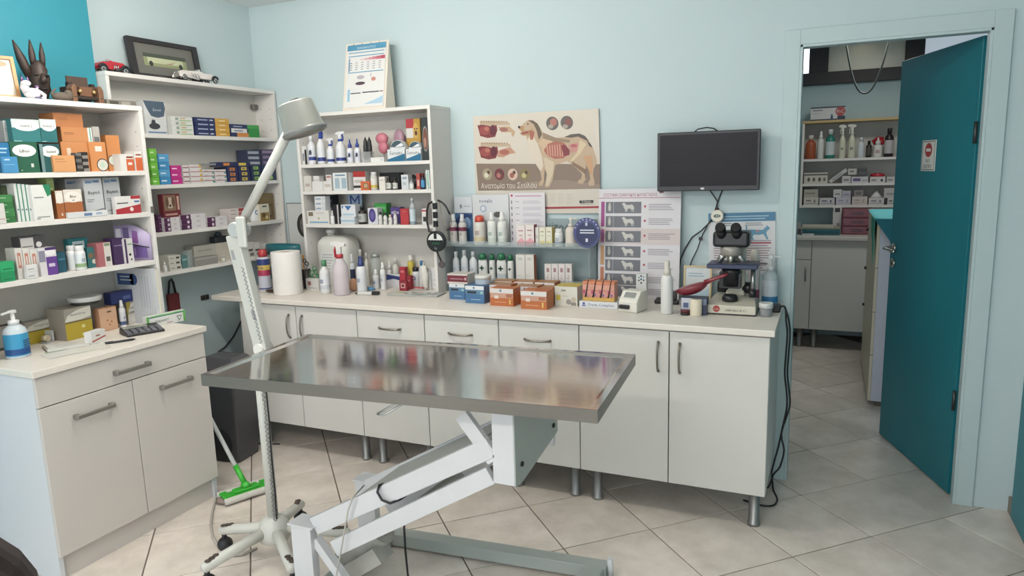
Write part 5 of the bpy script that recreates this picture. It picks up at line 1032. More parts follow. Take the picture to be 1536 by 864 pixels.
lo = cart('B', YS, 511, 532, 325, w3_, .06, 'medicine_box', 'flat white and light blue box under the triangle-print box', '#d6dde2', [('f', 0, 1, .35, .55, '#9cc0d8')], (), g3)
cart('B', YS+.004, 511.5, 533, 307, top(lo)+.0003, .05, 'medicine_box', 'white box with blue triangles lying on the flat blue box', '#dde2e6', [('f', 'p', [(.25, .9), (.5, .5), (.75, .9)], '#3a6fae'), ('f', .1, .9, .1, .25, '#a8c8de'), ('f', 'p', [(.05, .9), (.2, .9), (.1, .6)], '#3a6fae')], (), g3)
a, wv, h = span('B', YS+.12, 522, 543, 289, w3_); t = thing('letter_card', 'blue card with a large letter M standing at the back of the third shelf', 'card', (a, YS+.125, w3_)); g = G(); g.box(-wv/2, wv/2, -.001, .001, 0, h, P('#a9c4de')); g.build('card', t); g = G(); g.text('M', 0, h*.72, h*.62, P('#3b57a8'), -.0015, wv*.8); g.build('lettering', t)
bot('B', YS, 537, 550.5, 309, w3_, 'medicine_bottle', 'brown glass bottle with grey label on the third shelf', 'screw', body='#2b2220', cap='#202024', lab='#b3b5b3', mark='bars', mcol='#5a5a58')
bot('B', YS-.006, 544, 548.5, 328, w3_, 'glass_vial', 'tiny white vial in front of the brown glass bottle', 'vial', body='#dcdcd8', cap='#e2e2de') if 0 else None
cart('B', YS+.004, 552, 566.5, 312, w3_, .05, 'medicine_box', 'white box with purple disc print', '#d6d4dc', [('f', 'e', .45, .55, .36, .42, '#4a3f8c'), ('f', 'e', .45, .55, .2, .25, '#6a5fae')], (), g3)
cart('B', YS+.06, 562, 580, 305, w3_, .05, 'medicine_box', 'bright green box standing behind the small vials', '#2f9a3c', [('f', .1, .9, .7, .85, '#58b862'), ('f', .2, .8, .1, .4, '#227a2e')], (), g3)
for i, (a0, a1, vt, bc, cc) in enumerate(((567.5, 574, 318, '#e0dfda', '#2b2b2b'), (574.8, 581.5, 319, '#dcdcd8', '#2a2730'), (582.5, 589, 322, '#dcd4cc', '#d9b5a8'), (590, 596, 316, '#d8d5d2', '#9fa3a6'))):
    bot('B', YS-.002, a0, a1, vt, w3_, 'medicine_vial', ('small white vial with black cap, leftmost of the four', 'small white vial with black cap, second of the four', 'small cream vial with pink cap', 'small grey-capped vial next to the red box')[i], 'vial', body=bc, cap=cc, lab='#dedcd8', mark='bars', mcol='#7a7876')
cart('B', YS+.05, 586, 600, 311, w3_, .05, 'medicine_box', 'purple box behind the small vials', '#57408e', [('f', .1, .9, .6, .75, '#b5a8d4')], (), g3)
cart('B', YS, 600.5, 612.5, 313, w3_, .04, 'medicine_box', 'plain bright red box on the third shelf', '#c8323a', [('f', .3, .7, .8, .86, '#dd6a6c')], (), g3)
bot('B', YS+.004, 613.5, 624, 297, w3_, 'medicine_bottle', 'tall clear bottle holding blue liquid on the third shelf', 'screw', body='#c9d2d6', cap='#b8bcc0', alpha=.5, liquid=('#5fa3c4', .36), lab='#c3d4dc')
cart('B', YS+.006, 633, 641, 313, w3_, .05, 'medicine_box', 'white box with a red top line near the hanging scale', '#dedbd8', [('f', 0, 1, .82, .92, '#c2383c'), ('f', .2, .8, .2, .5, '#3a3a3e')], (), g3)
# desk calendar on top
q0, q1 = yp(514, 164, 3.30), yp(578, 160, 3.30); ZW = 1.8635; wv = .225; h = yp(550, 59, 3.33).z-ZW
t = thing('desk_calendar', 'white standing desk calendar with blue header on top of the worktop unit', 'calendar', ((q0.x+q1.x)/2, 3.36, ZW))
hh = h; wv = q1.x-q0.x; Tf = Matrix.Translation((0, -.06, 0))@Matrix.Rotation(math.radians(-11), 4, 'X')
g = G(); g.add([(-wv/2, -.06, 0), (wv/2, -.06, 0), (wv/2, .04, 0), (-wv/2, .04, 0), (-wv/2, -.06+hh*.19, hh*.985), (wv/2, -.06+hh*.19, hh*.985)], [(0, 1, 5, 4), (2, 3, 4, 5), (1, 2, 5), (3, 0, 4)], M('#dcd3c6', .6)); g.build('stand', t)
g = G(); W2 = wv*.90; y_ = -.002; pw_ = P('#e6e4e2'); 
g.box(-W2/2, W2/2, -.0035, -.0012, hh*.05, hh*.975, pw_, Tf); o = g.build('pages', t)
g = G(); bl = P('#4a9cc4'); y_ = -.0042
g.rect(-W2/2, W2/2, hh*.89, hh*.975, bl, y_, Tf)
for z in (.85, .80, .56): g.rect(-W2*.46, W2*.46, hh*z, hh*(z+.012), bl, y_, Tf)
for k in range(6): g.rect(-W2*.14+k*W2*.105, -W2*.14+(k+1)*W2*.105, hh*.735, hh*(.765+.004*k), P(('#e8c9cc', '#e2b3b9', '#dc98a2', '#d67d8b', '#d06274', '#cb4a60')[k]), y_, Tf)
for r_ in range(4):
    for k in range(6): g.rect(-W2*.42+k*W2*.15, -W2*.36+k*W2*.15, hh*(.70-.032*r_), hh*(.71-.032*r_), P('#8a8a98' if k else '#4a6a8c'), y_, Tf)
g.rect(-W2*.45, -W2*.42, hh*.58, hh*.78, P('#6a8fae'), y_, Tf)
g.ell(-W2*.12, hh*.49, W2*.1, hh*.03, P('#b9b0b8'), y_, 14, Tf); g.ell(-W2*.12, hh*.40, W2*.13, hh*.025, P('#5a3f4c'), y_, 14, Tf); g.ell(W2*.22, hh*.45, W2*.06, hh*.03, P('#d98a7c'), y_, 14, Tf); g.rect(W2*.14, W2*.15, hh*.49, hh*.54, P('#4a4a6a'), y_, Tf)
g.rect(-W2*.44, -W2*.38, hh*.14, hh*.32, P('#8fc4e2'), y_, Tf); g.rect(-W2*.36, -W2*.1, hh*.25, hh*.265, P('#4a505c'), y_, Tf); g.rect(-W2*.05, W2*.38, hh*.255, hh*.27, P('#3a404c'), y_, Tf); g.rect(W2*.4, W2*.48, hh*.255, hh*.27, P('#a05a64'), y_, Tf)
g.poly([(W2*.0, hh*.09), (W2*.48, hh*.09), (W2*.48, hh*.2), (W2*.3, hh*.15)], P('#a9cfe8'), y_, Tf)
g.text('DIAGNOSTICS', 0, hh*.925, hh*.05, P('#d9eaf2'), y_-.0004, W2*.5, Tf); g.build('printed_page', o)
g = G()
for k in range(4):
    c = Tf@Vector((-W2*.34+W2*.22*k, .004, hh*.975)); g.tube([(c.x, c.y-.002+.008*math.cos(q*PI/5), c.z+.009*math.sin(q*PI/5)) for q in range(10)], .0011, M('#6a6e72', .3, .8), 5, True)
g.build('ring_binding', t)
# ------------------------------------------------------------------ scale and stethoscope on the right edge
t = thing('hanging_scale', 'round black digital hanging scale on the edge of the worktop unit', 'scale', (0, 0, 0)); c = yp(655, 362, 3.19); t.location = (c.x, 3.19, c.z)
bk = M('#1d2022', .35, var=.05); R_ = .055
g = G(); n = 32; out = [(R_*math.cos(2*PI*k/n), R_*math.sin(2*PI*k/n)) for k in range(n)]; g.prism(out, -.012, .012, bk, smooth=True); g.build('disc', t, bev=.003)
g = G(); g.ell(0, 0, R_*.80, R_*.78, M('#d6d8d5', .4), -.0128, 24, None, math.radians(8), math.radians(172)); 
for k in range(-2, 3): g.ell(k*R_*.32, R_*.06, R_*.18, R_*.09, bk, -.0132, 12)
g.rect(-R_*.16, R_*.16, R_*.25, R_*.82, bk, -.0134)
g.build('face_window', t)
g = G(); g.rect(-R_*.42, R_*.42, -R_*.28, -R_*.08, M('#1f4a34', .3, emit=.05, var=0), -.0128); g.text('kg', 0, -R_*.6, R_*.3, P('#a9adac'), -.0128, R_); g.build('display', t)
g = G(); p0 = Vector((0, 0, R_)); g.tube([(-.01, 0, R_*.8), (-.045, .006, .05), (-.060, .012, .10), (-.058, .014, .16), (-.045, .014, .195), (-.02, .01, .205), (-.005, .004, .20)], .0058, M('#2b2523', .5), 8); g.build('hanging_strap', t)
g = G(); g.tube([(0, 0, -R_), (.006, .002, -.075), (.018, .004, -.10), (.022, .004, -.112)], .0052, M('#2b2523', .5), 8); g.lathe([(.017, -.006), (.019, 0), (.017, .006)], M('#6a6264', .3, .6), T=Matrix.Translation((.024, .002, -.122))@Matrix.Rotation(PI/2, 4, 'X')); g.build('lower_clip', t)
for k in range(3):
    g = G(); g.box(-.011, .011, -.010, .008, .075+.046*k, .108+.046*k, M('#1a1a1c', .4)); g.build('clip_hook', t, bev=.002)
    g = G(); g.box(-.009, .009, -.008, .008, .108+.046*k, .121+.046*k, PL('#d9d9d6')); g.build('white_spacer', t)
c = yp(672, 318, 3.22); t = thing('stethoscope', 'black stethoscope with metal ear tubes hanging beside the round scale', 'stethoscope', (c.x, 3.215, c.z))
g = G(); g.tube([(-.055, 0, .062), (-.03, 0, .05), (-.012, 0, .035), (0, 0, .015), (.012, 0, -.01)], .005, M('#242022', .5), 8); g.build('rubber_tube', t)
g = G(); g.tube([(.012, 0, -.01), (.022, 0, -.035), (.022, 0, -.06), (.006, 0, -.085)], .0026, M('#9c8f80', .3, .8), 8); g.tube([(-.045, 0, .055), (-.042, 0, .02), (-.036, 0, -.03), (-.02, 0, -.065), (-.006, 0, -.088)], .0026, M('#9c8f80', .3, .8), 8); g.build('ear_tubes', t)
for x, z in ((.004, -.088), (-.004, -.092)): G().blob((x, 0, z), .006, .006, .005, M('#242022', .5), 8, 6).build('ear_tip', t)
# car poster in the corner behind the unit
a0, a1 = yp(432, 330, YW-.006), yp(470, 330, YW-.006); zt = yp(440, 304.5, YW-.006).z
t = thing('car_poster', 'white board with black outline and a car wheel picture in the corner', 'poster', ((a0.x+a1.x)/2, YW-.006, 1.05)); wv = a1.x-a0.x; h = zt-1.05
g = G(); g.box(-wv/2, wv/2, -.004, .004, -.176, h, P('#26302f')); g.build('backing', t)
g = G(); g.box(-wv/2+.004, wv/2, -.0048, -.0042, -.170, h-.004, P('#cfd3d2')); g.build('print_sheet', t)
g = G(); c0 = yp(456, 338, YW-.012); cx = c0.x-t.location.x; cz = c0.z-1.05
g.ell(cx, cz, .055, .075, P('#33302f'), -.0052, 24); g.ell(cx+.006, cz, .038, .055, P('#6d6a68'), -.0056, 24); g.ell(cx+.012, cz, .02, .032, P('#b5b2ae'), -.006, 20)
for k in range(6): q = k*PI/3; g.rect(cx+.006+.026*math.cos(q)-.003, cx+.006+.026*math.cos(q)+.003, cz+.04*math.sin(q)-.004, cz+.04*math.sin(q)+.004, P('#2a2827'), -.0062)
g.build('wheel_print', t)
# ================================================================== ON THE WORKTOP, LEFT HALF
Z0 = ZT+.0004
def cnt(u0, u1, vt, vb, d, name, label, col, prints=(), texts=(), cat='box', rz=0, z0=None, group=None):
    z0 = Z0 if z0 is None else z0; q = zp((u0+u1)/2, vb, z0); q.y = min(q.y, 3.44-d)
    return cart('B', q.y, u0, u1, vt, z0, d, name, label, col, prints, texts, group, cat, rz)
def cntb(u0, u1, vt, vb, name, label, form='screw', z0=None, **k):
    z0 = Z0 if z0 is None else z0; q = zp((u0+u1)/2, vb, z0); q.y = min(q.y, 3.43-(u1-u0)/F*3.9)
    return bot('B', q.y, u0, u1, vt, z0, name, label, form, **k)
# spray can
t = cntb(386, 406, 374, 437, 'spray_can', 'blue and white aerosol can with red cap beside the paper towel roll', 'aero', body='#c9ccd4', cap='#c8323a', lab='#c3c6d6')
q = t; R_ = 0
a, wv, h, _l, _r = rnd('B', zp(396, 437, Z0).y, 386, 406, 374, Z0)
g = G(); r_ = wv*.97/2*1.012
for z0_, z1_, c in ((.62, .77, '#2b3f8c'), (.5, .62, '#d8b84a'), (.36, .50, '#c2325a'), (.03, .06, '#2b3f8c')): g.lathe([(r_, h*z0_), (r_, h*z1_)], P(c), n=18, caps=False)
g.rect(-r_*.7, r_*.7, h*.05, h*.7, P('#c3c6d6'), -r_*.5)
g.text('WD-40', 0, h*.56, h*.09, P('#2b3f8c'), -r_*1.02, wv*.8); g.build('printed_sleeve', t)
# paper towel
q = zp(431, 446, Z0); a, wv, h, lc_, _r = rnd('B', q.y, 408, 453, 377, Z0); t = thing('paper_towel_roll', 'white paper towel roll standing on the worktop', 'paper roll', lc_)
pt = M('#e2deda', .95, var=.02, bump=.5, bscale=120); R_ = wv/2
G().lathe([(R_*.38, 0), (R_*.985, 0), (R_, .004), (R_, h-.004), (R_*.985, h), (R_*.4, h), (R_*.38, h-.01), (R_*.38, 0)], pt, n=36, caps=False).build('paper', t)
G().lathe([(R_*.37, .001), (R_*.37, h-.003), (R_*.33, h-.003), (R_*.33, .001)], M('#a88f78', .9), n=24, caps=False).build('cardboard_core', t)
# dark dish left of the roll
q = zp(404, 440, Z0); t = thing('dark_dish', 'dark oval dish lying behind the paper towel roll', 'dish', (q.x, q.y+.035, Z0), .3); G().lathe([(.02, 0), (.036, .004), (.045, .014), (.042, .014), (.033, .006), (.001, .004)], M('#3d2f22', .3), sx=1.1, sy=.6, n=20, caps=False).build('bowl', t); G().box(.03, .075, -.006, .006, .006, .011, M('#3d2f22', .3)).build('grip', t)
# tub with teal lid
c = yp(422, 400, 3.17); h = yp(422, 368, 3.15).z-Z0; wv = .25; t = thing('plastic_tub', 'pale plastic tub with a dark teal lid behind the paper towel roll', 'tub', (-2.913, 3.205, Z0))
R_ = wv/2; G().lathe([(R_*.84, 0), (R_*.86, .004), (R_*.93, h*.78), (R_*.93, h*.80)], M('#c3c9c6', .4, alpha=.95), n=32, sy=.38).build('body', t)
lid = G().lathe([(R_, h*.78), (R_, h*.94), (R_*.96, h), (R_*.88, h*.99), (R_*.84, h*.93), (R_*.6, h*.92), (R_*.56, h*.97), (.001, h*.97)], M('#1f6068', .35), n=36, sy=.38).build('lid', t)
G().lathe([(R_*.935, h*.2), (R_*.945, h*.5)], P('#2d7a80'), n=32, caps=False, sy=.38).build('label_band', t)
# dark cup with scissors
q = zp(459, 434, Z0); a, wv, h, lc_, _r = rnd('B', q.y, 453, 468, 404, Z0); t = thing('pen_cup', 'dark brown cup holding scissors and a comb', 'cup', lc_); R_ = wv/2*.9
G().lathe([(R_*.9, 0), (R_, h), (R_*.92, h), (R_*.84, .005), (.001, .005)], M('#2a2322', .4), n=20, caps=False).build('cup', t)
for s, z in ((-.3, 1.45), (.35, 1.3)):
    g = G(); g.tube([(s*R_+.5*R_*math.cos(q_*PI/6), -.002, h*z+.011*math.sin(q_*PI/6)) for q_ in range(12)], .0028, M('#1f1f22', .4), 6, True); g.rod((s*R_, -.002, h*.3), (s*R_, -.002, h*z-.010), .0025, M('#9a9c9e', .3, .9)); g.build('scissors', t)
g = G(); g.box(-R_*.9, -R_*.5, .0, .004, h*.3, h*1.75, M('#c9893f', .5)); g.build('comb', t)
# small white box and green scissors handles
lo = cnt(459, 478, 418, 435, .05, 'small_box', 'small white box with a red emblem under the green glass knot', '#d6d3cf', [('f', .15, .4, .4, .75, '#a8655f'), ('f', .2, .9, .15, .22, '#a8a4a0')])
q = lo.location; t = thing('green_rings', 'knot of translucent green plastic rings beside the dark cup', 'rings', (q.x, q.y, top(lo)+.0002)); gm = M('#4a8a62', .2, alpha=.8, var=.05)
for i, (x, z, r_, ry) in enumerate(((-.022, .012, .011, 0), (0, .014, .013, .6), (.02, .012, .011, -.5), (-.012, .032, .012, .4), (.012, .036, .013, -.3), (0, .055, .012, .2))):
    g = G(); T = Matrix.Translation((x, .004*((i % 3)-1), z))@Matrix.Rotation(ry, 4, 'Z'); g.tube([T@Vector((r_*math.cos(q_*PI/7), 0, r_*math.sin(q_*PI/7))) for q_ in range(14)], .003, gm, 6, True); g.build('ring', t)
# jerrycan
c = yp(496, 400, 3.285); a, wv, h = span('B', 3.275, 471, 520, 346, Z0); t = thing('jerrycan', 'large translucent white canister standing at the back under the shelves', 'canister', (a, 3.275+.085, Z0)); jm = M('#cfcfc9', .4, var=.03)
g = G(); n = 28; pr = []
def sup(w_, d_, k): 
    q_ = 2*PI*k/n; c_, s_ = math.cos(q_), math.sin(q_); return (w_*math.copysign(abs(c_)**.5, c_), d_*math.copysign(abs(s_)**.5, s_))
vs, fs = [], []; lv = [(.47, 0), (.5, .03), (.5, .72), (.47, .80), (.36, .87), (.2, .90)]
for s_, z in lv: vs += [(*sup(wv*s_, .078*s_*2, k), h*z) for k in range(n)]
for i in range(len(lv)-1):
    for k in range(n): j = (k+1) % n; fs.append((i*n+k, i*n+j, (i+1)*n+j, (i+1)*n+k))
fs += [tuple(range(n-1, -1, -1)), tuple((len(lv)-1)*n+k for k in range(n))]; g.add(vs, fs, jm, True); g.build('body', t)
G().lathe([(.022, h*.89), (.022, h*.93)], jm, (-wv*.2, 0, 0)).build('neck', t); G().lathe([(.028, h*.93), (.028, h*.995), (.025, h)], PL('#dcdcd8'), (-wv*.2, 0, 0), 24).build('cap', t)
g = G(); g.rect(-wv*.30, wv*.12, h*.28, h*.62, P('#dddddb'), -.080); lines(g, -wv*.26, wv*.08, h*.58, 6, h*.05, P('#9aa0a3'), -.0806, .004); g.build('label', t)
# bottles row
cntb(479, 495.5, 390, 442, 'tablet_bottle', 'white bottle with green cap and blue print on the worktop', 'screw', body='#e6e6e4', cap='#4f9468', lab='#e2e4e8', lab2='#c9ced8', mark='bars', mcol='#3a4f8c')
cntb(498, 523, 362, 445, 'spray_bottle', 'spray bottle with pink liquid and a red and white trigger head', 'trig', body='#dcd3d8', cap='#d0303c', mark='trigger', mcol='#e8e6e4', alpha=.75, liquid=('#d3b4cd', .42), spin=0)
t = thing('orange_bag', 'pale orange plastic bag behind the pink spray bottle', 'bag', (yp(530, 425, 3.2).x, 3.2, Z0)); G().blob((0, 0, .035), .028, .03, .036, M('#dca888', .4, alpha=.85, var=.2, scale=30), 14, 9, None, lambda q: Vector((q.x*(1+.1*math.sin(7*q.z)), q.y, max(q.z, -.95)))).build('bag', t)
cntb(534, 550, 385, 440, 'spray_bottle', 'white spray bottle with navy collar and white nozzle', 'mist', body='#e6e8ec', cap='#2c3f86', lab='#e2e4ea', mark='bars', mcol='#3a4880')
cntb(525, 533, 381, 433, 'spray_bottle', 'small dark blue and white bottle behind the orange bag', 'mist', body='#dfe1e6', cap='#dfe1e6', lab='#2c3560', z0=Z0)
for i, (u0, u1, vt, vb, f_, kw) in enumerate(((537, 546, 374, 428, 'screw', dict(body='#dcdad2', cap='#e2e0d8')), (547, 554, 379, 429, 'screw', dict(body='#dedad0', cap='#d9d6cc')), (559, 569, 404, 434, 'mist', dict(lab='#dde0e6', mark='bars', mcol='#3a4f8c')), (570, 579, 393, 435, 'mist', dict(lab='#d9dce0', mark='bars', mcol='#5a6a7c')), (580, 589, 391, 425, 'drop', dict(body='#dcdad4')), (589, 599, 388, 424, 'screw', dict(body='#d6d4cc', cap='#dedcd4')))):
    cntb(u0, u1, vt, vb, 'plastic_bottle', ('tall cream bottle behind the navy-collared spray bottle', 'slim cream bottle left of the glass jar', 'white pump vial in front of the glass jar', 'taller white pump vial right of the glass jar', 'white dropper bottle behind the blue-white pouch', 'cream bottle behind the red boxes')[i], f_, **kw)
# glass jar
q = zp(565, 424, Z0); a, wv, h, lc_, _r = rnd('B', 3.31, 556, 572, 376, Z0); t = thing('glass_jar', 'glass jar with a knobbed grey lid among the bottles', 'jar', lc_); R_ = wv/2
G().lathe([(R_*.9, 0), (R_, .006), (R_, h*.72), (R_*.8, h*.8), (R_*.8, h*.82)], GL('#c6d0cd', .45), n=24).build('body', t); G().lathe([(R_*.88, h*.82), (R_*.88, h*.9), (R_*.3, h*.94), (R_*.12, h*.95), (R_*.16, h*.98), (.001, h)], M('#a3a7a5', .35, .4), n=24).build('lid', t); G().blob((0, 0, h*.3), R_*.85, R_*.85, h*.26, M('#d6d3ca', .9, var=.15, scale=60), 14, 8).build('cotton', t)
# blue-white pouch
cnt(580, 601, 411, 430, .012, 'wipe_pouch', 'white and navy pouch leaning behind the red box', '#d9dbe0', [('f', 'p', [(0, .95), (1, .8), (1, .5), (.5, .62), (0, .5)], '#2c3f86')], (), 'pouch')
cntb(611.5, 622, 383, 414, 'aerosol', 'yellow aerosol can with white cap at the back', 'aero', body='#d9c13a', cap='#e3e1d8', lab='#d9c13a')
cnt(599.5, 608, 401, 433, .03, 'medicine_box', 'tall red box behind the small red box', '#c2283a', [('f', .2, .8, .75, .85, '#dd7a80')])
cnt(599, 610, 421, 437, .02, 'medicine_box', 'small dark red box with a square emblem, in front of the taller red ones', '#a82434', [('f', .2, .8, .3, .75, '#d9b0a8'), ('f', .32, .68, .4, .65, '#8a2430')])
cnt(610.5, 616, 414, 434, .03, 'medicine_box', 'narrow red box beside the blue-ringed bottle', '#b02638', [('f', .2, .8, .6, .7, '#dd8a8c')])
cntb(618, 630, 401, 431, 'plastic_bottle', 'white bottle with black cap and a dark blue ring print', 'wide', cap='#2a2a33', lab='#e2e3e8', mark='disc', mcol='#33408c')
cntb(628, 638, 391, 424, 'plastic_bottle', 'white bottle with a bright blue cap at the back', 'screw', cap='#3a86c4', body='#e0e2e4')
cnt(631, 646, 407, 434, .03, 'folded_box', 'white box with small blue prints, left of the open white box', '#dddee0', [('f', .55, .8, .55, .68, '#5a6a9c'), ('f', .1, .4, .4, .44, '#b5b9c0')])
cnt(647, 661, 401, 434, .03, 'folded_box', 'open white carton with flap beside the glass of the round scale', '#dcdcdc', [('f', .3, .7, .4, .46, '#a5a9b0'), ('f', .2, .8, .2, .24, '#b5b9c0')])
q = zp(628, 405, Z0); t = thing('paper_bag', 'crumpled white tissue behind the bottles', 'tissue', (yp(632, 395, 3.3).x, 3.33, Z0)); G().blob((0, 0, .075), .022, .018, .076, M('#dcdad4', .8, var=.1), 12, 9, None, lambda q: q*(1+.2*math.sin(11*q.z+6*q.x))).build('tissue', t)
# clippers and blue brush
q = zp(552, 442, Z0); t = thing('razor', 'white and black trimmer lying at the worktop front', 'trimmer', (q.x, q.y, Z0), .16); g = G(); g.box(-.06, .025, -.010, .010, 0, .016, PL('#dcdcda')); g.build('body', t, bev=.004, seg=2); g = G(); g.box(.025, .068, -.011, .011, 0, .02, PL('#26262a')); g.build('grip', t, bev=.004); g = G(); g.box(-.072, -.06, -.009, .009, .003, .010, PL('#33353a')); g.build('blade', t)
q = zp(551, 436, Z0); t = thing('blue_brush', 'light blue plastic clip lying behind the trimmer', 'clip', (q.x, q.y+.01, Z0), .1); g = G(); g.box(-.03, .03, -.008, .008, 0, .02, PL('#5aa0d8')); g.build('clip', t, bev=.005, seg=2); g = G(); g.box(.03, .042, -.006, .006, .004, .012, PL('#3a78b0')); g.build('tab', t)
# tray of magazines
q0, q1, q2 = zp(580, 447, Z0), zp(640, 451, Z0), zp(667, 438, Z0); c = zp(624, 442, Z0); t = thing('clipboard', 'grey clipboard with colourful leaflets lying on the worktop', 'clipboard', (c.x, c.y, Z0), .1)
G().box(-.15, .15, -.055, .06, 0, .008, M('#a9aaa8', .4)).build('board', t, bev=.002)
for i, (x, y, w2, h2, r_, col, c2) in enumerate(((-.07, -.005, .13, .09, .1, '#dcd9cc', '#a9b86a'), (.05, .01, .12, .085, -.12, '#d9dad6', '#b8453c'), (.02, -.02, .10, .06, .05, '#cfd6cf', '#4a7a4c'))):
    T = Matrix.Translation((x, y, .0083+.0016*i))@Matrix.Rotation(r_, 4, 'Z'); g = G(); g.box(-w2/2, w2/2, -h2/2, h2/2, 0, .0012, P(col), T); o = g.build('leaflet', t); T2 = T@Matrix.Translation((0, 0, .0014))@Matrix.Rotation(-PI/2, 4, 'X'); g = G(); g.rect(-w2*.4, w2*.4, -h2*.42, h2*.42, P(col), 0, T2); g.rect(-w2*.35, -w2*.02, -h2*.1, h2*.2, P(c2), -.0003, T2); g.rect(w2*.05, w2*.38, -h2*.3, -h2*.05, P('#5a5f5c'), -.0003, T2); g.build('printed_panel', o)
q = zp(626, 436, Z0); cart('B', q.y-.0, 620, 634, 433.5, ZT+.0135, .02, 'red_clip', 'small bright red clip lying on the leaflets', '#c8302e', [('f', .2, .8, .3, .6, '#dd6a64')], (), None, 'clip')
# ================================================================== ACRYLIC DISPLAY STAND
ac = GL('#b9c6c8', .30); ac2 = GL('#a9b6b8', .55); x0, x1 = -1.899, -1.078
t = thing('display_stand', 'clear acrylic two-shelf display stand with grey header against the back wall', 'display stand', ((x0+x1)/2, 3.39, Z0)); hx = (x1-x0)/2; zs1, zs2 = 1.128-Z0, .935-Z0
G().box(-hx, hx, .058, .064, 0, 1.262-Z0, M('#94a3a6', .25, var=.03, alpha=.92)).build('back_plate', t)
for z in (zs1, zs2): G().box(-hx, hx, -.060, .058, z-.005, z, ac).build('shelf', t)
for z in (zs1, zs2): G().box(-hx, hx, -.064, -.060, z-.006, z+.022, ac).build('lip', t)
for s in (-1, 1): G().box(s*hx-.002, s*hx+.002, -.06, .058, 0, zs1+.01, ac).build('side_plate', t)
g = G(); g.text('intuizoo', hx*.42, 1.225-Z0, .062, P('#4a5254'), .0572, .21); g.rect(hx*.33, hx*.55, 1.185-Z0, 1.189-Z0, P('#6a7274'), .0572); g.build('lettering', t)
A1, A2 = 1.128+.0004, .935+.0004; YA = 3.338
gN = 'products on the acrylic stand'
for i, (u0, u1) in enumerate(((674.5, 686.5), (687.5, 700))): bot('B', YA+.02, u0, u1, 321, A1, 'care_bottle', ('white and maroon spray bottle, left of the maroon pair', 'white and maroon spray bottle, right of the maroon pair')[i], 'mist', body='#d9d3cf', cap='#d5d9da', lab='#ddd8d2', mark='bars', mcol='#8a7a6a'); 
for i, (u0, u1) in enumerate(((674.5, 686.5), (687.5, 700))):
    a, wv, h, _l, _r = rnd('B', YA+.02, u0, u1, 321, A1); g = G(); r_ = wv*.97/2*1.012; g.lathe([(r_, h*.44), (r_, h*.57)], P('#8a3050'), n=18, caps=False); o = g.build('maroon_band', [k for k in COL.objects if k.name.startswith('care_bottle')][i])
bot('B', YA+.01, 710.5, 729, 323, A1, 'care_bottle', 'white bottle with an orange-red cap on the acrylic shelf', 'flip', body='#dfd9d2', cap='#d8432c', lab='#ddd6cc', lab2='#d8c79a', mark='bars', mcol='#8a6a4a')
for i, (u0, u1) in enumerate(((731, 745), (746, 761))): bot('B', YA+.008, u0, u1, 318, A1, 'care_bottle', ('white foam bottle with green stripe, left of the green-striped pair', 'white foam bottle with green stripe, right of the green-striped pair')[i], 'mist', body='#e4e4e0', cap='#e6e6e2', lab='#dfe2dc', lab2='#cdd6cc', mark='bars', mcol='#4a8a74')
pk_ = [('f', 0, 1, 0, .22, '#e08a98'), ('f', 'p', [(0, .22), (1, .22), (.6, .42)], '#e9a3ae'), ('f', .2, .8, .72, .76, '#a85a66'), ('f', .3, .7, .5, .53, '#a85a66'), ('r', 0, 1, 0, 1, '#b84a60')]
cart('B', YA, 775, 787.5, 338, A1, .04, 'cosmetic_box', 'white and pink box, left of the pink pair on the acrylic shelf', '#e6dcd8', pk_, (), gN); cart('B', YA, 788, 801, 337, A1, .04, 'cosmetic_box', 'white and pink box, right of the pink pair on the acrylic shelf', '#e6dcd8', pk_, (), gN)
cart('B', YA+.01, 803, 808, 341, A1, .04, 'cosmetic_box', 'thin white box between the pink and yellow boxes', '#dfdcd6', [('f', .2, .8, .4, .6, '#c9c4ba')], (), gN)
yb_ = [('f', .1, .9, .08, .3, '#e0cf7a'), ('f', .2, .8, .75, .79, '#9a8a4a'), ('f', .25, .75, .55, .58, '#b5a86a'), ('r', 0, 1, 0, 1, '#d9c25a')]
cart('B', YA, 808.7, 818, 341, A1, .04, 'cosmetic_box', 'white and yellow box, left of the yellow pair', '#e4dfc9', yb_, (), gN); cart('B', YA, 818.6, 828, 341, A1, .04, 'cosmetic_box', 'white and yellow box, right of the yellow pair', '#e4dfc9', yb_, (), gN)
bot('B', YA+.004, 831.5, 845, 343, A1, 'cream_jar', 'white jar with blue print on the acrylic shelf', 'wide', cap='#e6e6e4', lab='#e2e4e6', lab2='#8fa3bc', mark='bars', mcol='#7a8aa0')
bot('B', YA, 847.5, 865, 325, A1, 'lotion_bottle', 'cream coloured lotion pump bottle beside the blue disc', 'pump', body='#dcd0c2', cap='#e2dcd2', lab='#ddd2c6', mark='bars', mcol='#9a7a5c', spin=PI)
c = yp(881, 349, 3.33); t = thing('round_sign', 'round dark blue card disc with white print on the acrylic stand', 'sign', (c.x, 3.322, c.z)); R_ = .070
g = G(); n = 40; g.prism([(R_*math.cos(2*PI*k/n), R_*1.06*math.sin(2*PI*k/n)) for k in range(n)], -.0015, .0015, P('#4a4f8c'), smooth=True); g.build('disc', t)
g = G(); g.ell(0, -.006, R_*.80, R_*.82, P('#2c3568'), -.002, 32); g.ell(0, R_*.8, R_*.12, R_*.06, P('#8a90c4'), -.0024)
for k in range(9): q_ = PI*.12+k*PI*.095; g.ell(R_*.9*math.cos(q_), R_*.95*math.sin(q_), .004, .003, P('#c6c9e2'), -.0024, 8)
lines(g, -R_*.5, R_*.55, .016, 2, .013, P('#d6d9e6'), -.0026, .006, None, .1); g.rect(-.006, .006, -.045, -.028, P('#d6d9e6'), -.0026); g.rect(-R_*.1, R_*.06, .035, .05, P('#c6c9e2'), -.0026); g.build('printed_panel', t)
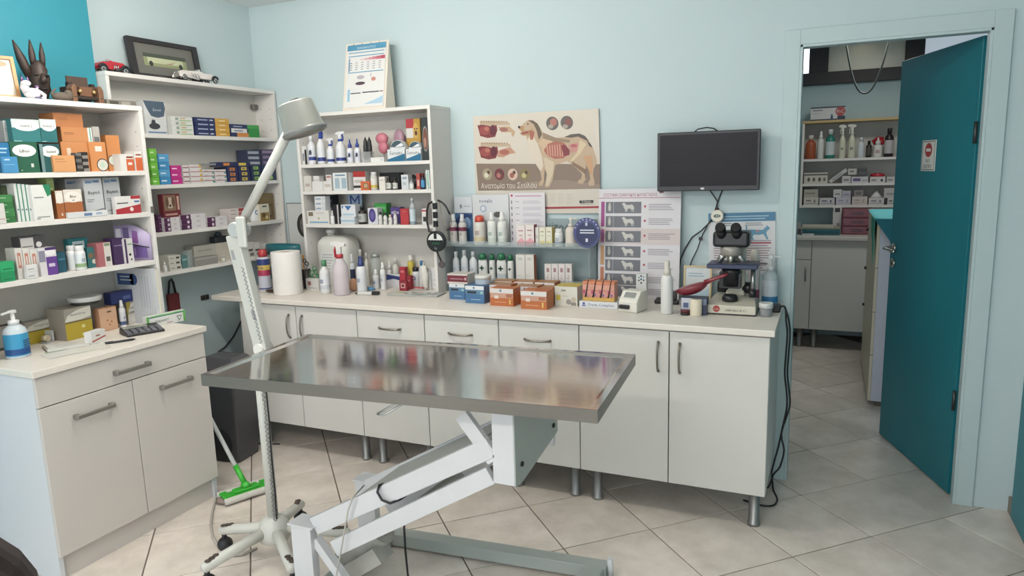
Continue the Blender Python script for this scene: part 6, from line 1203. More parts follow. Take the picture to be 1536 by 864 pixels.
for i, (u0, u1, vt) in enumerate(((679, 690, 377), (691, 703, 375), (704, 716.5, 377))): bot('B', YA+.012, u0, u1, vt, A2, 'lotion_bottle', ('clear-white shampoo bottle, left of three on the lower acrylic shelf', 'clear-white shampoo bottle, middle of three on the lower acrylic shelf', 'clear-white shampoo bottle, right of three on the lower acrylic shelf')[i], 'screw', body='#dfe2e4', cap='#d3d7d9', lab='#dadfe6', mark='bars', mcol='#a9b3c8', d=.035)
for i, (u0, u1, vt, bk) in enumerate(((717, 732, 380, .01), (733.5, 743.5, 381, .03), (744.5, 760.5, 380, -.002), (761, 771, 382, .02))): bot('B', YA+bk, u0, u1, vt, A2, 'care_bottle', ('white bottle with dark green cap and cross, first from the shampoos', 'white bottle with dark green cap and cross, half hidden second one', 'white bottle with dark green cap and cross, largest and foremost', 'white bottle with dark green cap beside the orange-edged boxes')[i], 'flip', body='#e6e6e2', cap='#1f7a4c', lab='#e4e5e0', lab2='#c6ced6' if i == 2 else None, mark='cross', mcol='#2f6a52', d=.03)
oe = [('r', 0, 1, 0, 1, '#d0703c'), ('f', .25, .75, .8, .9, '#c3c4c0'), ('f', .1, .5, .25, .27, '#b9bab4')]
cart('B', YA, 774, 787.5, 382, A2, .035, 'cosmetic_box', 'tall white box with orange side, left of two', '#dcdad4', oe, (), gN); cart('B', YA, 788, 801, 382, A2, .035, 'cosmetic_box', 'tall white box with orange side, right of two', '#dcdad4', oe, (), gN)
for i in range(4): cart('B', YA, 817+10.3*i, 826.8+10.3*i, 396, A2, .025, 'cosmetic_box', f'slim white box with pink print, {("leftmost", "second", "third", "rightmost")[i]} of four on the lower acrylic shelf', '#e0dad6', [('f', .3, .7, .6, .8, '#a87a80'), ('f', .2, .5, .3, .33, '#b89aa0'), ('f', .45, .55, .15, .5, '#c9b0b0')], (), gN)
# posters behind the stand, standing on its upper shelf
def sheet(name, label, u0, u1, vt, vb, Y, col, draw, cat='poster', tilt=0):
    a0, a1 = yp(u0, (vt+vb)/2, Y), yp(u1, (vt+vb)/2, Y); zt, zb = yp((u0+u1)/2, vt, Y).z, yp((u0+u1)/2, vb, Y).z
    t = thing(name, label, cat, ((a0.x+a1.x)/2, Y, zb)); wv, h = a1.x-a0.x, zt-zb; T = Matrix.Rotation(math.radians(tilt), 4, 'X')
    G().box(-wv/2, wv/2, -.001, .001, 0, h, P(col), T).build('sheet', t)
    g = G(); g.rect(-wv/2+.001, wv/2-.001, .001, h-.001, P(col), -.0013, T); draw(g, wv, h, T, -.0017); g.build('printed_panel', t); return t
def dr1(g, w, h, T, y):
    g.rect(-w/2, w/2, 0, h*.66, P('#3f6a9c'), y, T); g.poly([(-w/2, h*.1), (w*.2, h*.3), (w*.5, h*.62), (-w*.1, h*.66), (-w/2, h*.5)], P('#1f3f78'), y-.0003, T); g.ell(w*.2, h*.45, w*.2, h*.12, P('#7fa3cf'), y-.0006, 14, T); g.text('B', -w*.12, h*.8, h*.12, P('#23283c'), y-.0003, w*.2, T); g.rect(w*.02, w*.4, h*.79, h*.81, P('#a9aebc'), y-.0003, T)
sheet('product_poster', 'white poster with blue lower half behind the maroon bottles', 683, 709, 295, 366, 3.441, '#d3d8de', dr1)
def dr2(g, w, h, T, y):
    g.text('novalis', -w*.12, h*.88, h*.11, P('#3a4a6a'), y, w*.5, T); g.ell(-w*.2, h*.72, w*.09, w*.09, P('#9fb3cf'), y, 18, T); g.ell(-w*.2, h*.72, w*.06, w*.06, P('#d8dce2'), y-.0003, 18, T); g.ell(w*.18, h*.6, w*.1, h*.06, P('#6a6460'), y, 12, T); g.ell(w*.24, h*.64, w*.03, h*.02, P('#3a3836'), y-.0003, 10, T)
sheet('product_poster', 'white poster with curly dark lettering behind the orange-red cap bottle', 709.5, 764, 292, 366, 3.438, '#d5d8dc', dr2)
def dr3(g, w, h, T, y):
    g.rect(-w*.46, -w*.40, h*.93, h*.97, P('#d8405a'), y, T); g.rect(-w*.33, w*.4, h*.93, h*.95, P('#c98ab0'), y, T)
    for k in range(7):
        z = h*(.84-.115*k); g.rect(-w*.45, -w*.42, z-h*.04, z+h*.02, P('#7a7480'), y, T); g.rect(-w*.33, -w*.22, z-.002, z+.001, P('#8a84a0'), y, T); lines(g, -w*.12, w*.46, z+.003, 3, .006, P('#b5adc0'), y, .0022, T)
sheet('text_sheet', 'white printed sheet with rows of small text over the acrylic stand', 765, 818, 289, 370, 3.432, '#dcd8de', dr3, 'paper')
# ================================================================== DOG ANATOMY CALENDAR
t = thing('anatomy_poster', 'large dog anatomy wall calendar with Greek title', 'poster', (-1.41, YW-.002, 1.29)); w_, h_ = .697, .517
G().box(-w_/2, w_/2, -.012, 0, 0, h_, P('#d5cbbd')).build('sheet', t)
def pm(x, y):
    yt = 128-(x-255)*.0663; hp = 700+(x-255)*.058; return (-w_/2+(x-255)/952*w_, h_-(y-yt)/hp*.489)
g = G(); Y_ = -.0124
def PP(pts, c, l): g.poly([pm(*p) for p in pts], P(c), Y_-.00025*l)
def EE(x, y, rx, ry, c, l, n=18): g.poly([pm(x+rx*math.cos(2*PI*k/n), y+ry*math.sin(2*PI*k/n)) for k in range(n)], P(c), Y_-.00025*l)
PP([(255, 128), (1207, 65), (1215, 482), (268, 484)], '#d9cdbd', 0); PP([(268, 484), (1214, 484), (1216, 672), (278, 692)], '#8a7464', 0); PP([(480, 690), (700, 620), (950, 605), (1216, 640), (1216, 672)], '#9a8474', 1)
for y0, l2 in ((160, 0), (322, 0)):
    PP([(310, y0+5), (400, y0+2), (545, y0+12), (555, y0+30), (310, y0+38)], '#c3a888', 1)
    for k in range(11): PP([(318+20*k, y0), (330+20*k, y0+2), (328+20*k, y0+14), (318+20*k, y0+12)], '#a88a66', 2)
    PP([(290, y0+35), (330, y0+30), (400, y0+40), (445, y0+32), (450, y0+70), (430, y0+120), (370, y0+130), (310, y0+115)], '#8a2f34', 2); EE(345, y0+75, 42, 32, '#a8443f', 3); EE(415, y0+70, 24, 40, '#6a1f30', 4); EE(365, y0+60, 20, 16, '#c46a5a', 5)
PP([(455, 205), (545, 200), (590, 240), (575, 280), (560, 270), (560, 245), (480, 245)], '#c9a07c', 2); EE(500, 225, 34, 16, '#a8685a', 3)
PP([(450, 385), (545, 355), (590, 400), (540, 410), (490, 435), (440, 430)], '#c98f74', 2); EE(500, 395, 38, 20, '#b5604f', 3)
for x, c1, c2 in ((355, '#a89a78', '#d8d2b8'), (455, '#7a2f34', '#b56a64'), (560, '#d8b8a4', '#a85a50'), (655, '#8a7a4a', '#c9b67a')): EE(x, 565, 39, 45, c1, 2); EE(x-6, 572, 18, 20, c2, 3); EE(x+12, 550, 12, 14, '#5a4034', 4)
for x, c2 in ((873, '#b56a5c'), (980, '#8a4a44')): EE(x, 177-(x-873)*.06, 46, 51, '#5f5a54', 2); EE(x+8, 168, 26, 30, c2, 3); EE(x-12, 200, 20, 16, '#a89a8a', 4)
dog = [(615, 205), (640, 195), (658, 176), (690, 153), (728, 155), (762, 178), (780, 212), (800, 243), (840, 268), (900, 284), (960, 279), (1010, 258), (1070, 252), (1110, 270), (1140, 310), (1165, 360), (1185, 420), (1196, 470), (1184, 492), (1170, 520), (1165, 570), (1176, 620), (1172, 650), (1135, 650), (1130, 626), (1146, 600), (1140, 545), (1118, 490), (1112, 530), (1106, 570), (1112, 602), (1090, 636), (1054, 632), (1056, 610), (1080, 595), (1086, 560), (1050, 520), (1010, 482), (978, 462), (938, 476), (890, 492), (880, 540), (870, 600), (852, 640), (838, 663), (808, 662), (808, 645), (825, 615), (826, 562), (812, 524), (805, 562), (801, 620), (788, 652), (762, 650), (765, 630), (785, 600), (776, 542), (745, 490), (710, 420), (690, 360), (680, 310), (674, 272), (645, 273), (625, 252), (642, 236), (620, 222)]
PP(dog, '#c3a584', 5)
PP([(680, 300), (720, 260), (760, 330), (790, 420), (800, 500), (780, 540), (745, 488), (708, 418), (690, 358)], '#dccdb8', 6); PP([(800, 430), (880, 470), (870, 560), (835, 650), (812, 650), (826, 560), (812, 500)], '#d3bf9f', 6)
PP([(690, 153), (728, 155), (762, 178), (782, 214), (795, 260), (770, 300), (755, 230), (735, 185)], '#6a5440', 7); PP([(960, 279), (1010, 258), (1070, 252), (1110, 270), (1140, 310), (1110, 300), (1060, 275), (1010, 285)], '#5a4f48', 7); PP([(1120, 300), (1150, 330), (1165, 362), (1140, 345)], '#4a423e', 7)
PP([(800, 245), (900, 286), (1000, 300), (1000, 320), (900, 318), (800, 300)], '#9a7f64', 6); PP([(760, 330), (800, 290), (870, 310), (850, 350), (800, 400), (790, 350)], '#d3b08a', 7)
PP([(805, 380), (840, 330), (900, 310), (960, 325), (990, 370), (990, 410), (950, 440), (890, 445), (835, 425)], '#b5624f', 8)
for k in range(9): PP([(828+19*k, 345-k*2), (834+19*k, 343-k*2), (842+18*k, 425), (836+18*k, 428)], '#dba48a', 9)
PP([(935, 340), (965, 335), (1000, 380), (995, 415), (955, 425)], '#8f2f3a', 10); PP([(990, 340), (1050, 320), (1080, 340), (1050, 390), (1005, 400), (1000, 370)], '#d08a80', 9); EE(1030, 345, 24, 12, '#c05a5c', 10)
PP([(1075, 300), (1120, 330), (1080, 400), (1030, 450), (1010, 470), (1000, 460), (1050, 400)], '#d9c09a', 10); PP([(1010, 462), (1060, 490), (1115, 525), (1108, 560), (1070, 530), (1020, 490)], '#8a6a50', 10); PP([(1100, 420), (1160, 420), (1165, 560), (1145, 560)], '#cf9a6c', 8)
PP([(615, 205), (640, 195), (660, 200), (655, 230), (690, 235), (730, 215), (725, 250), (690, 270), (660, 262), (630, 262), (645, 240), (625, 226)], '#b98a5c', 8); EE(622, 206, 10, 10, '#2a2422', 9, 10); EE(690, 182, 6, 5, '#2a2422', 9, 10); PP([(632, 250), (700, 232), (690, 250), (650, 262)], '#a84a44', 10); PP([(700, 230), (740, 240), (725, 300), (705, 300)], '#b5604a', 9)
PP([(278, 692), (1216, 672), (1218, 815), (285, 835)], '#d3cabc', 1); PP([(285, 826), (1218, 806), (1218, 822), (285, 842)], '#b02a34', 2)
for x in (840, 905, 970):
    for k in range(6): PP([(x, 715+14*k), (x+50-10*(k % 2), 714+14*k), (x+50-10*(k % 2), 718+14*k), (x, 719+14*k)], '#c0b6a8', 2)
PP([(1064, 764), (1166, 760), (1166, 782), (1064, 786)], '#26242a', 2); p_ = pm(1115, 773); g.text('PURINA', p_[0], p_[1], .014, P('#d5cbbd'), Y_-.001, .066); PP([(1070, 792), (1166, 789), (1166, 793), (1070, 796)], '#8a8278', 2)
p_ = pm(302, 655); g.text('Ανατομία του Σκύλου', p_[0], p_[1], .040, P('#e0d6c8'), Y_-.001, .325, None, 'L'); g.build('anatomy_print', t)
# ================================================================== TV
a0, a1 = yp(987, 242, 3.37), yp(1140, 242, 3.37); zt, zb = yp(1064, 196.5, 3.37).z, yp(1064, 286, 3.37).z
t = thing('wall_monitor', 'black wall-mounted monitor above the microscope', 'monitor', ((a0.x+a1.x)/2, 3.372, zb), .03); wv, h = a1.x-a0.x, zt-zb
G().box(-wv/2, wv/2, -.012, .026, 0, h, M('#1b1b1f', .4)).build('housing', t, bev=.003)
g = G(); g.box(-wv/2+.012, wv/2-.012, -.0128, -.0122, .022, h-.012, M('#17131b', .35, var=.3, scale=90, stretch=(.02, 1, 1))); g.mats[0].node_tree.nodes['Principled BSDF'].inputs['Specular IOR Level'].default_value = .18; g.build('screen', t)
g = G(); g.box(wv*.0-.008-.02, .008-.02, -.0128, -.0122, .006, .015, P('#c9c9cc')); g.build('badge', t)
g = G(); g.box(-wv/2+.01, -wv/2+.03, -.012, -.004, -.008, 0, M('#5a2224', .4)); g.build('sensor', t)
G().box(-.05, .05, .026, YW-3.372-.004, h*.3, h*.7, M('#26262a', .5)).build('wall_bracket', t)
g = G(); g.tube([(-.07, .03, h-.004), (-.05, .03, h+.012), (-.01, .03, h+.018), (.02, .032, h+.012), (.045, .034, h-.004)], .003, M('#26262a', .5), 6); g.build('cable_loop', t)
cb = M('#1e1e20', .5); Yc = YW-.012
g = G(); g.tube([yp(u, v, Yc) for u, v in ((1064, 284), (1070, 293), (1076, 302), (1075, 310))], .0028, cb, 6); g.tube([yp(u, v, Yc) for u, v in ((1084, 284), (1079, 296), (1075, 308), (1072, 318))], .0032, cb, 6)
g.tube([yp(u, v, Yc) for u, v in ((1072, 318), (1066, 332), (1052, 346), (1038, 356), (1028, 372), (1021, 388), (1018, 410), (1016, 430))], .0032, cb, 6); g.tube([yp(u, v, Yc-.003) for u, v in ((1073, 322), (1062, 336), (1052, 356), (1046, 374), (1038, 390), (1034, 402))], .0028, cb, 6)
tag(g.build('monitor_cables'), 'thin black cables hanging on the wall below the monitor', 'cable')
c = yp(1051, 358, Yc-.006); tag(G().box(-.008, .008, -.006, .004, -.008, .008, cb).build('cable_clip', None, (c.x, Yc-.008, c.z)), 'small black clip on the cables under the monitor', 'clip')
c = yp(1076, 324, YW-.03); t = thing('eye_ornament', 'round white ornament with a painted eye hanging on the wall', 'ornament', (c.x, YW-.03, c.z)); R_ = .029
G().lathe([(R_*.9, -.008), (R_, -.005), (R_, .005), (R_*.9, .008)], M('#d5cfbf', .3), T=Matrix.Rotation(PI/2, 4, 'X'), n=28).build('disc', t)
g = G(); g.poly([(-.018, 0), (-.008, .008), (.004, .010), (.018, .001), (.006, -.008), (-.008, -.008)], P('#2f5a52'), -.0084); g.ell(.001, 0, .007, .007, P('#c9cfc0'), -.0088, 14); g.ell(.001, 0, .004, .004, P('#1e2a28'), -.0092, 12); g.build('painted_eye', t)
g = G(); g.tube([(0, 0, R_), (0, .003, R_+.012), (.002, .01, R_+.02)], .0018, M('#3a1e1e', .6), 6); g.blob((0, .001, R_+.005), .007, .005, .006, M('#4a2022', .5), 8, 6); g.build('cord', t)
# ================================================================== CONDITION CHART
t = thing('condition_chart', 'tall white Greek body condition chart with rows of dog pictures', 'poster', ((-1.034-.629)/2-.02, 3.405, Z0)); tl_, tr_ = yp(902, 281, 3.43), yp(1026, 286, 3.43); w_ = .408; h_ = tl_.z-Z0-.008
T = Matrix.Rotation(math.radians(-4), 4, 'X')
t.location = ((tl_.x+tr_.x)/2-.012, 3.395, Z0)
G().box(-w_/2, w_/2, -.003, 0, 0, h_, P('#d6d1d8'), T).build('board', t)
g = G(); Y_ = -.0034; K = lambda x: (x-85)/490*w_-w_/2       # crop columns of the chart top
def R4(x0, x1, z0, z1, c, l=0): g.rect(x0*w_-w_/2, x1*w_-w_/2, z0*h_, z1*h_, P(c), Y_-.0003*l, T)
R4(0, 1, 0, 1, '#d8d4da'); R4(0, 1, .915, .92, '#b8384e', 1)
g.text('ΣΥΣΤΗΜΑ ΣΩΜΑΤΙΚΗΣ ΚΑΤΑΣΤΑΣΗΣ', -w_*.44, h_*.945, .020, P('#b03a50'), Y_-.0006, w_*.66, T, 'L')
R4(0, 1, .495, .64, '#d3c3c2', 1)
for z0, z1, c in ((.655, .885, '#a8408c'), (.51, .63, '#c06aa0'), (.30, .48, '#d99a5c'), (.05, .28, '#c9704a')): R4(.03, .075, z0, z1, c, 2)
dogn = [((x-615)/580, (662-y)/510) for x, y in dog]
for k, zc in enumerate((.83, .70, .565, .425, .30, .17, .06)):
    z0, z1 = zc-.052, zc+.052; R4(.09, .53, z0, z1, '#6c6e78', 2); R4(.185, .19, z0, z1, '#b5b5bc', 3)
    dx0, dw, dz0, dh = .29*w_-w_/2, .155*w_, (z0+.012)*h_, (z1-z0-.02)*h_
    g.poly([(dx0+dw*x, dz0+dh*z) for x, z in dogn], P('#c9c6bf'), Y_-.0012, T)
    g.ell(.138*w_-w_/2, zc*h_, .018*w_, .035*h_, P('#c0bcb4'), Y_-.0012, 12, T); g.ell(.138*w_-w_/2, (zc+.032)*h_, .012*w_, .014*h_, P('#c0bcb4'), Y_-.0014, 10, T)
    g.ell(.575*w_-w_/2, (zc+.01)*h_, .014*w_, .014*w_, P('#c03a4a'), Y_-.0009, 14, T)
    lines(g, .62*w_-w_/2, .96*w_-w_/2, (zc+.03)*h_, 4, .0085, P('#8a8490'), Y_-.0009, .003, T, .3)
g.build('chart_print', t)
# ================================================================== CAT POSTER
a0, a1 = yp(1064, 370, YW-.006), yp(1164, 370, YW-.006); zt, zb = yp(1112, 319, YW-.006).z, 1.0; w_ = a1.x-a0.x; h_ = zt-zb
t = thing('cat_poster', 'white cat information poster with blue header taped on the wall', 'poster', ((a0.x+a1.x)/2, YW-.004, zb)); T = Matrix.Rotation(math.radians(-1.5), 4, 'Y')
G().box(-w_/2, w_/2, -.001, .001, 0, h_, P('#d6d8dc'), T).build('sheet', t)
g = G(); Y_ = -.0014; g.rect(-w_/2+.001, w_/2-.001, .001, h_-.001, P('#d8dadd'), Y_, T); g.rect(-w_/2, w_/2, h_*.86, h_, P('#3a7ea8'), Y_-.0003, T); lines(g, -w_*.28, w_*.42, h_*.95, 2, .012, P('#9cc4da'), Y_-.0006, .005, T, .1)
cat = [(0, .55), (.03, .8), (.0, 1.0), (.06, .98), (.09, .8), (.08, .62), (.2, .7), (.5, .68), (.72, .66), (.8, .8), (.86, .86), (.88, 1.0), (.93, .88), (.99, .84), (1.0, .72), (.92, .64), (.86, .5), (.88, .3), (.95, .05), (.88, .02), (.8, .25), (.74, .38), (.55, .34), (.35, .36), (.3, .2), (.36, .02), (.28, .0), (.2, .2), (.12, .1), (.05, .0), (.0, .05), (.1, .25), (.12, .42)]
for cx in (-.38, .06):
    g.poly([((cx+.36*x)*w_, h_*(.56+.24*z)) for x, z in cat], P('#5a9cc0'), Y_-.0004, T); g.rect((cx-.01)*w_, (cx+.38)*w_, h_*.545, h_*.553, P('#2c3a6a'), Y_-.0005, T); g.ell((cx+.18)*w_, h_*.70, .03*w_, .02*h_, P('#b58a9c'), Y_-.0007, 12, T); lines(g, cx*w_, (cx+.36)*w_, h_*.835, 2, .009, P('#6a707c'), Y_-.0006, .003, T, .5)
for cx in (-.42, .08):
    g.rect(cx*w_, (cx+.36)*w_, h_*.50, h_*.525, P('#c2485a'), Y_-.0004, T); lines(g, cx*w_, (cx+.36)*w_, h_*.475, 11, .0115, P('#a8787f'), Y_-.0004, .004, T, .35)
g.build('cat_print', t)
# ================================================================== WORKTOP, RIGHT HALF
bb1 = [('f', 0, 1, .78, 1, '#dfe2e4'), ('f', .42, .52, .84, .94, '#4a7a9c'), ('f', 0, 1, .52, .78, '#5a8ab0'), ('f', .1, .6, .56, .70, '#2b3540'), ('f', .8, .95, .55, .7, '#8fc0c8'), ('f', .3, .8, .2, .24, '#9fc0dc')]
o1 = cnt(674, 697, 426, 449, .10, 'supplement_box', 'blue and white box, left of the two blue boxes', '#3f74a8', bb1)
o2 = cnt(698, 726, 429, 455, .12, 'supplement_box', 'blue and white box, right and nearer of the two blue boxes', '#3f74a8', bb1)
cart('B', o1.location.y-.05, 671, 701, 411, top(o1)+.0006, .09, 'medicine_box', 'white box with dark red front lying on the blue boxes', '#d6cfc6', [('f', 0, 1, .2, .85, '#7a2433'), ('f', .15, .8, .45, .55, '#b5808a'), ('f', .85, .95, .4, .65, '#c9a0a8')])
q = zp(724, 428, 1.0); t = thing('round_jar', 'white round jar with lid standing on the blue box', 'jar', (o2.location.x+.012, o2.location.y+.015, top(o2)+.0006)); R_ = .042; h = .045
G().lathe([(R_*.92, 0), (R_*.96, .003), (R_*.96, h*.55)], PL('#d9dde0'), n=28).build('body', t); G().lathe([(R_, h*.55), (R_, h*.95), (R_*.96, h)], PL('#e2e0da'), n=28).build('lid', t); G().lathe([(R_*.965, h*.1), (R_*.965, h*.5)], P('#b5c4d4'), n=28, caps=False).build('label_band', t)
ob = [('f', 0, 1, .74, 1, '#dcd9d6'), ('f', .42, .5, .82, .94, '#4a7a9c'), ('f', .02, .98, .46, .74, '#cf9a84'), ('f', .2, .36, .42, .6, '#e0d6d0'), ('f', .7, .95, .5, .7, '#b56a4a'), ('f', .82, .88, .12, .4, '#e0c25a'), ('f', .2, .7, .2, .24, '#e0a070')]
og = 'orange supplement boxes on the worktop'
oc = '#c8662c'
cnt(735, 770, 433, 459, .085, 'supplement_box', 'orange and white box at the front, left one of the two foremost', oc, ob, group=og)
cnt(781, 820, 437, 464, .095, 'supplement_box', 'orange and white box at the front, right one of the two foremost', oc, ob, group=og)
for i, (u0, u1, vt, vb) in enumerate(((732.5, 766, 427.5, 449), (771, 806, 430, 453), (808, 829, 432, 452), (738, 768, 422, 441), (771, 800, 423, 443), (802, 832, 424, 444))):
    q = zp((u0+u1)/2, vb, Z0)
    r0 = zp(752, 459, Z0).y+.088; r1 = zp(800, 464, Z0).y+.098; yb = (r0, max(r0, r1), max(r0, r1), r0+.088, max(r0, r1)+.088, max(r0, r1)+.088)[i]
    cart('B', yb, u0, u1, vt, Z0, .085, 'supplement_box', ('orange box behind the left foremost orange box', 'orange box between and behind the two foremost ones', 'orange box beside the yellow-topped cat box', 'orange box in the rear row, nearest the round jar', 'orange box in the middle of the rear row', 'orange box at the doorway end of the rear row')[i], oc, ob[:3]+[('t', .05, .95, .05, .95, '#b8804e')], (), og)
cnt(832, 866, 430, 459, .11, 'cat_box', 'white box with yellow top and small cat picture', '#ddd9cc', [('t', 0, 1, 0, 1, '#d3b84a'), ('f', .06, .26, .28, .56, '#d8c24a'), ('f', 'c', .62, .22, .14, '#9a948c'), ('f', 'c', .84, .34, .14, '#c9b9a4'), ('f', .72, .95, .04, .2, '#8a847a'), ('f', .3, .5, .76, .84, '#8a8f80'), ('f', .35, .6, .5, .53, '#b5b3a8')], rz=0)
# skin model
q = zp(898, 462, Z0); a0, a1 = yp(869, 455, q.y), yp(926, 455, q.y); wv = a1.x-a0.x; t = thing('skin_model', 'pink skin cross-section model with hairs on a white lettered stand', 'model', ((a0.x+a1.x)/2, q.y+.035, Z0)); dpt = .07; sk = lambda c: M(c, .45, var=.25, scale=70)
zl = .03
g = G(); g.box(-wv/2, wv/2, -.035, .035, 0, zl, P('#dcdee4')); o = g.build('stand', t); g = G(); g.text('Derm Complete', wv*.08, zl*.5, zl*.62, P('#33408c'), -.0355, wv*.74); g.ell(-wv*.38, zl*.62, .006, .006, P('#3a5aa8'), -.0355, 12); g.rect(-wv*.43, -wv*.33, zl*.2, zl*.38, P('#3a5aa8'), -.0355); g.build('lettering', o)
zz = zl
for nm, hh_, c in (('fat_layer', .018, '#c9a255'), ('lower_dermis', .034, '#c58a80'), ('upper_dermis', .028, '#cc9684'), ('epidermis', .013, '#c9805f')):
    g = G(); g.box(-wv*.42, wv*.42, -.030, .030, zz, zz+hh_, sk(c)); g.build(nm, t, bev=.002); zz += hh_
for k in range(4):
    x = -wv*.30+wv*.20*k; g = G(); g.tube([(x-.008, -.0315, zl+.02), (x-.003, -.0315, zl+.04), (x+.004, -.031, zz-.005), (x+.010, -.031, zz+.012), (x+.02, -.028, zz+.024)], [.0045, .003, .0022, .0018, .0008], M('#2a2326', .5), 6); g.build('hair', t)
for k in range(4):
    x = -wv*.38+wv*.22*k; g = G(); g.blob((x, -.0305, zl+.045), .007, .003, .009, sk('#b5566a')); g.blob((x+.012, -.0305, zl+.03), .005, .003, .006, sk('#7a6a9c')); g.build('follicle', t)
# white analyser
q = zp(943, 469, Z0); t = thing('label_printer', 'white desktop analyser with grey display and black paper slot', 'device', (q.x+.006, q.y+.055, Z0), -.22); wm = M('#d9d6cc', .4)
g = G(); w2, dd, hh_ = .092, .11, .092
g.prism([(-dd/2, 0), (dd/2, 0), (dd/2, hh_), (-dd*.1, hh_), (-dd*.42, hh_*.62), (-dd/2, hh_*.5)], -w2/2, w2/2, wm, axis='x'); g.build('housing', t, bev=.005, seg=2)
g = G(); T = Matrix.Translation((0, -dd*.26, hh_*.815))@Matrix.Rotation(math.radians(-50), 4, 'X'); g.rect(-w2*.3, w2*.3, -.014, .016, M('#8d908c', .2), -.0016, T); g.build('display', t)
g = G(); g.box(-w2*.42, w2*.12, -dd/2-.012, -dd/2+.003, hh_*.18, hh_*.38, PL('#1f1f22')); g.build('paper_slot', t, bev=.004, seg=2)
# white box with dotted circle
cnt(954, 969.5, 411, 455, .03, 'dotted_box', 'slim white box with a ring of teal dots', '#dcdcda', [('f', 'c', .3, .88, .07, '#2f7a8c'), ('f', 'c', .5, .93, .09, '#26323a'), ('f', 'c', .72, .9, .07, '#3f9aa0'), ('f', 'c', .28, .78, .08, '#26323a'), ('f', 'c', .5, .82, .1, '#2f7a8c'), ('f', 'c', .75, .79, .08, '#26323a'), ('f', 'c', .5, .70, .09, '#3a2630'), ('f', .2, .8, .1, .12, '#a9aeb0')])
t = cntb(991, 1010, 391, 472, 'spray_bottle', 'tall plain white spray bottle standing before the dog chart', 'mist', body='#e0dedc', cap='#d6cfc2')
cnt(985, 1000, 392, 440, .02, 'picture_card', 'small dark and tan picture card behind the white spray bottle', '#4a443e', [('f', .1, .9, .1, .6, '#b59a7c'), ('f', .2, .7, .65, .95, '#7a5a44')], (), 'card') if 0 else None
q = zp(998, 457, Z0); t = thing('black_holder', 'black plastic holder behind the white spray bottle', 'holder', (q.x, q.y+.02, Z0)); G().box(-.055, .06, -.015, .02, 0, .02, PL('#1f2022')).build('tray', t, bev=.006, seg=2); G().box(.01, .05, -.004, .01, .02, .062, PL('#1f2022')).build('upright', t, bev=.003); G().box(-.045, -.02, -.01, .012, .02, .03, PL('#2a2b2e')).build('button', t)
# framed certificate
q = zp(1043, 447, Z0); a0, a1 = yp(1025, 425, 3.36), yp(1067, 425, 3.36); zt = yp(1046, 399, 3.36).z; wv = a1.x-a0.x; h = zt-Z0; t = thing('certificate_frame', 'small certificate in a pale wooden frame behind the dark red spoon', 'frame', ((a0.x+a1.x)/2, 3.36, Z0)); T = Matrix.Rotation(math.radians(-6), 4, 'X'); fm = M('#c9b58a', .5)
g = G()
for x0, x1, z0, z1 in ((-wv/2, wv/2, 0, .008), (-wv/2, wv/2, h-.008, h), (-wv/2, -wv/2+.008, .008, h-.008), (wv/2-.008, wv/2, .008, h-.008)): g.box(x0, x1, -.006, .006, z0, z1, fm, T)
g.build('frame', t); g = G(); g.box(-wv/2+.008, wv/2-.008, -.002, .003, .008, h-.008, P('#d8dde0'), T); o = g.build('paper', t); g = G(); g.rect(-wv*.4, wv*.4, h*.1, h*.9, P('#d8dde0'), -.0024, T); lines(g, -wv*.34, wv*.34, h*.8, 2, .012, P('#7fb0d0'), -.0028, .004, T); g.poly([(-wv*.4, h*.1), (wv*.4, h*.1), (wv*.4, h*.4), (0, h*.25)], P('#b5d3e4'), -.0028, T); g.build('printed_panel', o)
# box, spoon, candle
o3 = cnt(1021, 1060, 447, 472, .06, 'medicine_box', 'dark blue box with white photo front beside the microscope', '#2f3a5c', [('f', .02, .45, .05, .98, '#c3c6d0'), ('f', .1, .3, .4, .7, '#4a5a8c'), ('f', .46, 1, .6, .95, '#6f7f9c'), ('f', .05, .4, .1, .2, '#8a2a34')])
sp = M('#7a2430', .3, var=.1, scale=30, coat=.4); t = thing('red_spoon', 'dark red spoon-shaped ladle resting on the boxes beside the microscope', 'ladle', (o3.location.x+.022, o3.location.y+.01, top(o3)+.0005), .1)
g = G(); T = Matrix.Translation((-.04, 0, .044))@Matrix.Rotation(math.radians(-18), 4, 'Y'); g.blob((0, 0, 0), .072, .036, .036, sp, 22, 12, T, lambda q: Vector((q.x, q.y, q.z if q.z < 0 else q.z*.25))); g.build('bowl', t)
g = G(); g.tube([T@Vector((.06, 0, .0)), T@Vector((.10, 0, .004)), T@Vector((.145, 0, .006)), T@Vector((.165, 0, .008))], [.012, .009, .008, .006], sp, 10); g.build('handle', t)
q = zp(1044, 475, Z0); a, wv, h, lc_, _r = rnd('B', q.y, 1035, 1053, 449, Z0); t = thing('candle', 'short cream cylinder standing before the dark blue box', 'candle', lc_); cm_ = M('#dcd2bd', .6, var=.05); G().lathe([(wv/2*.97, 0), (wv/2, .002), (wv/2, h-.002), (wv/2*.95, h), (.003, h-.001)], cm_, n=26).build('body', t); G().rod((0, 0, h-.002), (0, 0, h+.004), .0012, M('#6a6258', .8)).build('wick', t)
q = zp(1027, 473, Z0); t = thing('small_tin', 'small black and dark red round tin in front of the dark blue box', 'tin', (q.x, q.y+.012, Z0)); G().lathe([(.019, 0), (.020, .002), (.020, .012)], PL('#201e20'), n=22).build('base', t); G().lathe([(.0205, .012), (.0205, .022), (.018, .024)], M('#5c1f2a', .3), n=22).build('lid', t)
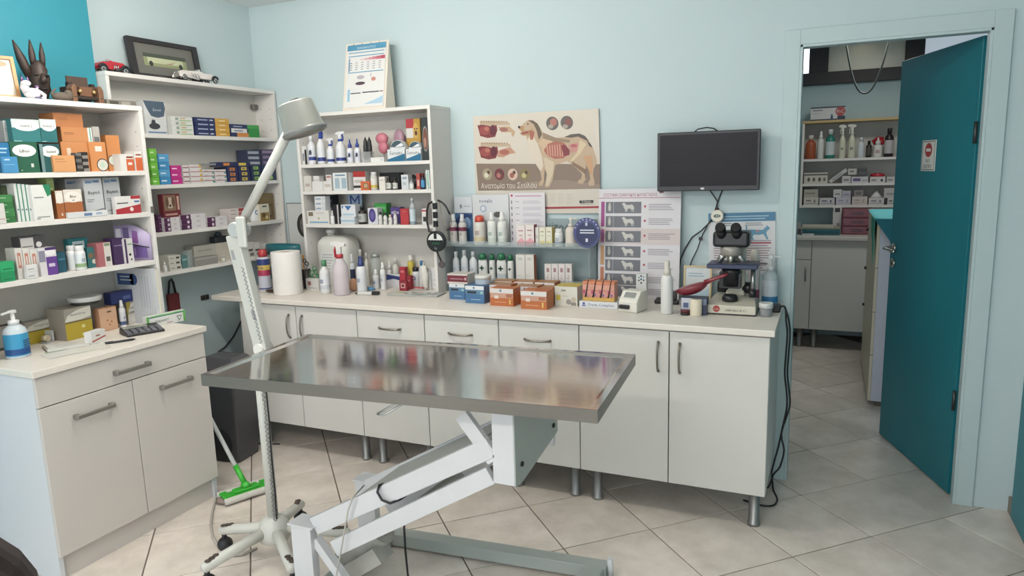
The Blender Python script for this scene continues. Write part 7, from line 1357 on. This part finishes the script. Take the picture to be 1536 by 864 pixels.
# ------------------------------------------------------------------ microscope
q = zp(1098, 473, Z0); t = thing('microscope', 'cream laboratory microscope with dark blue stage and black binocular head', 'microscope', (q.x, q.y+.095, Z0), 0); cr = M('#c9c4b4', .4, var=.03); bk = M('#1c1c1f', .35); nv = M('#27324f', .4); mt = M('#9a9a98', .25, .8)
y0 = q.y; ph = lambda v: yp(1098, v, y0+.03).z-Z0; px = lambda u: yp(u, 420, y0+.03).x-q.x
g = G(); w0, w1 = px(1061), px(1136)
g.add([(w0, -.095, 0), (w1, -.095, 0), (w1-.005, .11, 0), (w0+.005, .11, 0), (w0, -.095, .042), (w1, -.095, .042), (w1-.015, .02, .062), (w0+.015, .02, .062), (w1-.02, .11, .062), (w0+.02, .11, .062)], [(3, 2, 1, 0), (0, 1, 5, 4), (4, 5, 6, 7), (7, 6, 8, 9), (1, 2, 8, 6, 5), (3, 0, 4, 7, 9), (2, 3, 9, 8)], cr); g.box(w0-.002, w1+.002, -.097, .112, 0, .007, bk); o = g.build('base', t, bev=.004, seg=2)
g = G(); g.ell(w0+.045, .026, .0145, .0145, P('#c23a34'), -.0962, 24); g.text('Leitz', w0+.045, .026, .010, P('#e2dcd4'), -.0966, .022); g.text('LABORLUX 11', w0+.125, .022, .014, P('#3a3a3a'), -.0962, .085); g.build('lettering', o)
cx = px(1094)
G().lathe([(.034, .052), (.034, .068), (.028, .078), (.022, .080)], bk, (cx+.0, -.03, 0), 24).build('field_lens', t)
g = G(); g.box(cx-.028, cx+.052, .05, .10, .06, ph(370), cr); g.build('arm', t, bev=.008, seg=2)
g = G(); g.lathe([(.032, ph(432)), (.032, ph(415)), (.04, ph(412)), (.04, ph(405))], bk, (cx+.0, -.01, 0), 22); g.box(cx-.05, cx+.04, -.01, .06, ph(436), ph(412), bk); g.build('condenser', t)
zs = ph(402); g = G(); g.box(px(1060), px(1136), -.075, .065, zs-.004, zs+.016, nv); g.build('stage', t, bev=.003)
g = G(); g.box(px(1080), px(1150), -.04, -.028, zs+.016, zs+.020, M('#33353a', .4, .3)); g.box(cx-.03, cx+.03, -.06, -.02, zs+.016, zs+.0185, M('#2a2a2c', .3)); g.build('slide_holder', t)
g = G(); g.rod((px(1128), -.02, ph(446)), (px(1128), -.02, zs-.004), .010, mt); g.rod((px(1128), -.02, ph(447)), (px(1128), -.02, ph(436)), .016, bk); g.build('stage_knob', t)
for s in (-1, 1): G().rod((cx+.012+s*.03, .075, .095), (cx+.012+s*.078, .075, .095), .026, bk, n=20).build('focus_knob', t)
g = G(); g.lathe([(.018, ph(388)), (.046, ph(384)), (.048, ph(376)), (.046, ph(371))], M('#9a9690', .35, .2), (cx, -.01, 0), 26); g.build('nosepiece', t)
for k, (dx, dy, tl_) in enumerate(((0, -.02, .25), (-.034, -.012, -.55), (.034, -.012, .55), (0, .018, -.3))):
    g = G(); T = Matrix.Translation((cx+dx, -.01+dy, ph(385)))@Matrix.Rotation(-tl_ if k in (1, 2) else 0, 4, 'Y')@Matrix.Rotation(PI, 4, 'X'); g.lathe([(.013, -.008), (.014, .01), (.013, .03), (.008, .04), (.004, .045)], mt if k != 0 else M('#c0bdb5', .2, .9), n=14, T=T); g.build('objective', t)
zh0, zh1 = ph(372), ph(348)
g = G(); g.box(px(1067), px(1122), -.055, .05, zh0, zh1, bk); g.build('binocular_head', t, bev=.014, seg=3)
for u in (1080, 1103):
    g = G(); a = Vector((px(u), -.03, ph(356))); b = a+Vector((0, -.055, .040)); g.rod(a, b, .022, bk, .021, 20); g.rod(b, b+Vector((0, -.012, .009)), .023, M('#141416', .5), .020, 20); g.build('eyepiece', t)
# liquid bottle, jar, adapter, cables
t = cntb(1143, 1168, 380, 448, 'wash_bottle', 'clear bottle of blue liquid with white label behind the microscope', 'pump', body='#d3dde2', cap='#dfe3e4', lab='#cfd9e2', lab2='#2f86c4', alpha=.7, liquid=('#2f8fd0', .34), mark='bars', mcol='#4a7aa8', spin=PI)
t = cntb(1122, 1140, 374, 440, 'lotion_bottle', 'white bottle with pink print half hidden behind the microscope head', 'flip', body='#dcd8d2', cap='#dcd6c8', lab='#ddd6d4', lab2='#c0567a')
q = zp(1148, 476, Z0); a, wv, h, lc_, _r = rnd('B', q.y, 1138, 1160, 454, Z0); t = thing('specimen_jar', 'small clear specimen jar with white lid beside the microscope', 'jar', lc_); R_ = wv/2; G().lathe([(R_*.8, 0), (R_*.84, .003), (R_*.92, h*.62)], GL('#b5b9bc', .5), n=24).build('body', t); G().lathe([(R_, h*.62), (R_, h*.94), (R_*.95, h)], PL('#dcdcd8'), n=28).build('lid', t); G().lathe([(R_*.78, .003), (R_*.82, h*.3)], M('#7a7476', .4, alpha=.8), n=20).build('contents', t)
bkc = M('#18181a', .45)
q = zp(1167, 458, Z0); t = thing('power_adapter', 'black power plug with cables hanging over the end of the worktop', 'adapter', (-.205, 3.25, Z0)); 
g = G(); g.box(-.03, .03, -.035, .035, 0, .03, bkc); g.build('plug', t, bev=.006, seg=2)
g = G(); g.rod((-.02, .03, .02), (-.02, .055, .018), .012, bkc); g.build('barrel', t)
def T2(p): return (p[0]+.205, p[1]-3.25, p[2]-Z0)
for k, (du, dv) in enumerate(((0, 0), (4, 0))):
    Yq = 3.24
    pts = [(-.178, Yq, .895), (-.163, Yq, .90), (-.154, Yq, .885)]+[tuple(yp(u+du, v, Yq)) for u, v in ((1179, 480), (1181, 500), (1179, 530), (1177, 560), (1180, 590), (1180, 612))]
    if k == 0: pts += [tuple(yp(u, v, Yq)) for u, v in ((1174, 640), (1168, 668), (1158, 705))]; e = zp(1158, 725, .004); pts += [(e.x, min(e.y, 3.4), .03), tuple(zp(1160, 735, .005)), tuple(zp(1166, 748, .005)), tuple(zp(1160, 758, .005)), tuple(zp(1140, 758, .005)), tuple(zp(1115, 750, .005))]
    else: pts += [tuple(yp(u, v, Yq)) for u, v in ((1172, 650), (1176, 675), (1170, 700), (1160, 712))]; pts += [(-.205, 3.30, .02), (-.25, 3.36, .006), (-.45, 3.40, .006)]
    P_ = [Vector(p) for p in pts]; sm = []
    for i in range(len(P_)-1):
        for s in (0, .33, .66): 
            a_, b_ = P_[i], P_[i+1]; m0 = (P_[min(i+1, len(P_)-1)]-P_[max(i-1, 0)])*.5; m1 = (P_[min(i+2, len(P_)-1)]-a_)*.5
            sm.append(a_*(2*s**3-3*s*s+1)+m0*(s**3-2*s*s+s)+b_*(-2*s**3+3*s*s)+m1*(s**3-s*s))
    sm.append(P_[-1]); g = G(); g.tube([T2(p) for p in sm], .0042, bkc, 7); g.build('cable', t)
# ================================================================== BACK ROOM
fl = M('#c6c6c2', .45, var=.02); YB = 6.08
t = thing('base_cabinet', 'white base cabinet seen through the doorway in the back room', 'cabinet', (.35, 6.36, 0))
g = G(); g.box(-1.0, .9, -.26, .27, .165, .89, fl); g.build('carcass', t)
for x0, x1, z0, z1, hx_, hz in ((-1.0, -.865, .165, .89, None, 0), (-.862, -.463, .735, .888, None, 0), (-.862, -.463, .165, .731, -.50, .62), (-.46, .22, .165, .888, .165, .74), (.223, .9, .165, .888, None, 0)):
    g = G(); g.box(x0+.002, x1-.002, -.278, -.261, z0, z1, fl); d = g.build('drawer_front' if z0 > .7 else 'door', t, bev=.0012)
    if hx_ is not None: g = G(); g.rod((hx_, -.29, hz-.06), (hx_, -.29, hz+.06), .005, M('#8a8782', .3, .8), n=8); g.rod((hx_, -.29, hz-.055), (hx_, -.277, hz-.055), .004, M('#8a8782', .3, .8), n=6); g.rod((hx_, -.29, hz+.055), (hx_, -.277, hz+.055), .004, M('#8a8782', .3, .8), n=6); g.build('handle', d)
for x in (-.92, -.53, -.42, .18, .27, .85):
    for y in (-.20, .2): G().lathe([(.024, 0), (.022, .012), (.022, .165)], legm, (x, y, 0), 14).build('leg', t)
tag(G().box(-.72, 1.3, 6.05, YF-.001, .892, .92, M('#bfbdb8', .45)).build('worktop', bev=.003), 'pale worktop along the far wall of the back room', 'worktop')
ZF = .9205
FS = (1.527, 1.325, 1.148)
shelf_unit('shelf_unit', 'white wall shelf with cleaning bottles in the back room', 'B', -.228, .95, 6.40, YF-.001, 1.126, 1.835, FS, .02, None, True, M('#b8a070', .5, var=.1))
f1, f2, f3 = (z+.0004 for z in FS); YFS = 6.415
t = cart('B', YFS+.02, 1216, 1268, 160, 1.8354, .12, 'glove_box', 'white and navy glove box with a red round logo on the back room shelf', '#d6d4d4', [('f', 0, 1, .9, 1, '#33405c'), ('f', 0, .8, 0, .1, '#33405c'), ('f', .78, 1, 0, .3, '#26355c'), ('f', 'c', .86, .62, .34, '#c03a3a'), ('f', 'p', [(.58, .05), (.66, .05), (.64, .4), (.6, .45)], '#2a4a7a'), ('f', .06, .35, .72, .78, '#55606c'), ('f', .06, .3, .5, .53, '#9aa0a6')], [('f', 'PiC', .86, .62, .36, '#e8dcd8')])
fb = 'bottles on the back room shelf'
for i, (u0, u1, vt, f_, kw, lb) in enumerate(((1208, 1224, 203, 'screw', dict(body='#b5502a', cap='#d8cfc4'), 'orange-brown bottle with white cap'), (1226, 1236, 197, 'mist', dict(body='#dcdcd8', cap='#dcdcd8'), 'slim white bottle with a tall neck'), (1238, 1253, 194, 'screw', dict(body='#1f8a78', cap='#d5dad8', lab='#c9d4d6'), 'teal green bottle with pale label'), (1258.5, 1269, 187, 'trig', dict(body='#d6d4b8', cap='#d9d8cc', mark='bars', mcol='#33405c'), 'cream trigger spray bottle, left of two'), (1272, 1284, 186, 'trig', dict(body='#d6d4b8', cap='#d9d8cc', mark='bars', mcol='#33405c'), 'cream trigger spray bottle, right of two'), (1286, 1297, 206, 'screw', dict(body='#d3d8da', cap='#d9dcdc', lab='#d0d6dc'), 'short white bottle with pale label'), (1298.5, 1308, 211, 'screw', dict(body='#26221e', cap='#1e1e20', lab='#4a4840'), 'small dark bottle with black cap'), (1309.5, 1324, 206, 'drop', dict(body='#dcdad4', cap='#dad6d0', lab='#dcdad4', mark='bars', mcol='#c03a3a'), 'white cone-topped bottle with red print'), (1326.5, 1341, 192, 'screw', dict(body='#2a1c24', cap='#2a2024', lab='#b9b5b5'), 'large dark bottle with grey label beside the door'))):
    bot('B', YFS, u0, u1, vt, f1, 'cleaning_bottle', lb+' on the back room shelf', f_, group=fb, **kw)
t = thing('red_spray_head', 'red coiled spray head behind the white cone-topped bottle', 'spray head', (yp(1320, 205, 6.52).x, 6.52, f1)); g = G(); rd = M('#a83038', .4); g.rod((0, 0, 0), (0, 0, .09), .02, M('#c9b9b4', .4)); g.build('stem', t); g = G(); g.blob((.0, 0, .12), .04, .025, .03, rd); g.tube([(-.03, 0, .10), (-.05, 0, .13), (-.02, 0, .155), (.03, 0, .15)], .010, rd); g.build('head', t)
bx = 'boxes in the back room shelf'
lo = cart('B', YFS, 1206, 1241.5, 263, f2, .12, 'glove_box', 'long cream box with dark ovals on the middle shelf of the back room', '#cfc8bb', [('f', 'e', .2, .5, .06, .25, '#5a564e'), ('f', 'e', .42, .5, .06, .25, '#6a665c'), ('f', 'e', .66, .5, .06, .25, '#5a564e'), ('f', 'e', .86, .5, .05, .22, '#6a665c')], (), bx)
cart('B', YFS, 1206, 1241.5, 259, top(lo)+.0004, .10, 'flat_box', 'thin dark-edged sheet lying on the long cream box', '#c6c2ba', [('f', 0, 1, 0, .4, '#3a3634')], (), bx)
c0, c1 = yp(1244, 275, YFS+.02), yp(1270, 256, YFS+.02); t = thing('roll_box', 'narrow white box leaning at an angle on the back room shelf', 'box', (c0.x, YFS+.04, f2)); L_ = .155; th = math.atan2(c1.z-c0.z, c1.x-c0.x); g = G(); T = Matrix.Translation((.012, 0, .001))@Matrix.Rotation(-th, 4, 'Y'); g.box(0, L_, -.02, .02, 0, .028, P('#c9c8c6'), T); g.build('box', t); g = G(); g.rect(.01, L_-.01, .004, .024, P('#c9c8c6'), -.0204, T); lines(g, .02, L_-.02, .019, 2, .008, P('#6a6a6c'), -.0208, .003, T); g.build('printed_panel', t)
lo = cart('B', YFS, 1263, 1276, 264, f2, .10, 'small_box', 'small white box between leaning box and purple-printed box', '#cbc7c4', [('f', .2, .8, .3, .6, '#8f8a8c')], (), bx)
cart('B', YFS+.03, 1272, 1285, 253, f2+.067, .05, 'small_box', 'small white box on top of the lower white box in the back room', '#c9c5c0', [('f', .2, .7, .4, .7, '#8a8478')], (), bx)
lo = cart('B', YFS, 1277, 1302, 265, f2, .10, 'medicine_box', 'white box with purple print on the back room shelf', '#cdc9cc', [('f', .1, .55, .3, .75, '#6f4f8c'), ('f', .65, .95, .3, .5, '#a5a0a4')], (), bx)
cart('B', YFS+.01, 1287, 1300, 253, top(lo)+.0004, .06, 'dark_box', 'small dark grey box on the purple-printed box', '#4a4a4c', [('f', .1, .9, .3, .6, '#5f6062')], (), bx)
lo = cart('B', YFS, 1305, 1328, 265, f2, .10, 'medicine_box', 'white box carrying a red round lid in the back room', '#d0ccca', [('f', .1, .4, .3, .6, '#8f8a8c'), ('f', .7, .85, .2, .6, '#3a3a40')], (), bx)
t = thing('red_container', 'red round flat container lying on a white box in the back room', 'container', (lo.location.x, lo.location.y, top(lo)+.0004)); G().lathe([(.05, 0), (.052, .003), (.052, .018), (.046, .022)], M('#b02a36', .35), n=24).build('lid', t); G().lathe([(.03, .022), (.03, .026)], M('#b02a36', .35), n=20).build('raised_ring', t)
cart('B', YFS, 1330, 1345, 265, f2, .10, 'medicine_box', 'white box half hidden by the door edge on the middle shelf', '#c9c6c4', [('f', .1, .6, .3, .6, '#8f8a8c')], (), bx)
for i, (u0, u1, vt, c, c2) in enumerate(((1205.5, 1227.5, 296, '#cfc9bf', '#7a746c'), (1229, 1252, 297, '#cbc8ca', '#4f5478'), (1254, 1276, 296, '#c5c3cf', '#9c98b0'), (1278, 1301, 295, '#cfc5bf', '#b59a90'), (1303, 1326, 297, '#d0cccc', '#6a6a74'), (1331, 1346, 297, '#c9c6c4', '#3a3a40'))):
    o = cart('B', YFS, u0, u1, vt, f3, .11, 'medicine_box', ('cream box at the left end of the lowest back room shelf', 'white box with dark blue frame line in the back room', 'lavender-white box in the lowest back room shelf', 'pinkish white box in the lowest back room shelf', 'white open box with tissue in the back room', 'white box beside the door on the lowest shelf')[i], c, [('f', .08, .92, .2, .26, c2), ('f', .15, .5, .5, .66, c2), ('f', .7, .8, .35, .7, c2)], (), bx)
    if i == 0: cart('B', YFS+.005, 1206, 1230 if 0 else 1227, 284, top(o)+.0004, .09, 'small_box', 'grey-cream box stacked on the leftmost cream box', '#b5b0a4', [('f', .1, .8, .4, .6, '#8f897c')], (), bx)
    if i == 2: cart('B', YFS+.005, 1250, 1262.5, 284, top(o)+.0004, .06, 'small_box', 'little white box stacked in the lowest back room shelf', '#d0cfcc', [('f', .2, .8, .3, .5, '#8f8f90')], (), bx); cart('B', YFS+.005, 1263, 1276, 286, top(o)+.0004, .06, 'small_box', 'little lavender crumpled box stacked beside the white one', '#b9b5c4', [('f', .2, .8, .3, .5, '#8f8ca0')], (), bx)
    if i == 3: cart('B', YFS+.005, 1281, 1295, 285, top(o)+.0004, .06, 'small_box', 'little brown-grey clear box stacked in the lowest shelf', '#8f8684', [('f', .2, .8, .3, .7, '#6f6868')], (), bx)
    if i == 4: t = thing('tissue', 'white tissue tuft sticking out of the open box', 'tissue', (o.location.x, o.location.y, top(o)+.0004)); G().lathe([(.05, 0), (.025, .025), (.012, .05), (.002, .06)], M('#d6d4d2', .9), n=10, sy=.6).build('tuft', t)
    if i == 5: cart('B', YFS+.005, 1326, 1345, 282, top(o)+.0004, .07, 'small_box', 'white box stacked beside the door on the lowest shelf', '#c3c0be', [('f', .2, .8, .3, .5, '#9a9796')], (), bx)
# on the back room worktop
def fw_(u0, u1, vt, vb, d, name, label, col, prints=(), cat='box', z0=None, yf=None):
    z0 = ZF if z0 is None else z0; y = yf if yf else zp((u0+u1)/2, vb, z0).y; return cart('B', y, u0, u1, vt, z0, d, name, label, col, prints, (), None, cat)
yy = 6.27
a, wv, h = span('B', yy, 1264, 1310, 312, ZF); h = min(h, 1.122-ZF); t = thing('drawer_organizer', 'red three-drawer plastic organizer on the back room worktop', 'organizer', (a-.005, yy+.1, ZF)); rm = M('#7c2436', .35); wv *= .98
g = G()
for z in (0, h/3, 2*h/3, h-.006): g.box(-wv/2, wv/2, -.1, .1, z, z+.006, rm)
for s in (-1, 1): g.box(s*wv/2-(.006 if s > 0 else 0), s*wv/2+(0 if s > 0 else .006), -.1, .1, .006, h-.006, rm)
g.build('frame', t)
for k in range(3):
    z = k*h/3+.008; d = G().box(-wv/2+.008, wv/2-.008, -.102, .09, z, z+h/3-.012, M('#8a5560', .3, alpha=.85)).build('drawer', t); G().box(-wv*.2, wv*.2, -.110, -.102, z+h*.12, z+h*.19, M('#5f3a48', .3)).build('handle', d)
fw_(1203, 1260, 344, 353, .14, 'teal_case', 'dark teal flat case lying on the back room worktop', '#15606e', [('f', 0, 1, .45, .52, '#0d4450'), ('f', .1, .9, .8, .9, '#2a7f8c')], 'case', None, 6.2)
o = fw_(1203, 1260, 344, 353, .14, 'teal_case', 'dark teal flat case lying on the back room worktop', '#15606e') if 0 else None
tc_ = 0
q = yp(1230, 341, 6.25); tag(G().box(-.15, .15, -.06, .06, 0, .014, P('#9a9a82')).box(-.13, .1, -.05, .05, .014, .03, P('#c3bfae')).build('paper_tray', None, (yp(1230, 335, 6.27).x, 6.27, yp(1230, 344, 6.2).z+.001)), 'olive tray of papers lying on the dark teal case', 'tray')
fw_(1249, 1262, 312, 0, .06, 'tissue_box', 'white carton with dark opening beside the red organizer', '#cfcccb', [('f', .2, .8, .84, 1, '#3a3836'), ('f', .5, .8, .3, .42, '#8a8688')], 'box', ZF, 6.34)
fw_(1203, 1221, 351, 0, .04, 'white_packet', 'small white packet lying in front of the teal case', '#d3d3d0', [('f', .2, .6, .3, .6, '#b9b9b6')], 'packet', ZF, 6.12)
fw_(1188, 1201, 335, 0, .10, 'grey_carton', 'grey carton at the left end of the back room worktop', '#9c9a94', [('f', 0, 1, 0, .5, '#6a6a70')], 'box', ZF, 6.25)
# chest of drawers
t = thing('chest_of_drawers', 'tall beige chest of drawers behind the open door', 'chest', (.475, 5.235, 0), -PI/2); be = M('#c4bba6', .5, var=.03); bs = M('#b9bcc6', .5)
hx = .515; g = G(); g.box(-hx, hx, -.19, .2, .04, 1.16, bs); g.build('carcass', t)
for k, (z0, z1) in enumerate(((.04, .33), (.333, .60), (.603, .87), (.873, 1.16))):
    g = G(); g.box(-hx, hx, -.208, -.1905, z0, z1, be); d = g.build('drawer_front', t, bev=.002); g = G(); g.rod((-.45, -.222, (z0+z1)/2), (-.45, -.208, (z0+z1)/2), .010, M('#2a2a2c', .4)); g.build('knob', d)
G().box(-hx+.03, hx-.03, -.16, .18, 0, .04, M('#5a564e', .6)).build('plinth', t)
tm = M('#5fb8c0', .8, var=.06, scale=20); t = thing('teal_cloth', 'light teal cloth draped over the chest of drawers', 'cloth', (.475, 5.235, 1.161)); g = G(); N = 10; v = []; f = []
for i in range(N+1):
    for j in range(N+1):
        x, y = -.222+.444*i/N, -.535+.9*j/N; z = .004+.003*math.sin(9*x+5*y); v.append((x, y, z))
for i in range(N):
    for j in range(N): f.append((i*(N+1)+j, (i+1)*(N+1)+j, (i+1)*(N+1)+j+1, i*(N+1)+j+1))
g.add(v, f, tm, True); o = g.build('top_fold', t); s_ = o.modifiers.new('thick', 'SOLIDIFY'); s_.thickness = .002; s_.offset = 1
g = G(); g.prism([(-.535, .006), (-.2, .006), (-.26, -.10), (-.40, -.14), (-.52, -.24), (-.535, -.26)], -.226, -.222, M('#2c8a74', .8, var=.06), axis='x'); g.build('side_drop', t)
g = G(); g.prism([(-.226, .006), (.222, .006), (.222, -.19), (.0, -.15), (-.1, -.22), (-.14, -.12)], -.541, -.537, M('#1d6a78', .8, var=.06)); g.build('end_drop', t)
# ================================================================== CHAIR CORNER NEAR THE CAMERA
br = M('#2b1a17', .6, var=.1); t = thing('office_chair', 'dark brown upholstered chair back just cut by the lower corner', 'chair', (-.808, .212, 0), math.radians(58))
g = G(); n = 12
def rr(w_, h_, r_): 
    o_ = []
    for cx_, cz_, a0_ in ((w_-r_, h_-r_, 0), (-w_+r_, h_-r_, PI/2), (-w_+r_, -h_+r_, PI), (w_-r_, -h_+r_, 1.5*PI)): o_ += [(cx_+r_*math.cos(a0_+PI/2*k/6), cz_+r_*math.sin(a0_+PI/2*k/6)) for k in range(7)]
    return o_
g.prism([(x, z+.955) for x, z in rr(.21, .27, .10)], -.03, .03, br); g.build('backrest', t, bev=.02, seg=3)
G().prism([(x, z) for x, z in rr(.22, .21, .06)], .42, .49, br, axis='z').build('seat', t, bev=.015, seg=2) if 0 else None
g = G(); g.box(-.22, .22, .03, .45, .42, .49, br); g.build('seat', t, bev=.03, seg=3)
G().box(-.03, .03, .0, .02, .45, .68, M('#222224', .5)).build('back_support', t)
G().lathe([(.03, .06), (.025, .42)], M('#222224', .4), (0, .24, 0), 14).build('column', t)
for k in range(5):
    q = 2*PI*k/5+.3; g = G(); g.bar((.02*math.cos(q), .24+.02*math.sin(q), .075), (.27*math.cos(q), .24+.27*math.sin(q), .06), .04, .03, M('#222224', .4)); g.build('foot_arm', t); g = G(); g.rod((.26*math.cos(q)-.02*math.sin(q), .24+.26*math.sin(q)+.02*math.cos(q), .025), (.26*math.cos(q)+.02*math.sin(q), .24+.26*math.sin(q)-.02*math.cos(q), .025), .025, M('#222224', .4), n=14); g.build('caster', t)
